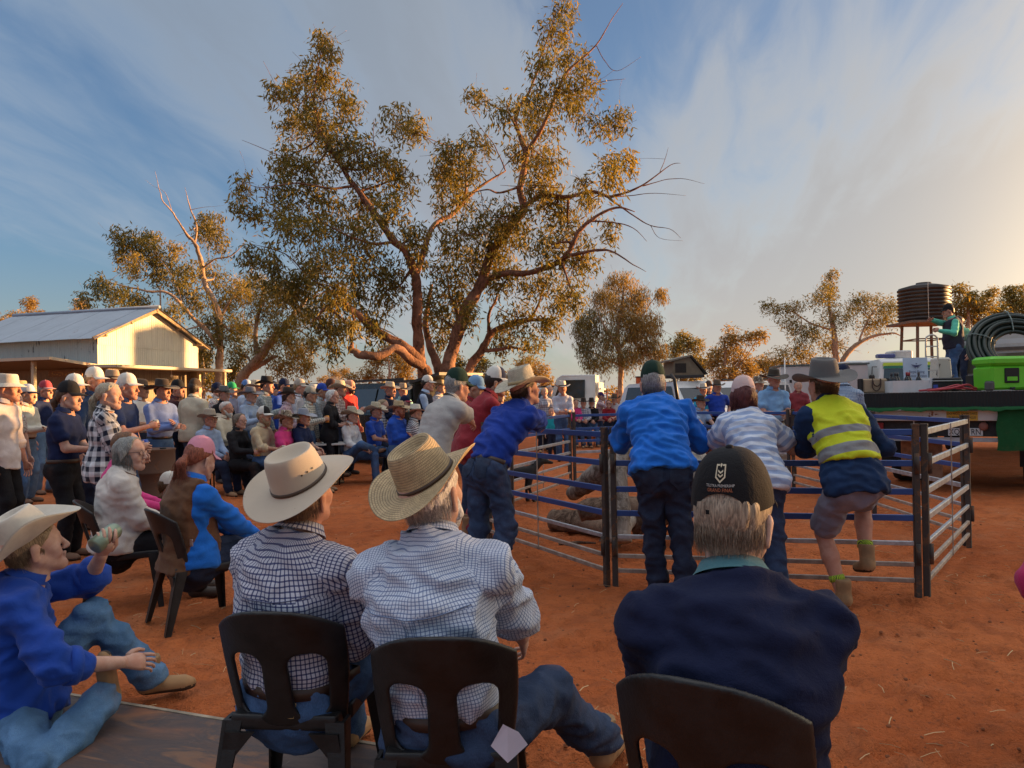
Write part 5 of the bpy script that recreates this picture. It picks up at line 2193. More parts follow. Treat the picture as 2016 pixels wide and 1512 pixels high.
    # long sign board hung under the awning, its lettering weathered past reading
    def sg(g, b):
        co = obj_co(g)
        m = g.mapr(g.noise(g.scale(co, (1.4, 1, 2.2)), 14.0, 3, .6), .55, .60)
        rows = g.mapr(g.math('ABSOLUTE', g.sep(co)[2]), .05, .07, 1, 0)
        c = g.mix(g.noise(co, 4.0, 3), (.17, .09, .05), (.26, .15, .08))
        g.set(b.inputs['Base Color'], g.mix(g.math('MULTIPLY', m, rows), c, (.45, .28, .08)))
        b.inputs['Roughness'].default_value = .8
    o = MB().box((0, 0, 0), (1.15, .03, .17)).build('sign_board', material('shed_sign', sg), root)
    o.location = (1.0, Y(-.10), 2.38)
    # hanging bulb and wall box under the gable awning
    mb = MB()
    mb.tube([(-.6, Y(2.2), z1 - .03), (-.6, Y(2.2), z1 - .18)], .008, 5).lathe([(.01, 0), (.03, -.03), (.032, -.07), (.012, -.10)], 10, 0, (-.6, Y(2.2), z1 - .17))
    mb.build('light_bulb', plain('bulb_glass', (.7, .68, .6), .2), root, True)
    MB().box((.24, Y(3.4), 1.75), (.05, .38, .40), bev=.01).build('notice_frame', plain('notice', (.05, .04, .035), .6), root)


make_shed()
# radio mast behind the shed roof
def pole_thing(name, label, cat, p, h, r, mat):
    t = thing(name, label, cat, (p.x, p.y, 0))
    MB().tube([(0, 0, 0), (0, 0, h)], [r, r * .7], 8).build('mast', mat, t, True)
    MB().lathe([(r * 2.4, 0), (r * 2.2, .06), (r * 1.1, .08)], 8).build('footing', plain('concrete', (.35, .33, .3), .9), t)
    return t


pole_thing('radio_mast', 'thin rusty mast standing behind the shed ridge', 'mast', spot(321, 29.0), 6.0, .045, painted('mast', (.28, .16, .10), .5))


# ---------------------------------------------------------------- water tank on its stand
def make_tank():
    p = spot(1824, 32.0)
    t = thing('water_tank', 'black ribbed poly water tank on a tall steel stand', 'tank', (p.x, p.y, 0))
    R0, z0, z1 = .99, 4.35, 5.78
    prof = [(R0 * .98, z0)]
    nr = 9
    for i in range(nr):
        a = z0 + .03 + (z1 - z0 - .06) * i / nr
        h = (z1 - z0 - .06) / nr
        prof += [(R0 - .03, a), (R0 - .03, a + h * .22), (R0 + .025, a + h * .36), (R0 + .025, a + h * .80), (R0 - .03, a + h * .94)]
    prof += [(R0 - .02, z1), (R0 * .6, z1 + .10), (.3, z1 + .16), (.29, z1 + .22), (.02, z1 + .23)]
    MB().lathe(prof, 40).build('tank_body', plain('tank_poly', (.030, .022, .018), .45, 0, .3, 4), t, True)
    TM = painted('tank_steel', (.13, .10, .08), .5, rough=.7)
    MB().box((0, 0, z0 - .06), (2.15, 2.15, .10)).build('platform', TM, t)
    for x in (-.62, .62):
        for y in (-.62, .62):
            MB().bar((x * 1.25, y * 1.25, 0), (x, y, z0 - .1), .09, .09, up=(0, 1, 0)).build('leg', TM, t)
    for zz in (1.2, 2.5, 3.6):
        k = 1.25 - .25 * zz / z0
        for a, b in (((-.62, -.62), (.62, -.62)), ((.62, -.62), (.62, .62)), ((-.62, .62), (.62, .62)), ((-.62, -.62), (-.62, .62))):
            MB().bar((a[0] * k, a[1] * k, zz), (b[0] * k, b[1] * k, zz), .05).build('brace', TM, t)
    MB().tube([(-.35, -.98, z0 + .05), (-.38, -1.02, z1), (-.36, -1.0, z1 + .1)], .012, 5).build('level_pipe', plain('pale_pipe', (.5, .48, .42), .6), t)
    MB().tube([(.45, -.8, z0 - .1), (.45, -.85, .2)], .03, 6).build('down_pipe', plain('pale_pipe', (.5, .48, .42), .6), t)


make_tank()


# ---------------------------------------------------------------- sheep yard panels round the wood pile
RAILZ = (1.135, .92, .725, .545, .37, .225, .115)


def panel(a, b, label, blues=4, gz=0.0):
    """one portable yard panel between ground points a and b"""
    a, b = Vector(a), Vector(b)
    d = (b - a)
    L = d.length
    t = thing('yard_panel', label, 'panel', (a.x, a.y, gz), math.atan2(d.y, d.x), 'sheep yard panels round the wood pile')
    for k, x in enumerate((.0, L)):
        mb = MB()
        mb.box((x, 0, .57), (.042, .042, 1.22), bev=.004)
        mb.box((x, 0, 1.185), (.046, .046, .012), m=1)
        po = mb.build('post', [STEELR, GALV], t)
        for hz in (.92, .30):
            MB().tube([(x, -.03, hz - .07), (x, -.03, hz + .07)], .016, 8).build('hinge_pin', STEELR, po, True)
    for k, z in enumerate(RAILZ):
        mb = MB()
        h = .042 if k < 4 else .030
        mb.box((L / 2, 0, z), (L - .043, .026, h), bev=.003)
        if k < blues:
            mt = BLUEP
        else:
            mt = GALV if (k < 5) else GALVD
        mb.build('rail', mt, t)
    MB().box((L * .5, -.017, .63), (.008, .008, 1.05)).build('stay', GALVD, t)
    return t


def PG(px, py):
    return ground(px, py)


A_, B_ = PG(1195, 1152), PG(1808, 1176)
C_ = PG(1908, 1076)
A2, B2 = A_ + Vector((.062, -.02, 0)), B_ + Vector((.062, .0, 0))
E_ = A_ + (PG(988, 1078) - A_).normalized() * 2.10
H_ = spot(1722, C_.y + 2.05)
D_ = PG(1124, 958)
F_ = E_ + ((D_ + Vector((-.9, -1.95, 0))) - E_).normalized() * 2.08
G_ = PG(1563, 965)
M_ = (D_ + G_) / 2 + Vector((.15, 1.1, 0))
dd = (A2 - B_).normalized()
panel(E_ + Vector((.05, -.05, 0)), A_, 'yard panel of blue rails behind the man in the straw cowboy hat', 4)
panel(A2, B_, 'front yard panel that the blue shirt and yellow vest men lean on', 4)
panel(B2, C_, 'right side yard panel with bare galvanised rails end on', 0)
panel(C_ + Vector((.0, .06, 0)), H_, 'yard panel in front of the truck tail, blue rails', 3)
panel(H_ + Vector((-.05, .05, 0)), G_, 'rear right yard panel beside the man in the brown hat', 3)
panel(G_ + Vector((-.06, .02, 0)), M_, 'rear yard panel in front of the light blue shirted man', 3)
panel(M_ + Vector((-.06, 0, 0)), D_ + Vector((.07, .03, 0)), 'rear yard panel right of the far double post', 3)
panel(D_, F_ + Vector((.03, .06, 0)), 'rear left yard panel with pale lower rails', 2)
panel(F_, E_ + Vector((0, .05, 0)), 'left yard panel where the grey polo man leans', 2)


# ---------------------------------------------------------------- wood pile in the pen
def log_thing(label, pts, r, mat, seed, name='log', n=14, cutcol=(.30, .16, .09)):
    rng = np.random.default_rng(seed)
    P, rr = smooth_path(pts, r, 6)
    O = P.mean(0)
    O[2] = min(P[:, 2])
    t = thing(name, label, 'log', tuple(O), 0, 'bonfire logs in the pen')
    v, f = tube_geo([tuple(p - O) for p in P], list(rr), n, True)
    V = np.array([tuple(p) for p in v])
    c = np.repeat(P - O, n, axis=0)
    d = V - c
    V = c + d * (1 + .22 * pnoise(V * (9, 9, 9) + seed) + .12 * pnoise(V * 26 + seed))[:, None]
    me = mesh(V, f, True, [0] * (len(f) - 2) + [1, 1])
    link('trunk', me, t, [mat, plain('cut_wood', cutcol, .9, 0, .3, 12, .4, 60)])
    return t


GREYLOG = bark('grey_log', (.13, .105, .085), (.36, .32, .28), 8)
BROWNLOG = bark('brown_log', (.075, .045, .032), (.25, .17, .12), 8)
PALELOG = bark('pale_log', (.26, .22, .18), (.50, .45, .39), 8)
g1 = ground(1090, 1043)
g2 = ground(1200, 1062)
log_thing('thick rough-barked log lying nearest the left panel', [g1 + Vector((0, 0, .10)), (g1 + g2) / 2 + Vector((.02, .05, .12)), g2 + Vector((.02, 0, .10))], [.115, .125, .105], BROWNLOG, 1)
log_thing('grey slab log leaning up left of the pile', [at(1128, 972, 8.4), at(1160, 945, 8.0), at(1200, 908, 7.7), at(1235, 885, 7.5)], [.085, .10, .095, .08], GREYLOG, 2)
log_thing('brown log under the leaning grey slab', [at(1140, 968, 8.2), at(1175, 948, 7.9), at(1240, 915, 7.5)], [.06, .075, .07], BROWNLOG, 3)
log_thing('speckled grey log standing behind the double post', [at(1222, 1068, 6.6), at(1218, 1000, 6.7), at(1214, 930, 6.8), at(1225, 885, 6.9)], [.10, .10, .09, .08], GREYLOG, 4)
log_thing('short sawn log pointing at the front panel', [ground(1216, 1078) + Vector((0, 0, .07)), at(1228, 1040, 6.9), at(1245, 1015, 7.3)], [.062, .066, .066], PALELOG, 5)
log_thing('bulky bark log lying behind the first log', [at(1140, 1010, 7.3), at(1180, 1000, 7.3), at(1260, 1000, 7.2)], [.09, .11, .10], BROWNLOG, 6)
log_thing('pale grey log leaning right of the pile', [at(1354, 868, 7.0), at(1375, 905, 6.8), at(1395, 960, 6.6), at(1420, 1030, 6.5)], [.055, .085, .10, .10], PALELOG, 7)
log_thing('thin tan branch at the right of the pile', [at(1384, 884, 7.4), at(1405, 915, 7.2), at(1440, 970, 7.0)], [.035, .045, .05], bark('tan_log', (.2, .12, .07), (.45, .30, .2), 8), 8)
log_thing('dark log through the middle of the pile', [at(1240, 1035, 7.2), at(1330, 1000, 7.2), at(1420, 990, 7.3)], [.12, .13, .11], BROWNLOG, 9)
log_thing('charred log deep inside the pile', [at(1260, 960, 7.6), at(1330, 930, 7.5), at(1400, 925, 7.5)], [.10, .12, .10], bark('char', (.03, .025, .022), (.10, .08, .07), 8), 10)
log_thing('low knobbly log on the sand behind the cap', [ground(1385, 1055) + Vector((0, 0, .06)), ground(1440, 1052) + Vector((0, .05, .07))], [.07, .06], BROWNLOG, 11)
log_thing('upright forked log at the back of the pile', [at(1300, 1010, 7.9), at(1296, 930, 7.8), at(1310, 870, 7.7)], [.11, .10, .07], GREYLOG, 12)
for i, (px, py) in enumerate(((1100, 1074), (1180, 1067), (1530, 1022), (1470, 1018))):
    a = ground(px, py)
    log_thing(('thin bark strip on the sand left of the double post', 'flat grey splinter by the double post', 'dry stick on the sand right of the cap', 'crooked dry stick inside the front panel')[i],
              [a + Vector((0, 0, .012)), a + Vector((.18, .03, .02)), a + Vector((.36, .02 + .05 * i, .012))], [.010, .016, .008], GREYLOG if i % 2 else BROWNLOG, 20 + i, 'stick', 6)


# ---------------------------------------------------------------- sheet on the ground, lower left
def make_sheet():
    a, b = ground(255, 1388, .04), ground(830, 1482, .04)
    d = (b - a).normalized()
    a0, b0 = a - d * 1.5, b + d * .12
    nrm = Vector((d.y, -d.x, 0))
    o = MB()
    c = (a0 + b0) / 2 + nrm * .9
    t = thing('plywood_sheet', 'stained dark plywood sheet lying on the sand', 'board', (c.x, c.y, 0), math.atan2(d.y, d.x))
    def f(g, b_):
        co = obj_co(g)
        w = g.noise(g.scale(co, (.5, 1.6, 1)), 3.5, 6, .7, .9)
        c_ = g.ramp(w, [(.25, (.035, .028, .026)), (.42, (.10, .060, .045)), (.52, (.065, .05, .05)), (.62, (.19, .10, .06)), (.8, (.13, .10, .09))])
        c_ = g.mix(g.mapr(g.noise(co, 1.3, 4, .6, .5), .5, .68, 0, .75), c_, (.30, .115, .05))
        sc = g.noise(g.scale(co, (8, .6, 1)), 9.0, 3, .6)
        c_ = g.mix(g.mapr(sc, .70, .74, 0, .5), c_, (.35, .27, .20))
        g.set(b_.inputs['Base Color'], c_)
        g.set(b_.inputs['Roughness'], g.mapr(w, .3, .7, .42, .85))
        g.set(b_.inputs['Normal'], g.bump(g.math('ADD', w, g.math('MULTIPLY', sc, .2)), .4, .01))
    MB().box((0, 0, .026), ((b0 - a0).length, 1.8, .028), bev=.004).build('board', material('stained_ply', f), t)
    MB().box((0, .905, .024), ((b0 - a0).length + .02, .02, .04)).build('edge_strip', plain('edge_timber', (.33, .27, .2), .8, 0, .3), t)


make_sheet()


# ---------------------------------------------------------------- moulded plastic chairs
def chair_meshes():
    """local: seat centre at the origin on the ground, back towards -y"""
    def back(G, D):
        x, y, z = G[..., 0], G[..., 1], G[..., 2]
        t = np.clip((z - .40) / .45, 0, 1)
        yc = -.205 - .13 * t + .16 * (np.abs(x) / .23) ** 2.2 * .62
        slab = np.abs(y - yc) - .011
        hw = .205 + .028 * np.sin(np.clip(t, 0, 1) * math.pi * .75)
        top = .855 - .085 * (np.abs(x) / .23) ** 2.6
        d = np.maximum(np.abs(x) - hw, np.maximum(z - top, .40 - z))
        # two rounded windows either side of the central splat
        zz = np.clip((z - .40) / .28, -.3, 1.4)
        cx = .105 + .004 * zz
        hwx = .052 + .012 * zz
        q = np.stack([np.abs(np.abs(x) - cx) - hwx + .05, np.abs(z - .56) - .125 + .05], -1)
        hole = np.sqrt((np.maximum(q, 0) ** 2).sum(-1)) + np.minimum(q.max(-1), 0) - .05
        d = np.maximum(d, -hole)
        r = .008
        return np.sqrt(np.maximum(d + r, 0) ** 2 + np.maximum(slab + r, 0) ** 2) + np.minimum(np.maximum(d + r, slab + r), 0) - r
    vb = sdf_mesh([], .0070, field=back, bounds=((-.27, -.40, .37), (.27, -.04, .90)))

    def seat(G, D):
        x, y, z = G[..., 0], G[..., 1], G[..., 2]
        r = np.maximum(np.abs(x) - (.215 - .02 * (y < -.1)), np.abs(y) - .215)
        dish = .435 - .018 * np.exp(-((x / .14) ** 2 + (y / .15) ** 2)) - .02 * np.clip((y - .15) / .07, 0, 1) ** 2
        skirt = np.maximum(np.maximum(np.abs(r + .008) - .008, z - .44), .385 + .035 * np.cos(x / .215 * math.pi) * 0 - z)
        return np.minimum(np.maximum(r, np.abs(z - dish) - .007), skirt)
    vs = sdf_mesh([], .010, field=seat, bounds=((-.25, -.25, .36), (.25, .25, .47)))
    legs = []
    for sx in (-1, 1):
        for sy in (-1, 1):
            mb = MB()
            top = Vector((sx * .188, sy * .185, .42))
            bot = Vector((sx * .235, sy * (.225 if sy > 0 else .285), 0))
            d = (bot - top).normalized()
            # angle section tapering to the foot
            for (w, th, ox, oy) in ((.062, .012, 0, sy * .02), (.012, .062, sx * .025, -sy * .004)):
                v = []
                for p, k in ((top, 1.15), (bot, .62)):
                    for ax_, ay_ in ((-1, -1), (1, -1), (1, 1), (-1, 1)):
                        v.append((p.x + ox * k + ax_ * w / 2 * k, p.y + oy * k + ay_ * th / 2 * k, p.z))
                mb.add(v, [(0, 3, 2, 1), (4, 5, 6, 7), (0, 1, 5, 4), (1, 2, 6, 5), (2, 3, 7, 6), (3, 0, 4, 7)])
            legs.append(mb)
    gs = []
    for sx in (-1, 1):
        gs.append(MB().prism([(sx * .10, .385), (sx * .205, .385), (sx * .235, .22)], 'Y', -.235, -.222))
    return vb, vs, legs, gs


_CH = chair_meshes()
_CHM = [mesh(*_CH[0]), mesh(*_CH[1])] + [l.mesh() for l in _CH[2]] + [g_.mesh() for g_ in _CH[3]]
for _m in _CHM:
    _m.materials.append(BLACKPL)


def chair(label, p, face, z=0.0, sz=.90):
    t = thing('plastic_chair', label, 'chair', (p[0], p[1], z), -R(face), 'black plastic chairs in the foreground')
    for nm, me in zip(('backrest', 'seat', 'leg', 'leg', 'leg', 'leg', 'gusset', 'gusset'), _CHM):
        link(nm, me, t)
    t.scale = (.90, .95, sz)
    return t


# ---------------------------------------------------------------- cans
def can_mesh():
    mb = MB()
    mb.lathe([(.024, 0), (.033, .006), (.033, .108), (.027, .119), (.026, .122)], 16)
    mb.lathe([(.0255, .1205), (.0250, .1215)], 16, 1)
    me = mb.mesh(True)
    bmesh_fix(me)
    me.materials.append(None)
    me.materials.append(CHROME)
    return me


CANM = can_mesh()


def can_mat(c1, c2):
    def f(g, b):
        co = obj_co(g)
        z = g.sep(co)[2]
        m = g.math('MULTIPLY', g.mapr(z, .035, .038), g.mapr(z, .085, .088, 1, 0))
        g.set(b.inputs['Base Color'], g.mix(m, c1, c2))
        b.inputs['Roughness'].default_value = .3
        b.inputs['Metallic'].default_value = .3
    return material(('can', c1, c2), f)


CANS = {'yellow': can_mat((.65, .42, .06), (.70, .55, .15)), 'blue': can_mat((.04, .10, .42), (.6, .6, .62)), 'green': can_mat((.22, .28, .20), (.26, .33, .24)),
        'silver': can_mat((.5, .5, .5), (.15, .25, .3)), 'cream': can_mat((.55, .5, .38), (.35, .3, .2)), 'black': can_mat((.03, .03, .03), (.05, .05, .05)), 'orange': can_mat((.6, .25, .05), (.65, .5, .3))}


def can(label, p, col, tilt=(0, 0), sc=1.0, name='drink_can'):
    t = thing(name, label, 'can', tuple(p), 0, 'cans and cups in hand')
    o = link('can', CANM, t)
    o.matrix_local = Matrix.Rotation(R(tilt[0]), 4, 'X') @ Matrix.Rotation(R(tilt[1]), 4, 'Y') @ Matrix.Translation((0, 0, -.06 * sc)) @ Matrix.Scale(sc, 4)
    objmat(o, [CANS[col], CHROME])
    return t


# ---------------------------------------------------------------- benches and tables
BENCHW = painted('bench_white', (.60, .60, .57), .25, (.25, .2, .16))


def bench(label, a, b, h=.45, w=.28, name='trestle_bench'):
    a, b = Vector(a), Vector(b)
    d = b - a
    L = d.length
    t = thing(name, label, 'bench' if h < .6 else 'table', (a.x, a.y, 0), math.atan2(d.y, d.x), 'white trestle seating')
    for k in range(2 if h < .6 else 4):
        n = 2 if h < .6 else 4
        MB().box((L / 2, -w / 2 + w * (k + .5) / n, h - .018), (L, w / n - .008, .034), bev=.005).build('plank', BENCHW, t)
    for x in (.18, L / 2, L - .18):
        mb = MB()
        mb.tube([(x, -w / 2 + .02, 0), (x, -w / 2 + .03, h - .04), (x, w / 2 - .03, h - .04), (x, w / 2 - .02, 0)], .013, 6)
        mb.build('leg_frame', DARKM, t, True)
    return t


# ---------------------------------------------------------------- vehicles
def wheel(parent, c, r, w, axis_=(1, 0, 0), rimcol=None):
    ax = Vector(axis_).normalized()
    z = Vector((0, 0, 1))
    y = z.cross(ax)
    Mx = Matrix((y, z, ax)).transposed()
    mb = MB().lathe([(r * .62, -w / 2), (r * .93, -w / 2), (r, -w * .32), (r, w * .32), (r * .93, w / 2), (r * .62, w / 2)], 22, 0, c, Mx)
    o = mb.build('wheel', RUBBER, parent, True)
    MB().lathe([(r * .2, -w * .42), (r * .60, -w * .36), (r * .63, -w * .45), (r * .63, w * .45), (r * .60, w * .36), (r * .2, w * .42)], 16, 0, c, Mx).build('rim', rimcol or plain('rim', (.35, .34, .33), .5, .4), o, True)
    return o


def car_body(profile, width, cabin, matb, parent, name='body', tuck=.10):
    """side outline lofted across the width; cabin (z above which the sides lean in)"""
    V, F = [], []
    n = len(profile)
    xs = (-width / 2, -width / 2 + .05, width / 2 - .05, width / 2)
    for xi, x in enumerate(xs):
        for (y, z) in profile:
            k = max(0, (z - cabin)) * .32
            sx = x - math.copysign(min(k, .25), x)
            inset = .0 if xi in (1, 2) else .02
            V.append((sx, y * (1 - inset * .3), z - (0.02 if xi in (0, 3) and z > .5 else 0)))
    for xi in range(3):
        for i in range(n):
            j = (i + 1) % n
            F.append((xi * n + i, xi * n + j, xi * n + n + j, xi * n + n + i))
    F.append(tuple(range(n)))
    F.append(tuple(reversed(range(3 * n, 4 * n))))
    mb = MB().add(V, F)
    return mb.build(name, matb, parent, False)


def wagon(label, p, yaw, col, kind='wagon', name='parked_wagon', tint=(.02, .025, .03), extras=True):
    """four-wheel-drive wagon or ute; local +y is the front"""
    t = thing(name, label, 'car', (p.x, p.y, 0), yaw, 'vehicles parked behind the crowd')
    M = plain('car_' + name, col, .22, .25, .06, 2, spec=.6)
    prof = [(-2.35, .45), (-2.35, .95), (-2.30, 1.15), (-2.22, 1.72), (-2.05, 1.84), (.35, 1.86), (.95, 1.22), (1.05, 1.14), (2.15, 1.06), (2.30, .92), (2.34, .45), (1.95, .40), (-1.95, .40)]
    if kind == 'ute':
        prof = [(-2.5, .55), (-2.5, 1.05), (-.62, 1.05), (-.60, 1.80), (.30, 1.84), (.95, 1.22), (1.05, 1.14), (2.15, 1.06), (2.30, .92), (2.34, .45), (1.95, .40), (-1.95, .45)]
    car_body(prof, 1.86, 1.12, M, t)
    GL = glass_mat(tint)
    rear = -2.0 if kind == 'wagon' else -.55
    wins = [(rear + .02, -1.15, 'w'), (-1.08, -.28, 'w'), (-.20, .55, 'f')] if kind == 'wagon' else [(-.50, .50, 'f')]
    for sx in (-1, 1):
        for (y0, y1, k) in wins:
            z0, z1 = 1.20, 1.72
            x0, x1 = sx * .905, sx * .758
            yt = y1 - (.26 if k == 'f' else 0)
            mb = MB()
            mb.add([(x0, y0, z0), (x0, y1 if k != 'f' else y1 + .12, z0), (x1, yt, z1), (x1, y0, z1)], [(0, 1, 2, 3)])
            mb.build('window', GL, t)
        for y in (-1.42, 1.42):
            wheel(t, (sx * .82, y, .39), .39, .24)
        MB().box((sx * 1.0, .72, 1.20), (.16, .10, .15), bev=.03).build('mirror', M, t)
        MB().box((sx * .72, 2.24, .88), (.32, .10, .16), bev=.03).build('headlight', plain('lamp_glass', (.6, .6, .58), .15, spec=.7), t)
        MB().box((sx * .78, -2.35, 1.05), (.18, .05, .32), bev=.02).build('tail_light', plain('tail_red', (.35, .02, .02), .25), t)
    MB().add([(-.74, .96, 1.23), (.74, .96, 1.23), (.64, .40, 1.80), (-.64, .40, 1.80)], [(0, 1, 2, 3)]).build('windscreen', GL, t)
    if kind == 'wagon':
        MB().add([(-.70, -2.325, 1.22), (.70, -2.325, 1.22), (.62, -2.245, 1.70), (-.62, -2.245, 1.70)], [(0, 1, 2, 3)]).build('rear_window', GL, t)
    MB().box((0, 2.38, .62), (1.7, .14, .28), bev=.04).build('bumper', DARKM, t)
    if extras:
        for x in (-.55, .55):
            MB().bar((x, -1.8, 1.92), (x, .2, 1.92), .05).build('roof_rail', DARKM, t)
    return t


WHITE_CAR = (.62, .63, .63)
pw = spot(740, 18.5)
t_w = wagon('dark olive station wagon with raised tailgate behind the seated crowd', pw, R(48), (.020, .022, .018), 'wagon', 'dark_wagon', (.05, .06, .065))
# raised tailgate and a rolled-out shade over the open back
mb = MB().add([(-.72, -2.15, 1.86), (.72, -2.15, 1.86), (.66, -3.05, 2.02), (-.66, -3.05, 2.02), (-.72, -2.15, 1.80), (.72, -2.15, 1.80), (.66, -3.05, 1.96), (-.66, -3.05, 1.96)],
              [(0, 1, 2, 3), (7, 6, 5, 4), (0, 4, 5, 1), (1, 5, 6, 2), (2, 6, 7, 3), (3, 7, 4, 0)])
mb.build('tailgate', plain('tailgate_dark', (.012, .012, .013), .35), t_w)
MB().box((0, -2.33, 1.35), (1.5, .06, .9)).build('boot_shade_panel', plain('boot_dark', (.006, .006, .006), .8), t_w)  # black panel stands in for the shade inside the open back
wagon('silver wagon half hidden behind the standing crowd', spot(560, 21.0), R(75), (.42, .43, .44), 'wagon', 'silver_wagon')
wagon('white four wheel drive behind the royal blue polo man', spot(1462, 24.0), R(140), WHITE_CAR, 'wagon', 'white_wagon')
tu = wagon('white four wheel drive carrying the rooftop tent', spot(1352, 23.0), R(205), WHITE_CAR, 'wagon', 'white_wagon', extras=False)
MB().tube([(.95, .9, 1.1), (.97, .75, 1.9), (.97, .60, 2.05)], .05, 8).build('snorkel', BLACKPL, tu, True)
wagon('small pale car behind the man in the white hat', spot(1072, 31.0), R(100), (.45, .47, .5), 'wagon', 'pale_car')


def roof_tent():
    p = spot(1338, 23.0)
    t = thing('rooftop_tent', 'unfolded canvas rooftop tent on the white four wheel drive', 'tent', (p.x, p.y, 1.95), R(8))
    t.scale = (.68, .7, .78)
    CAN = cloth((.17, .145, .105))
    DK = cloth((.035, .032, .03))
    z = .03
    MB().box((.1, 0, z + .04), (1.75, 1.3, .10), bev=.02).build('base', DARKM, t)
    mb = MB()
    mb.prism([(-.55, z + .09), (.95, z + .09), (.30, z + .78), (-.42, z + .62)], 'Y', -.62, .62)
    mb.build('canvas_wall', CAN, t)
    mb = MB()
    mb.prism([(-.62, z + .60), (.32, z + .80), (.33, z + .86), (-.64, z + .66)], 'Y', -.70, .70)
    mb.build('fly', cloth((.20, .185, .15)), t)
    mb = MB()
    mb.prism([(.30, z + .80), (1.06, z + .10), (1.10, z + .12), (.34, z + .86)], 'Y', -.70, .70)
    mb.build('rear_fly', DK, t)
    MB().box((-.12, -.625, z + .36), (.50, .012, .36)).build('window', DK, t)
    for y in (-.66, .66):
        MB().bar((.9, y, z + .05), (1.6, y, -.55), .018).build('pole', DARKM, t)


roof_tent()


def cab_truck():
    p = spot(1137, 29.0)
    t = thing('cab_truck', 'white forward-control truck with flat tray facing left', 'truck', (p.x, p.y, 0), R(78), 'vehicles parked behind the crowd')
    M = plain('truck_white', (.66, .67, .67), .35, 0, .06, 2, spec=.5)
    prof = [(-.80, .75), (-.80, 2.28), (.45, 2.30), (.62, 2.20), (.90, 1.45), (.95, .75)]
    car_body(prof, 2.0, 1.35, M, t, 'cab')
    GL = glass_mat()
    MB().add([(-.86, .925, 1.42), (.86, .925, 1.42), (.72, .655, 2.14), (-.72, .655, 2.14)], [(0, 1, 2, 3)]).build('windscreen', GL, t)
    for sx in (-1, 1):
        MB().add([(sx * .985, -.42, 1.42), (sx * .985, .72, 1.42), (sx * .81, .50, 2.10), (sx * .81, -.42, 2.10)], [(0, 1, 2, 3)]).build('window', GL, t)
        MB().box((sx * 1.18, .85, 1.75), (.16, .05, .38), bev=.02).build('mirror', BLACKPL, t)
        for y in (.25, -2.6):
            wheel(t, (sx * .85, y, .42), .42, .26)
        MB().prism([(-.20, .75), (.75, .75), (.62, 1.02), (.35, 1.12), (.02, 1.0)], 'X', sx * .975, sx * 1.0).build('wheel_arch', BLACKPL, t)
        MB().box((sx * .72, .96, .95), (.3, .06, .16), bev=.03).build('headlight', plain('lamp_glass', (.6, .6, .58), .15, spec=.7), t)
    MB().box((0, -2.4, .98), (2.2, 3.1, .14)).build('tray', painted('tray_alloy', (.55, .55, .54), .2), t)
    for y in (-.92, -1.0):
        MB().box((0, y, 1.75), (2.0, .05, .5 if y > -.95 else .06)).build('headboard', M, t)
    MB().box((0, -1.6, .70), (.9, 4.6, .25)).build('chassis', DARKM, t)


cab_truck()
# cattle yards and a low trailer deck behind
for i, px in enumerate((1186, 1206, 1228, 1252)):
    p = spot(px, 33.0 + i * .3)
    t = thing('steel_gate', ('rusty red yard gate right of the truck cab', 'rusty red yard gate left of the pale trunk', 'rusty red yard gate behind the pale trunk', 'rusty red yard gate beside the orange post')[i], 'gate', (p.x, p.y, 0), R(12), 'rusty cattle yard gates')
    RR = painted('rust_pipe', (.22, .075, .055), .5, (.12, .06, .04), .8)
    for x in (-.22, .24):
        MB().tube([(x, 0, 0), (x, 0, 1.75)], .035, 7).build('post', RR, t, True)
    for z in (.35, .65, .95, 1.25, 1.6):
        MB().tube([(-.26, 0, z), (.28, 0, z)], .022, 6).build('rail', RR, t, True)
p = spot(1172, 27.0)
t = thing('trailer_deck', 'low cream flat trailer behind the seated children', 'trailer', (p.x, p.y, 0), R(-3))
MB().box((0, 0, .98), (3.0, 1.8, .16), bev=.01).build('deck', painted('cream_deck', (.52, .47, .36), .3), t)
MB().box((0, -.9, .75), (3.0, .05, .26)).build('side_board', painted('cream_deck', (.52, .47, .36), .3), t)
for x in (-.5, .5):
    wheel(t, (x, -.75, .36), .36, .22, (0, 1, 0))
MB().box((0, 0, .6), (2.6, .9, .18)).build('chassis', DARKM, t)
p = spot(1262, 34.0)
t = thing('orange_post', 'orange painted steel post beside the cattle yards', 'post', (p.x, p.y, 0))
MB().box((0, 0, 1.15), (.34, .30, 2.3), bev=.02).build('shaft', painted('orange', (.45, .13, .04), .35), t)
MB().box((0, 0, 2.32), (.40, .36, .05)).build('cap_plate', DARKM, t)


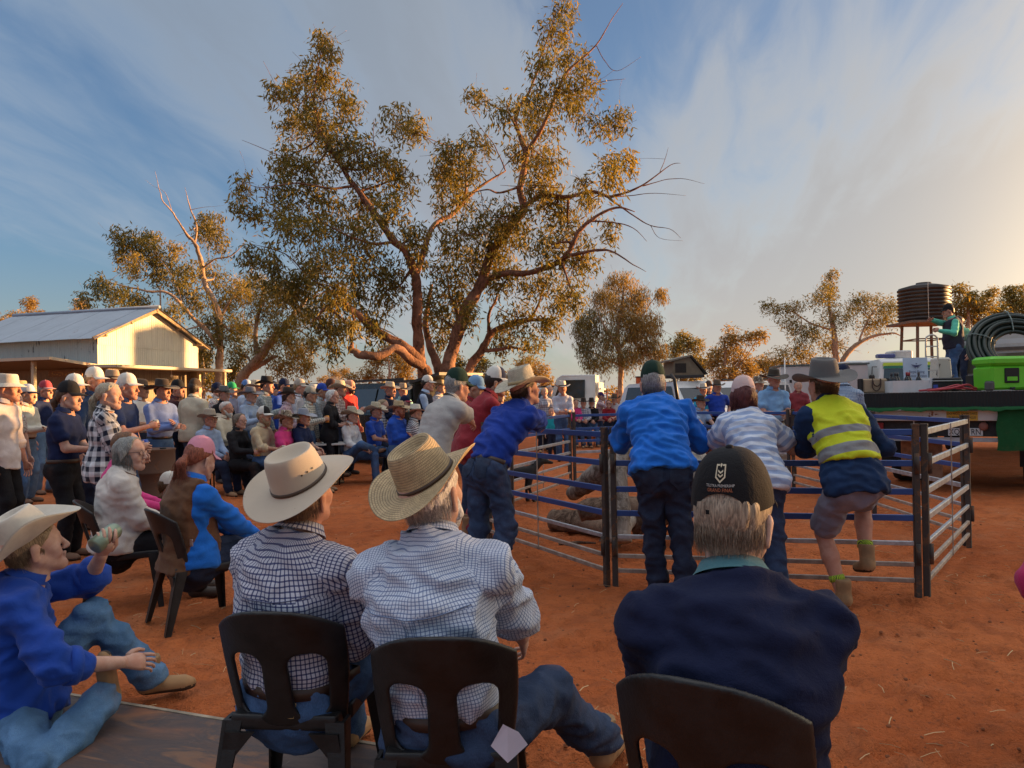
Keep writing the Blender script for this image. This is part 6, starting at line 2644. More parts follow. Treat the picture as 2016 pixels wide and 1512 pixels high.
def fire_trailer():
    p = spot(1612, 26.0)
    t = thing('fire_trailer', 'white enclosed fire service trailer with lettered side', 'trailer', (p.x, p.y, 0), R(-8))
    M = plain('trailer_white', (.50, .51, .52), .5, 0, .05, 2)
    MB().box((0, 0, 1.42), (2.75, 1.8, 1.85), bev=.03).build('body', M, t)
    MB().box((0, 0, 2.375), (2.82, 1.86, .05)).build('roof', plain('trailer_roof', (.10, .13, .13), .6), t)
    FR = Matrix.Rotation(R(90), 3, 'X')
    RED, BLK = plain('letter_red', (.22, .02, .02), .6), plain('letter_black', (.03, .03, .03), .6)
    # side faces the viewer: local -y
    lettering('lettering', 'N.S.W. RURAL FIRE', .15, RED, t, Vector((.18, -.905, 1.95)), FR)
    lettering('lettering', 'Community Fire', .11, BLK, t, Vector((.18, -.905, 1.78)), FR)
    lettering('lettering', 'CREW', .24, BLK, t, Vector((.50, -.905, 1.33)), FR)
    MB().box((-1.08, -.904, 1.84), (.08, .006, .10)).build('latch', BLK, t)
    for x in (-.35, .35):
        wheel(t, (x, -.75, .33), .33, .2, (0, 1, 0))
    MB().box((0, 0, .44), (2.7, 1.2, .10)).build('chassis', DARKM, t)
    pole_thing('white_pole', 'thin white pole standing before the fire trailer', 'pole', spot(1548, 24.5), 2.6, .03, plain('white_pole', (.7, .7, .68), .5))


fire_trailer()


def fire_truck():
    p = spot(1772, 25.5)
    t = thing('fire_truck', 'white fire truck with lime band and blue light bar', 'truck', (p.x, p.y, 0), R(176))
    M = plain('fire_white', (.60, .61, .60), .35, 0, .05, 2, spec=.5)
    LIME = plain('lime_band', (.42, .55, .04), .5)
    GRN = plain('green_band', (.02, .16, .11), .5)
    # local +y faces the viewer
    prof = [(-1.0, .8), (-1.0, 2.48), (.55, 2.52), (.72, 2.42), (.98, 1.55), (1.02, .8)]
    car_body(prof, 2.2, 1.6, M, t, 'cab')
    def fr(z):
        return .72 + (.98 - .72) * (2.42 - z) / .87 + .012
    MB().add([(-.92, fr(1.55), 1.55), (.92, fr(1.55), 1.55), (.80, fr(2.18), 2.18), (-.80, fr(2.18), 2.18)], [(0, 1, 2, 3)]).build('windscreen', glass_mat((.05, .075, .085)), t)
    for z0, z1, m in ((2.19, 2.27, GRN), (2.28, 2.38, LIME)):
        MB().add([(-.84, fr(z0) + .01, z0), (.84, fr(z0) + .01, z0), (.80, fr(z1) + .01, z1), (-.80, fr(z1) + .01, z1)], [(0, 1, 2, 3)]).build('band', m, t)
    MB().box((.55, .3, 2.62), (.55, .3, .14), bev=.03).build('light_bar', plain('beacon_blue', (.04, .06, .22), .2, spec=.7), t)
    MB().box((-.05, -.1, 2.66), (.60, .8, .28), bev=.04).build('roof_unit', plain('unit_grey', (.5, .5, .48), .6), t)
    MB().box((.05, -2.6, 1.7), (2.3, 3.0, 1.7), bev=.05).build('locker_body', M, t)
    for sx in (-1, 1):
        MB().box((sx * 1.27, 1.0, 1.78), (.18, .10, .42), bev=.04).build('mirror', BLACKPL, t)
        MB().tube([(sx * 1.05, .85, 2.25), (sx * 1.25, 1.0, 2.25), (sx * 1.27, 1.0, 2.0)], .015, 5).build('mirror_arm', DARKM, t)
        for y in (.3, -2.8):
            wheel(t, (sx * .95, y, .48), .48, .3)
        MB().box((sx * .8, 1.05, 1.1), (.32, .06, .18), bev=.03).build('headlight', plain('lamp_glass', (.6, .6, .58), .15, spec=.7), t)
    MB().box((0, 1.1, .85), (2.2, .18, .32), bev=.04).build('bumper', M, t)
    MB().box((0, -1.2, .75), (.9, 5.0, .25)).build('chassis', DARKM, t)


fire_truck()


# ---------------------------------------------------------------- flat-top truck used as the stage
TW = 2.62
TZ = 1.405
TH = R(-36)
TL = spot(1690, 11.1)                                  # left end of the tail
TDIR = Vector((math.cos(TH), math.sin(TH), 0))
TC = TL + TDIR * TW / 2


def tail_x(px):
    """distance along the tail from its middle for an image column"""
    k = (px - CX) / FPX
    # (TL.x + s*dx) = k*(TL.y + s*dy)
    s_ = (k * TL.y - TL.x) / (TDIR.x - k * TDIR.y)
    return s_ - TW / 2


def tail_d(px):
    return (TL + TDIR * (tail_x(px) + TW / 2)).y



def stage_truck():
    t = thing('flat_top_truck', 'white flat-top truck backed up to the pen as a stage', 'truck', (TC.x, TC.y, 0), TH)
    Wp = painted('truck_cream', (.62, .60, .55), .38, (.22, .10, .05), .55, 4)
    DK = plain('chassis_dark', (.035, .03, .028), .8, 0, .4, 6)
    L = 8.2
    for i in range(10):                                              # deck boards run across the tray
        MB().box((0, .02 + L * (i + .5) / 10, TZ - .03), (TW, L / 10 - .012, .05)).build('deck_board', painted('deck_board', (.20, .15, .11), .4), t)
    # ribbed black rubber valance across the tail
    n = 130
    v = []
    for i in range(n + 1):
        x = -TW / 2 + TW * i / n
        o = -.030 - .008 * (i % 2)
        v += [(x, o, TZ - .215), (x, o, TZ - .005)]
    MB().add(v, [(2 * i, 2 * i + 2, 2 * i + 3, 2 * i + 1) for i in range(n)]).build('rubber_valance', plain('valance', (.012, .012, .012), .6), t)
    MB().box((0, -.008, TZ - .004), (TW, .05, .008)).build('edge_trim', plain('trim_pale', (.30, .29, .27), .5, .3), t)
    MB().box((0, .10, TZ - .33), (TW, .18, .145), bev=.008).build('tail_beam', Wp, t)
    MB().box((0, .14, TZ - .51), (TW * .96, .10, .215)).build('rear_frame', DK, t)
    MB().box((0, .06, TZ - .66), (TW * .98, .06, .055)).build('bump_bar', plain('bump_bar', (.38, .39, .40), .5, .4, .2), t)
    for x in (-.85, -.45, .45):
        MB().bar((x, .12, TZ - .41), (x, .12, TZ - .66), .05, .08, up=(0, 1, 0)).build('bracket', DK, t)
    FR = Matrix.Rotation(R(90), 3, 'X')
    # signs on the tail
    sx = tail_x(1893)
    s = MB().box((sx, .006, TZ - .335), (.37, .008, .125)).build('warning_sign', painted('sign_yellow', (.62, .36, .03), .12, (.5, .45, .3)), t)
    BLK = plain('letter_black', (.03, .03, .03), .6)
    lettering('lettering', 'DO NOT OVERTAKE', .045, BLK, s, Vector((sx, -.001, TZ - .305)), FR, .85)
    lettering('lettering', 'TURNING VEHICLE', .045, BLK, s, Vector((sx, -.001, TZ - .36)), FR, .85)
    px = tail_x(1898)
    s = MB().box((px, .075, TZ - .555), (.41, .010, .105), bev=.003).build('number_plate', plain('plate_white', (.60, .60, .58), .5), t)
    lettering('lettering', 'XQ-1', .115, BLK, s, Vector((px - .095, .066, TZ - .557)), FR, .75)
    lettering('lettering', 'RN', .115, BLK, s, Vector((px + .125, .066, TZ - .557)), FR, .75)
    mk = tail_x(1934)
    MB().lathe([(.058, 0), (.055, .03), (.03, .04)], 16, 0, (mk, .085, TZ - .48), Matrix.Rotation(R(90), 3, 'X')).build('tail_light', plain('dusty_red', (.25, .10, .07), .6), t, True)
    MB().box((-1.05, .07, TZ - .50), (.16, .08, .14), bev=.01).build('tail_light', plain('tail_red2', (.30, .03, .03), .35), t)
    # green carpet hanging over the tail
    v, f = [], []
    nx, nz = 26, 14
    x0 = tail_x(1962)
    for j in range(nz + 1):
        for i in range(nx + 1):
            x = x0 + (TW / 2 + .05 - x0) * i / nx
            z = TZ - .215 - .57 * j / nz
            if j == nz:
                z += .012 * math.sin(x * 9)
            v.append((x + .01 * math.sin(j * .7), -.045 - .012 * math.sin(x * 13 + 1) * (j / nz) - .015 * (j / nz), z))
    for j in range(nz):
        for i in range(nx):
            a = j * (nx + 1) + i
            f.append((a, a + 1, a + nx + 2, a + nx + 1))
    CARP = cloth((.012, .085, .026), None, dirty=.12)
    MB().add(v, f).build('carpet_drop', CARP, t, True)
    v, f = [], []
    for i in range(41):
        x = -TW / 2 + (TW) * i / 40
        w = .012 * math.sin(i * .9) + .008 * math.sin(i * 2.3)
        v += [(x, .0, TZ - .205 + w * .3), (x, -.10 + w, TZ - .225 + w * .5), (x, -.112 + w, TZ - .26 + w)]
    for i in range(40):
        for k in range(2):
            f.append((i * 3 + k, i * 3 + 3 + k, i * 3 + 4 + k, i * 3 + 1 + k))
    MB().add(v, f).build('carpet_edge', CARP, t, True)
    for x in (-.86, .86):
        for y in (1.6, 2.75):
            wheel(t, (x, y, .46), .46, .42, (1, 0, 0), plain('dusty_rim', (.30, .16, .09), .9))
    for x in (-.9, .9):
        MB().box((x, 1.08, .62), (.56, .02, .62)).build('mud_flap', RUBBER, t)
    MB().box((-.62, .35, .50), (.34, .05, .62), bev=.01).build('timber_prop', plain('prop_timber', (.33, .16, .08), .9, 0, .3), t)
    MB().box((-.38, .42, .42), (.22, .05, .56), bev=.01).build('timber_prop', plain('prop_timber2', (.28, .15, .09), .9, 0, .3), t)
    for x in (-.42, .42):
        MB().box((x, 4.2, TZ - .30), (.09, 7.4, .24)).build('chassis_rail', DK, t)
    prof = [(8.3, .7), (8.3, 2.72), (9.9, 2.74), (10.3, 1.8), (10.35, .7)]
    car_body(prof, 2.35, 1.9, plain('cab_grey', (.42, .43, .42), .45, 0, .08), t, 'cab')
    MB().box((0, 8.285, 2.02), (1.7, .02, .44)).build('rear_window', glass_mat((.12, .11, .08)), t)
    MB().box((0, 8.28, 2.34), (2.1, .025, .07)).build('stripe', plain('cab_brown', (.09, .07, .06), .6), t)
    for x in (-1.0, 1.0):
        wheel(t, (x, 8.9, .48), .48, .3)
    # headboard posts
    for yy, xx in ((2.6, .95),):
        MB().box((xx, yy, TZ + .56), (.085, .085, 1.12)).build('stake_post', painted('stake_white', (.55, .58, .58), .25), t)
    MB().box((.4, 7.4, TZ + 1.05), (2.2, .05, .10)).build('headboard_rail', painted('stake_white', (.55, .58, .58), .25), t)


stage_truck()


def deck_item(px0, px1, d):
    d = d - 10.35 + tail_d((px0 + px1) / 2)
    a, b = spot(px0, d, TZ), spot(px1, d, TZ)
    return (a + b) / 2, (b.x - a.x)


# hessian bag
c, w = deck_item(1692, 1749, 10.5)
t = thing('hessian_bag', 'hessian carry bag with dark rope handles on the truck tail', 'bag', tuple(c))
HES = cloth((.36, .27, .18))
MB().box((0, 0, .105), (w * .86, .14, .21), bev=.02, taper=(1.0, .8)).build('bag_body', HES, t)
for s in (-1, 1):
    MB().box((s * w * .46, 0, .105), (w * .07, .145, .212), bev=.012).build('side_band', cloth((.03, .028, .027)), t)
mb = MB()
mb.tube(smooth_path([(-.05, -.075, .20), (-.055, -.085, .08), (0, -.09, .03), (.06, -.085, .09), (.07, -.075, .20)], None, 4), .008, 6)
mb.tube(smooth_path([(-.05, -.072, .21), (-.03, -.08, .12), (.02, -.085, .10), (.06, -.08, .14), (.065, -.07, .21)], None, 4), .008, 6)
mb.build('handle', plain('rope_dark', (.06, .035, .028), .8), t, True)
# carton of wine
c, w = deck_item(1750, 1818, 10.55)
t = thing('carton', 'open white polystyrene carton of wine bottles on the truck tail', 'box', tuple(c), R(-4))
CW = plain('carton_white', (.60, .61, .62), .7, 0, .06)
mb = MB()
for (x, y, sx, sy) in ((0, -.15, w, .02), (0, .15, w, .02), (-w / 2 + .01, 0, .02, .28), (w / 2 - .01, 0, .02, .28)):
    mb.box((x, y, .085), (sx, sy, .165))
mb.box((0, 0, .012), (w - .04, .28, .02))
mb.build('carton_walls', CW, t)
MB().box((w / 2 + .02, -.02, .10), (.04, .30, .20), Matrix.Rotation(R(8), 3, 'Y')).build('flap', CW, t)
for i in range(6):
    p = Vector((c.x - w * .36 + w * .17 * (i % 5), c.y + (.05 if i % 2 else -.05), TZ + .024))
    b = thing('wine_bottle', ('dark wine bottle leaning at the left of the carton', 'dark wine bottle with silver neck in the carton', 'red capped wine bottle in the carton middle', 'red labelled wine bottle in the carton', 'black capped wine bottle right in the carton', 'dark wine bottle behind the red caps')[i], 'bottle', tuple(p))
    MB().lathe([(.036, 0), (.038, .01), (.038, .15), (.030, .18), (.014, .205), (.013, .25), (.015, .252), (.015, .262)], 12).build('glass', plain('bottle_glass', (.015, .012, .010), .12, spec=.7), b, True)
    MB().lathe([(.0155, .215), (.0158, .264), (.010, .266)], 12).build('capsule', plain('capsule%d' % (i in (2, 3)), (.25, .02, .03) if i in (2, 3) else (.05, .05, .055), .35), b, True)
# sign with winged emblem
c, w = deck_item(1779, 1829, 11.1)
t = thing('charity_sign', 'pale blue sign with winged emblem standing on the truck', 'sign', tuple(c), R(2))
MB().box((0, 0, .26), (w * .98, .012, .52), Matrix.Rotation(R(-4), 3, 'X'), bev=.002).build('board', plain('sign_blue', (.45, .53, .66), .6, 0, .04), t)
NAV = plain('emblem_navy', (.04, .04, .12), .6)
LR = Matrix.Rotation(R(86), 3, 'X')
mb = MB()
for s in (-1, 1):
    for k in range(4):
        z0 = .405 - k * .013
        mb.add([(s * .012, -.022, z0), (s * (.085 - k * .014), -.022, z0 + .012 - k * .002), (s * (.075 - k * .014), -.022, z0 + .002), (s * .012, -.022, z0 - .012)], [(0, 1, 2, 3) if s > 0 else (3, 2, 1, 0)])
mb.lathe([(.016, 0), (.016, .004)], 12, 0, (0, -.022, .39), Matrix.Rotation(R(90), 3, 'X'))
mb.box((0, -.022, .425), (.022, .004, .012))
mb.build('emblem', NAV, t)
for s_, z, q in (('Royal Flying', .305, .058), ('Doctor Service', .245, .058)):
    lettering('lettering', s_, q, NAV, t, Vector((0, -.026 + (.3 - z) * .02, z)), LR, .85)
for z in (.19, .165, .14):
    MB().box((-.01, -.016, z), (w * .6, .002, .006)).build('text_rule', plain('sign_text', (.25, .3, .42), .6), t)
# equipment case
c, w = deck_item(1826, 1884, 10.75)
t = thing('equipment_case', 'black hinged equipment case with silver trim', 'case', tuple(c))
MB().box((0, 0, .075), (w, .30, .13), bev=.012).build('case_body', plain('case_black', (.016, .017, .022), .4), t)
MB().box((0, 0, .150), (w * 1.01, .31, .02), bev=.006).build('trim', plain('case_trim', (.30, .31, .33), .35, .7), t)
MB().box((0, 0, .178), (w * .98, .30, .036), bev=.012).build('lid', plain('case_black', (.016, .017, .022), .4), t)
MB().box((-w * .42, -.156, .07), (.06, .01, .06)).build('sticker', plain('sticker_blue', (.04, .08, .35), .5), t)
# speaker box further back
c, w = deck_item(1908, 1927, 11.6)
t = thing('speaker_box', 'small black loudspeaker box left of the green cooler', 'speaker', tuple(c))
MB().box((0, 0, .12), (w, .18, .24), bev=.01).build('cabinet', plain('speaker_black', (.015, .015, .015), .6), t)
MB().lathe([(.05, 0), (.045, -.01), (.02, -.015)], 14, 0, (0, -.092, .11), Matrix.Rotation(R(90), 3, 'X')).build('cone', DARKM, t)
# red sack trolley lying flat
c, w = deck_item(1822, 1936, 10.45)
t = thing('sack_trolley', 'red tubular sack trolley lying on the truck deck', 'trolley', tuple(c))
REDT = painted('trolley_red', (.40, .035, .05), .15)
for y in (-.06, .16):
    MB().tube(smooth_path([(-w / 2, y, .02), (-w * .1, y, .045), (w * .18, y, .09), (w * .3, y, .045), (w / 2, y, .02)], None, 4), .015, 7).build('rail', REDT, t, True)
for x in (-w * .35, -w * .1, w * .15):
    MB().bar((x, -.06, .04), (x, .16, .04), .018).build('cross_bar', REDT, t)
MB().box((w * .47, .05, .02), (.06, .26, .012)).build('toe_plate', REDT, t)
# green cooler
c, w = deck_item(1931, 2013, 10.6)
t = thing('cooler_box', 'bright lime green wheeled cooler box on the truck', 'cooler', tuple(c), R(3))
LIMEG = plain('cooler_green', (.13, .52, .025), .42, 0, .06, 3)
MB().box((0, 0, .17), (w * .94, .40, .32), bev=.03, taper=(1.04, 1.02)).build('tub', LIMEG, t)
MB().box((0, 0, .395), (w, .44, .125), bev=.035).build('lid', LIMEG, t)
MB().box((-.0, -.205, .20), (w * .36, .02, .20), bev=.008).build('handle_recess', plain('cooler_dark', (.01, .012, .012), .6), t)
MB().box((0, -.212, .155), (w * .26, .012, .06), bev=.005).build('latch', LIMEG, t)
for s in (-1, 1):
    MB().box((s * w * .47, -.14, .065), (w * .10, .16, .13), bev=.02).build('wheel_guard', plain('cooler_grey', (.09, .09, .09), .6), t)
MB().tube([(-.03, -.205, .03), (0, -.22, .022), (.03, -.205, .03)], .018, 7).build('drain_plug', plain('cooler_dark', (.01, .012, .012), .6), t, True)
# coil of poly pipe standing on the deck
cc = spot(2042, tail_d(2014) + 2.2, TZ)
t = thing('pipe_coil', 'big standing coil of black green-striped poly pipe', 'coil', tuple(cc), R(-14))
t.rotation_euler = (R(-36), 0, R(-8))
t.scale = (.92, .92, .92)
PIPE = plain('poly_pipe', (.010, .022, .016), .35, 0, .2)
for k, (rr, yy) in enumerate([(.46, 0), (.54, .05), (.54, -.05), (.62, 0), (.62, .09), (.62, -.09), (.70, .05), (.70, -.05), (.78, 0), (.78, .09), (.78, -.08), (.85, .04), (.85, -.04)]):
    n = 56
    pts = [(rr * math.cos(a), yy + .008 * math.sin(3 * a + k), .86 + rr * math.sin(a) + .006 * math.sin(5 * a + 2 * k)) for a in np.linspace(0, 2 * math.pi, n, endpoint=False)]
    MB().tube(pts, .038, 8, closed=True).build('pipe_turn', PIPE, t, True)
STR = plain('coil_strap', (.20, .26, .24), .6)
for a in (R(92), R(158), R(215), R(20)):
    ca, sa = math.cos(a), math.sin(a)
    loop = [(ca * r_, y_, .90 + sa * r_) for r_, y_ in ((.405, 0), (.42, -.07), (.60, -.145), (.80, -.135), (.895, -.06), (.895, .07), (.80, .14), (.60, .145), (.42, .07))]
    MB().tube(loop, .010, 5, closed=True).build('strap', STR, t)
# upright hand truck and old fuel bowser behind the speaker's feet
c, w = deck_item(1828, 1846, 13.2)
t = thing('hand_truck', 'white upright hand truck standing on the deck', 'hand truck', tuple(c))
HT = painted('hand_truck', (.60, .57, .50), .25)
mb = MB()
mb.tube(smooth_path([(-.11, 0, 0), (-.11, 0, .85), (-.07, 0, .98), (.03, 0, 1.0), (.09, 0, .95), (.10, 0, .85), (.10, 0, 0)], None, 4), .016, 7)
mb.build('frame', HT, t, True)
for z in (.12, .38, .62, .80):
    MB().bar((-.11, 0, z), (.10, 0, z), .02).build('cross_bar', HT, t)
for s in (-1, 1):
    wheel(t, (s * .16, .04, .10), .10, .05)
c, w = deck_item(1834, 1872, 13.7)
t = thing('fuel_bowser', 'battered white fuel pump cabinet on the deck', 'pump', tuple(c))
MB().box((0, 0, .31), (w * .9, .3, .62), bev=.03, taper=(.8, .8)).build('cabinet', painted('bowser', (.58, .57, .50), .35, (.10, .07, .05)), t)
MB().tube(smooth_path([(-.1, -.16, .5), (-.16, -.18, .3), (.0, -.19, .12), (.14, -.17, .3)], None, 4), .012, 6).build('hose', BLACKPL, t, True)
MB().box((.02, -.158, .16), (w * .4, .01, .04)).build('vent', BLACKPL, t)


# ---------------------------------------------------------------- small things on the ground
def drum(label, p, col, name='steel_drum'):
    t = thing(name, label, 'drum', (p.x, p.y, 0))
    prof = [(.285, 0), (.29, .01), (.28, .03), (.28, .28), (.292, .295), (.28, .31), (.28, .57), (.292, .585), (.28, .60), (.28, .85), (.29, .87), (.285, .88), (.26, .872), (.02, .872)]
    MB().lathe(prof, 28).build('shell', painted('drum', col, .55, (.12, .055, .03), .8), t, True)
    MB().lathe([(.04, .872), (.04, .89), (.03, .892)], 10, 0, (.15, 0, 0)).build('bung', DARKM, t)
    return t


drum('rusty brown steel drum beside the arms-folded man', spot(300, 9.6), (.10, .05, .032))


# ---------------------------------------------------------------- wardrobe
def K(*c, **kw):
    return cloth(tuple(c), **kw)


NAVY, ROYAL, BRIGHT, SKYB = K(.012, .022, .075), K(.014, .060, .34), K(.012, .145, .58), K(.30, .44, .66)
CREAM, WHITE, GREYP, BLACK = K(.58, .53, .42), K(.66, .66, .66), K(.36, .345, .325), K(.016, .016, .019)
PINK, MAROON, RED, AQUA = K(.62, .05, .22), K(.24, .018, .028), K(.46, .022, .022), K(.25, .50, .52)
TEAL, BROWN, TANC, OLIVE = K(.10, .42, .30), K(.12, .058, .030), K(.34, .25, .17), K(.10, .10, .05)
CHAMB = K(.17, .25, .52)
LBLUE = K(.36, .46, .62)
PALEP = K(.50, .36, .40)
PLAIDB = K(.50, .52, .58, pattern='plaid', c2=(.06, .08, .16), pitch=.06, c3=(.5, .5, .5))
PLAIDR = K(.52, .46, .42, pattern='plaid', c2=(.20, .08, .07), pitch=.055, c3=(.1, .1, .15))
PLAIDG = K(.36, .40, .42, pattern='plaid', c2=(.05, .09, .12), pitch=.05, c3=(.5, .5, .4))
BIGCHK = K(.66, .67, .70, pattern='gingham', c2=(.012, .016, .035), pitch=.088)
NAVYCHK = K(.52, .53, .60, pattern='check', c2=(.030, .040, .13), pitch=.0155, width=.30)
FINECHK = K(.58, .64, .74, pattern='check', c2=(.13, .18, .33), pitch=.0100, width=.26)
STRIPEBW = K(.64, .64, .64, pattern='hstripe', c2=(.03, .03, .05), pitch=.035, width=.4)
STRIPEBL = K(.60, .64, .72, pattern='hstripe', c2=(.30, .38, .56), pitch=.060, width=.5)
STRIPEV = K(.55, .55, .58, pattern='vstripe', c2=(.25, .28, .38), pitch=.025, width=.35)
STRIPEP = K(.55, .42, .46, pattern='vstripe', c2=(.38, .24, .30), pitch=.03, width=.4)
FLORAL = K(.55, .53, .50, pattern='floral', c2=(.25, .06, .07), c3=(.10, .13, .10))
CHECKC = K(.55, .53, .45, pattern='check', c2=(.14, .16, .16), pitch=.035, width=.3)
D1, D2, D3, D4 = denim((.045, .095, .20), .55), denim((.016, .024, .05), .35), denim((.11, .19, .30), .5), denim((.028, .048, .10), .45)
BLKJ, KHAKI, CREAMT = denim((.010, .010, .013), .25), K(.26, .20, .14), K(.44, .40, .33)
BELT, BELTT = plain('belt_brown', (.055, .03, .02), .5), plain('belt_black', (.015, .013, .012), .45)
F_SAND, F_BROWN, F_DARK, F_GREY, F_FAWN, F_BLACK = felt((.47, .385, .29)), felt((.13, .085, .055)), felt((.045, .033, .027)), felt((.13, .13, .125)), felt((.30, .23, .165)), felt((.018, .017, .018))
S_NAT, S_PALE, S_GOLD = straw((.56, .42, .25)), straw((.60, .52, .38)), straw((.58, .44, .22))
B_BRN, B_BLK, B_NONE = plain('band_brown', (.05, .028, .018), .6), plain('band_black', (.018, .016, .015), .5), None
CW_, CN_, CB_ = K(.64, .62, .56), K(.012, .018, .05), K(.015, .015, .017)
CR_, CG_, CLB, CPK = K(.35, .05, .07), K(.012, .035, .025), K(.18, .33, .52), K(.62, .26, .34)
BOOTB, BOOTT, BOOTD, SHOEW = plain('boot_brown', (.16, .085, .05), .7, 0, .3), plain('boot_tan', (.30, .175, .085), .85, 0, .25), plain('boot_dark', (.035, .025, .02), .6, 0, .3), plain('shoe_white', (.55, .55, .55), .7)
H_GREY, H_WHITE, H_BROWN, H_DARK, H_BLOND, H_RED, H_SAND = (.26, .26, .25), (.58, .56, .53), (.11, .06, .03), (.03, .02, .015), (.46, .33, .17), (.26, .075, .04), (.30, .21, .12)
HATADD = {'felt': .060, 'akubra': .055, 'rancher': .055, 'cattleman': .06, 'cowboy': .065, 'widefelt': .055, 'panama': .055, 'bucket': .03, 'slouch': .055, 'cap': .025, 'capclosed': .025}
PEOPLE = []


def stand(label, px, topy, d, **kw):
    """a standing figure under image column px whose hat or head reaches topy"""
    z = at(px, topy, d).z
    add = HATADD[kw['hat'][0]] if kw.get('hat') else 0
    ht = kw.pop('ht', None) or min(max(z - add + .005, 1.50), 1.93)
    kw.setdefault('shoe', random.choice((BOOTB, BOOTD, BOOTT)))
    i = person(label, spot(px, d), ht=ht, **kw)
    PEOPLE.append(i)
    return i


def sit(label, px, topy, d, **kw):
    z = at(px, topy, d).z
    add = HATADD[kw['hat'][0]] if kw.get('hat') else 0
    ht = kw.pop('ht', 1.70)
    kw.setdefault('legs', 'sit')
    kw.setdefault('lean', -4)
    kw.setdefault('arms', 'lap')
    kw.setdefault('hunch', 12)
    seat = min(max(z - add - .845 * ht / 1.75, .28), .75)
    i = person(label, spot(px, d), ht=ht, seat=seat, **kw)
    PEOPLE.append(i)
    return i


# ================================================================ foreground seats
def tailor(info, part):
    """returns hit(x, z): the garment's surface seen from behind, x across and z up from the waist"""
    from mathutils.bvhtree import BVHTree
    me = part.data
    tr = BVHTree.FromPolygons([v.co.copy() for v in me.vertices], [tuple(p.vertices) for p in me.polygons])
    (_, r2, _), (_, f2, _), (_, u2, _) = info['r'], info['f'], info['u']

    def hit(x, z, off=.0015, inside=False):
        o = Vector(info['waist'] + r2 * x + u2 * z - f2 * .6)
        h = tr.ray_cast(o, Vector(f2))
        return None if h[0] is None else h[0] + h[1] * off
    return hit


def seam(info, part, pts, mat, r=.0016, name='seam'):
    hit = tailor(info, part)
    q = [hit(x, z) for x, z in pts]
    q = [p for p in q if p is not None]
    if len(q) > 2:
        MB().tube(q, r, 5).build(name, mat, part, True)


def pocket(info, part, cx_, z0, w, h, mat, name='pocket', point=.02, off=.004):
    hit = tailor(info, part)
    n, m = 8, 8
    v, ok = [], True
    for j in range(m + 1):
        for i in range(n + 1):
            x = (i / n - .5) * w
            z = z0 + h / 2 - h * j / m - (point * (1 - abs(x) / (w / 2)) if j == m else 0)
            p = hit(cx_ + x, z, off)
            if p is None:
                return
            v.append(p)
    f = [(j * (n + 1) + i, j * (n + 1) + i + 1, j * (n + 2 - 1) + n + 1 + i + 1, j * (n + 1) + n + 1 + i) for j in range(m) for i in range(n)]
    MB().add(v, f).build(name, mat, part, True)
    rim = [v[i] for i in range(n + 1)] + [v[(j + 1) * (n + 1) - 1] for j in range(1, m + 1)] + [v[m * (n + 1) + i] for i in range(n - 1, -1, -1)] + [v[j * (n + 1)] for j in range(m - 1, 0, -1)]
    MB().tube(rim, .0016, 4, closed=True).build(name + '_stitching', mat, part, True)


def child(info, nm):
    return [c for c in info['root'].children if c.name.split('.')[0] == nm][0]


SH = .030                                     # top of the plywood sheet
p_f = spot(608, 2.62, SH)
chair('black plastic chair under the man in the sand felt hat', p_f, 6, SH, .88)
felt_man = person('seated man in sand felt hat and navy check shirt', (p_f.x, p_f.y, SH), 22, ht=1.70, w=1.10, lod=0, legs='sit', seat=.385, lean=-6, hunch=20, side=2, head=(-2, -18, 2), yokev=.225,
                  hip=(0, -.07, .41), shirt=NAVYCHK, sleeve='long', tuck=True, trousers=D1, belt=BELT, skin_='ruddy', hair=('nape', (.30, .20, .13)), arms='lap', ease=.016,
                  hat=('akubra', [felt((.50, .42, .325), .12), plain('leather_band', (.07, .045, .03), .5)], (-9, -5, 0), 1.04), hatz=.004, shoe=BOOTT, group='seated onlookers in front', backneck=6)
p_s = spot(898, 2.34, SH)
chair('black plastic chair under the man in the woven straw hat', p_s, 2, SH, .88)
straw_man = person('white-bearded man in woven straw hat and pale blue check shirt', (p_s.x, p_s.y, SH), 16, ht=1.76, w=1.04, belly=.4, lod=0, legs='sit', seat=.39, lean=-4, hunch=22, side=-6, head=(6, -16, -6), yokev=.225,
                   hip=(0, -.07, .415), shirt=FINECHK, sleeve='rolled', tuck=True, trousers=D4, belt=BELT, skin_='fair', hair=('nape', (.62, .58, .54)), beard=(.66, .64, .62), arms='knees', ease=.020,
                   hat=('rancher', [straw((.54, .40, .225), .0075), plain('leather_band2', (.06, .035, .022), .5)], (-9, -10, 0), 1.02), hatz=.008, shoe=BOOTT, group='seated onlookers in front', fold=1.5,
                   rw=(.12, .38, .54, 1), poleR=(1, -.3, -.3), feet=((.36, .62, .0, 1), (-.12, .45, 0, 1)), backneck=6)
p_c = spot(1460, 1.76)
chair('black plastic chair under the man in the navy jumper', p_c, 32, 0, 1.0)
cap_man = person('big man in black cap and navy jumper with teal collar', p_c, 8, ht=1.76, w=1.05, belly=.5, lod=0, legs='sit', seat=.40, lean=0, hunch=20, head=(22, 4, 0),
                 hip=(0, -.07, .435), shirt=K(.010, .014, .042, rough=.95), sleeve='long', tuck=False, hem=.06, trousers=D2, skin_='pale', hair=('nape', (.34, .27, .20)), arms='knees', ease=.024,
                 collar=K(.055, .16, .19), hat=('cap', [K(.010, .010, .012), K(.013, .013, .016), K(.010, .010, .012)], (-11, 0, 0), 1.09), hatz=-.006, shoe=BOOTD, group='seated onlookers in front', fold=1.15, backneck=4)

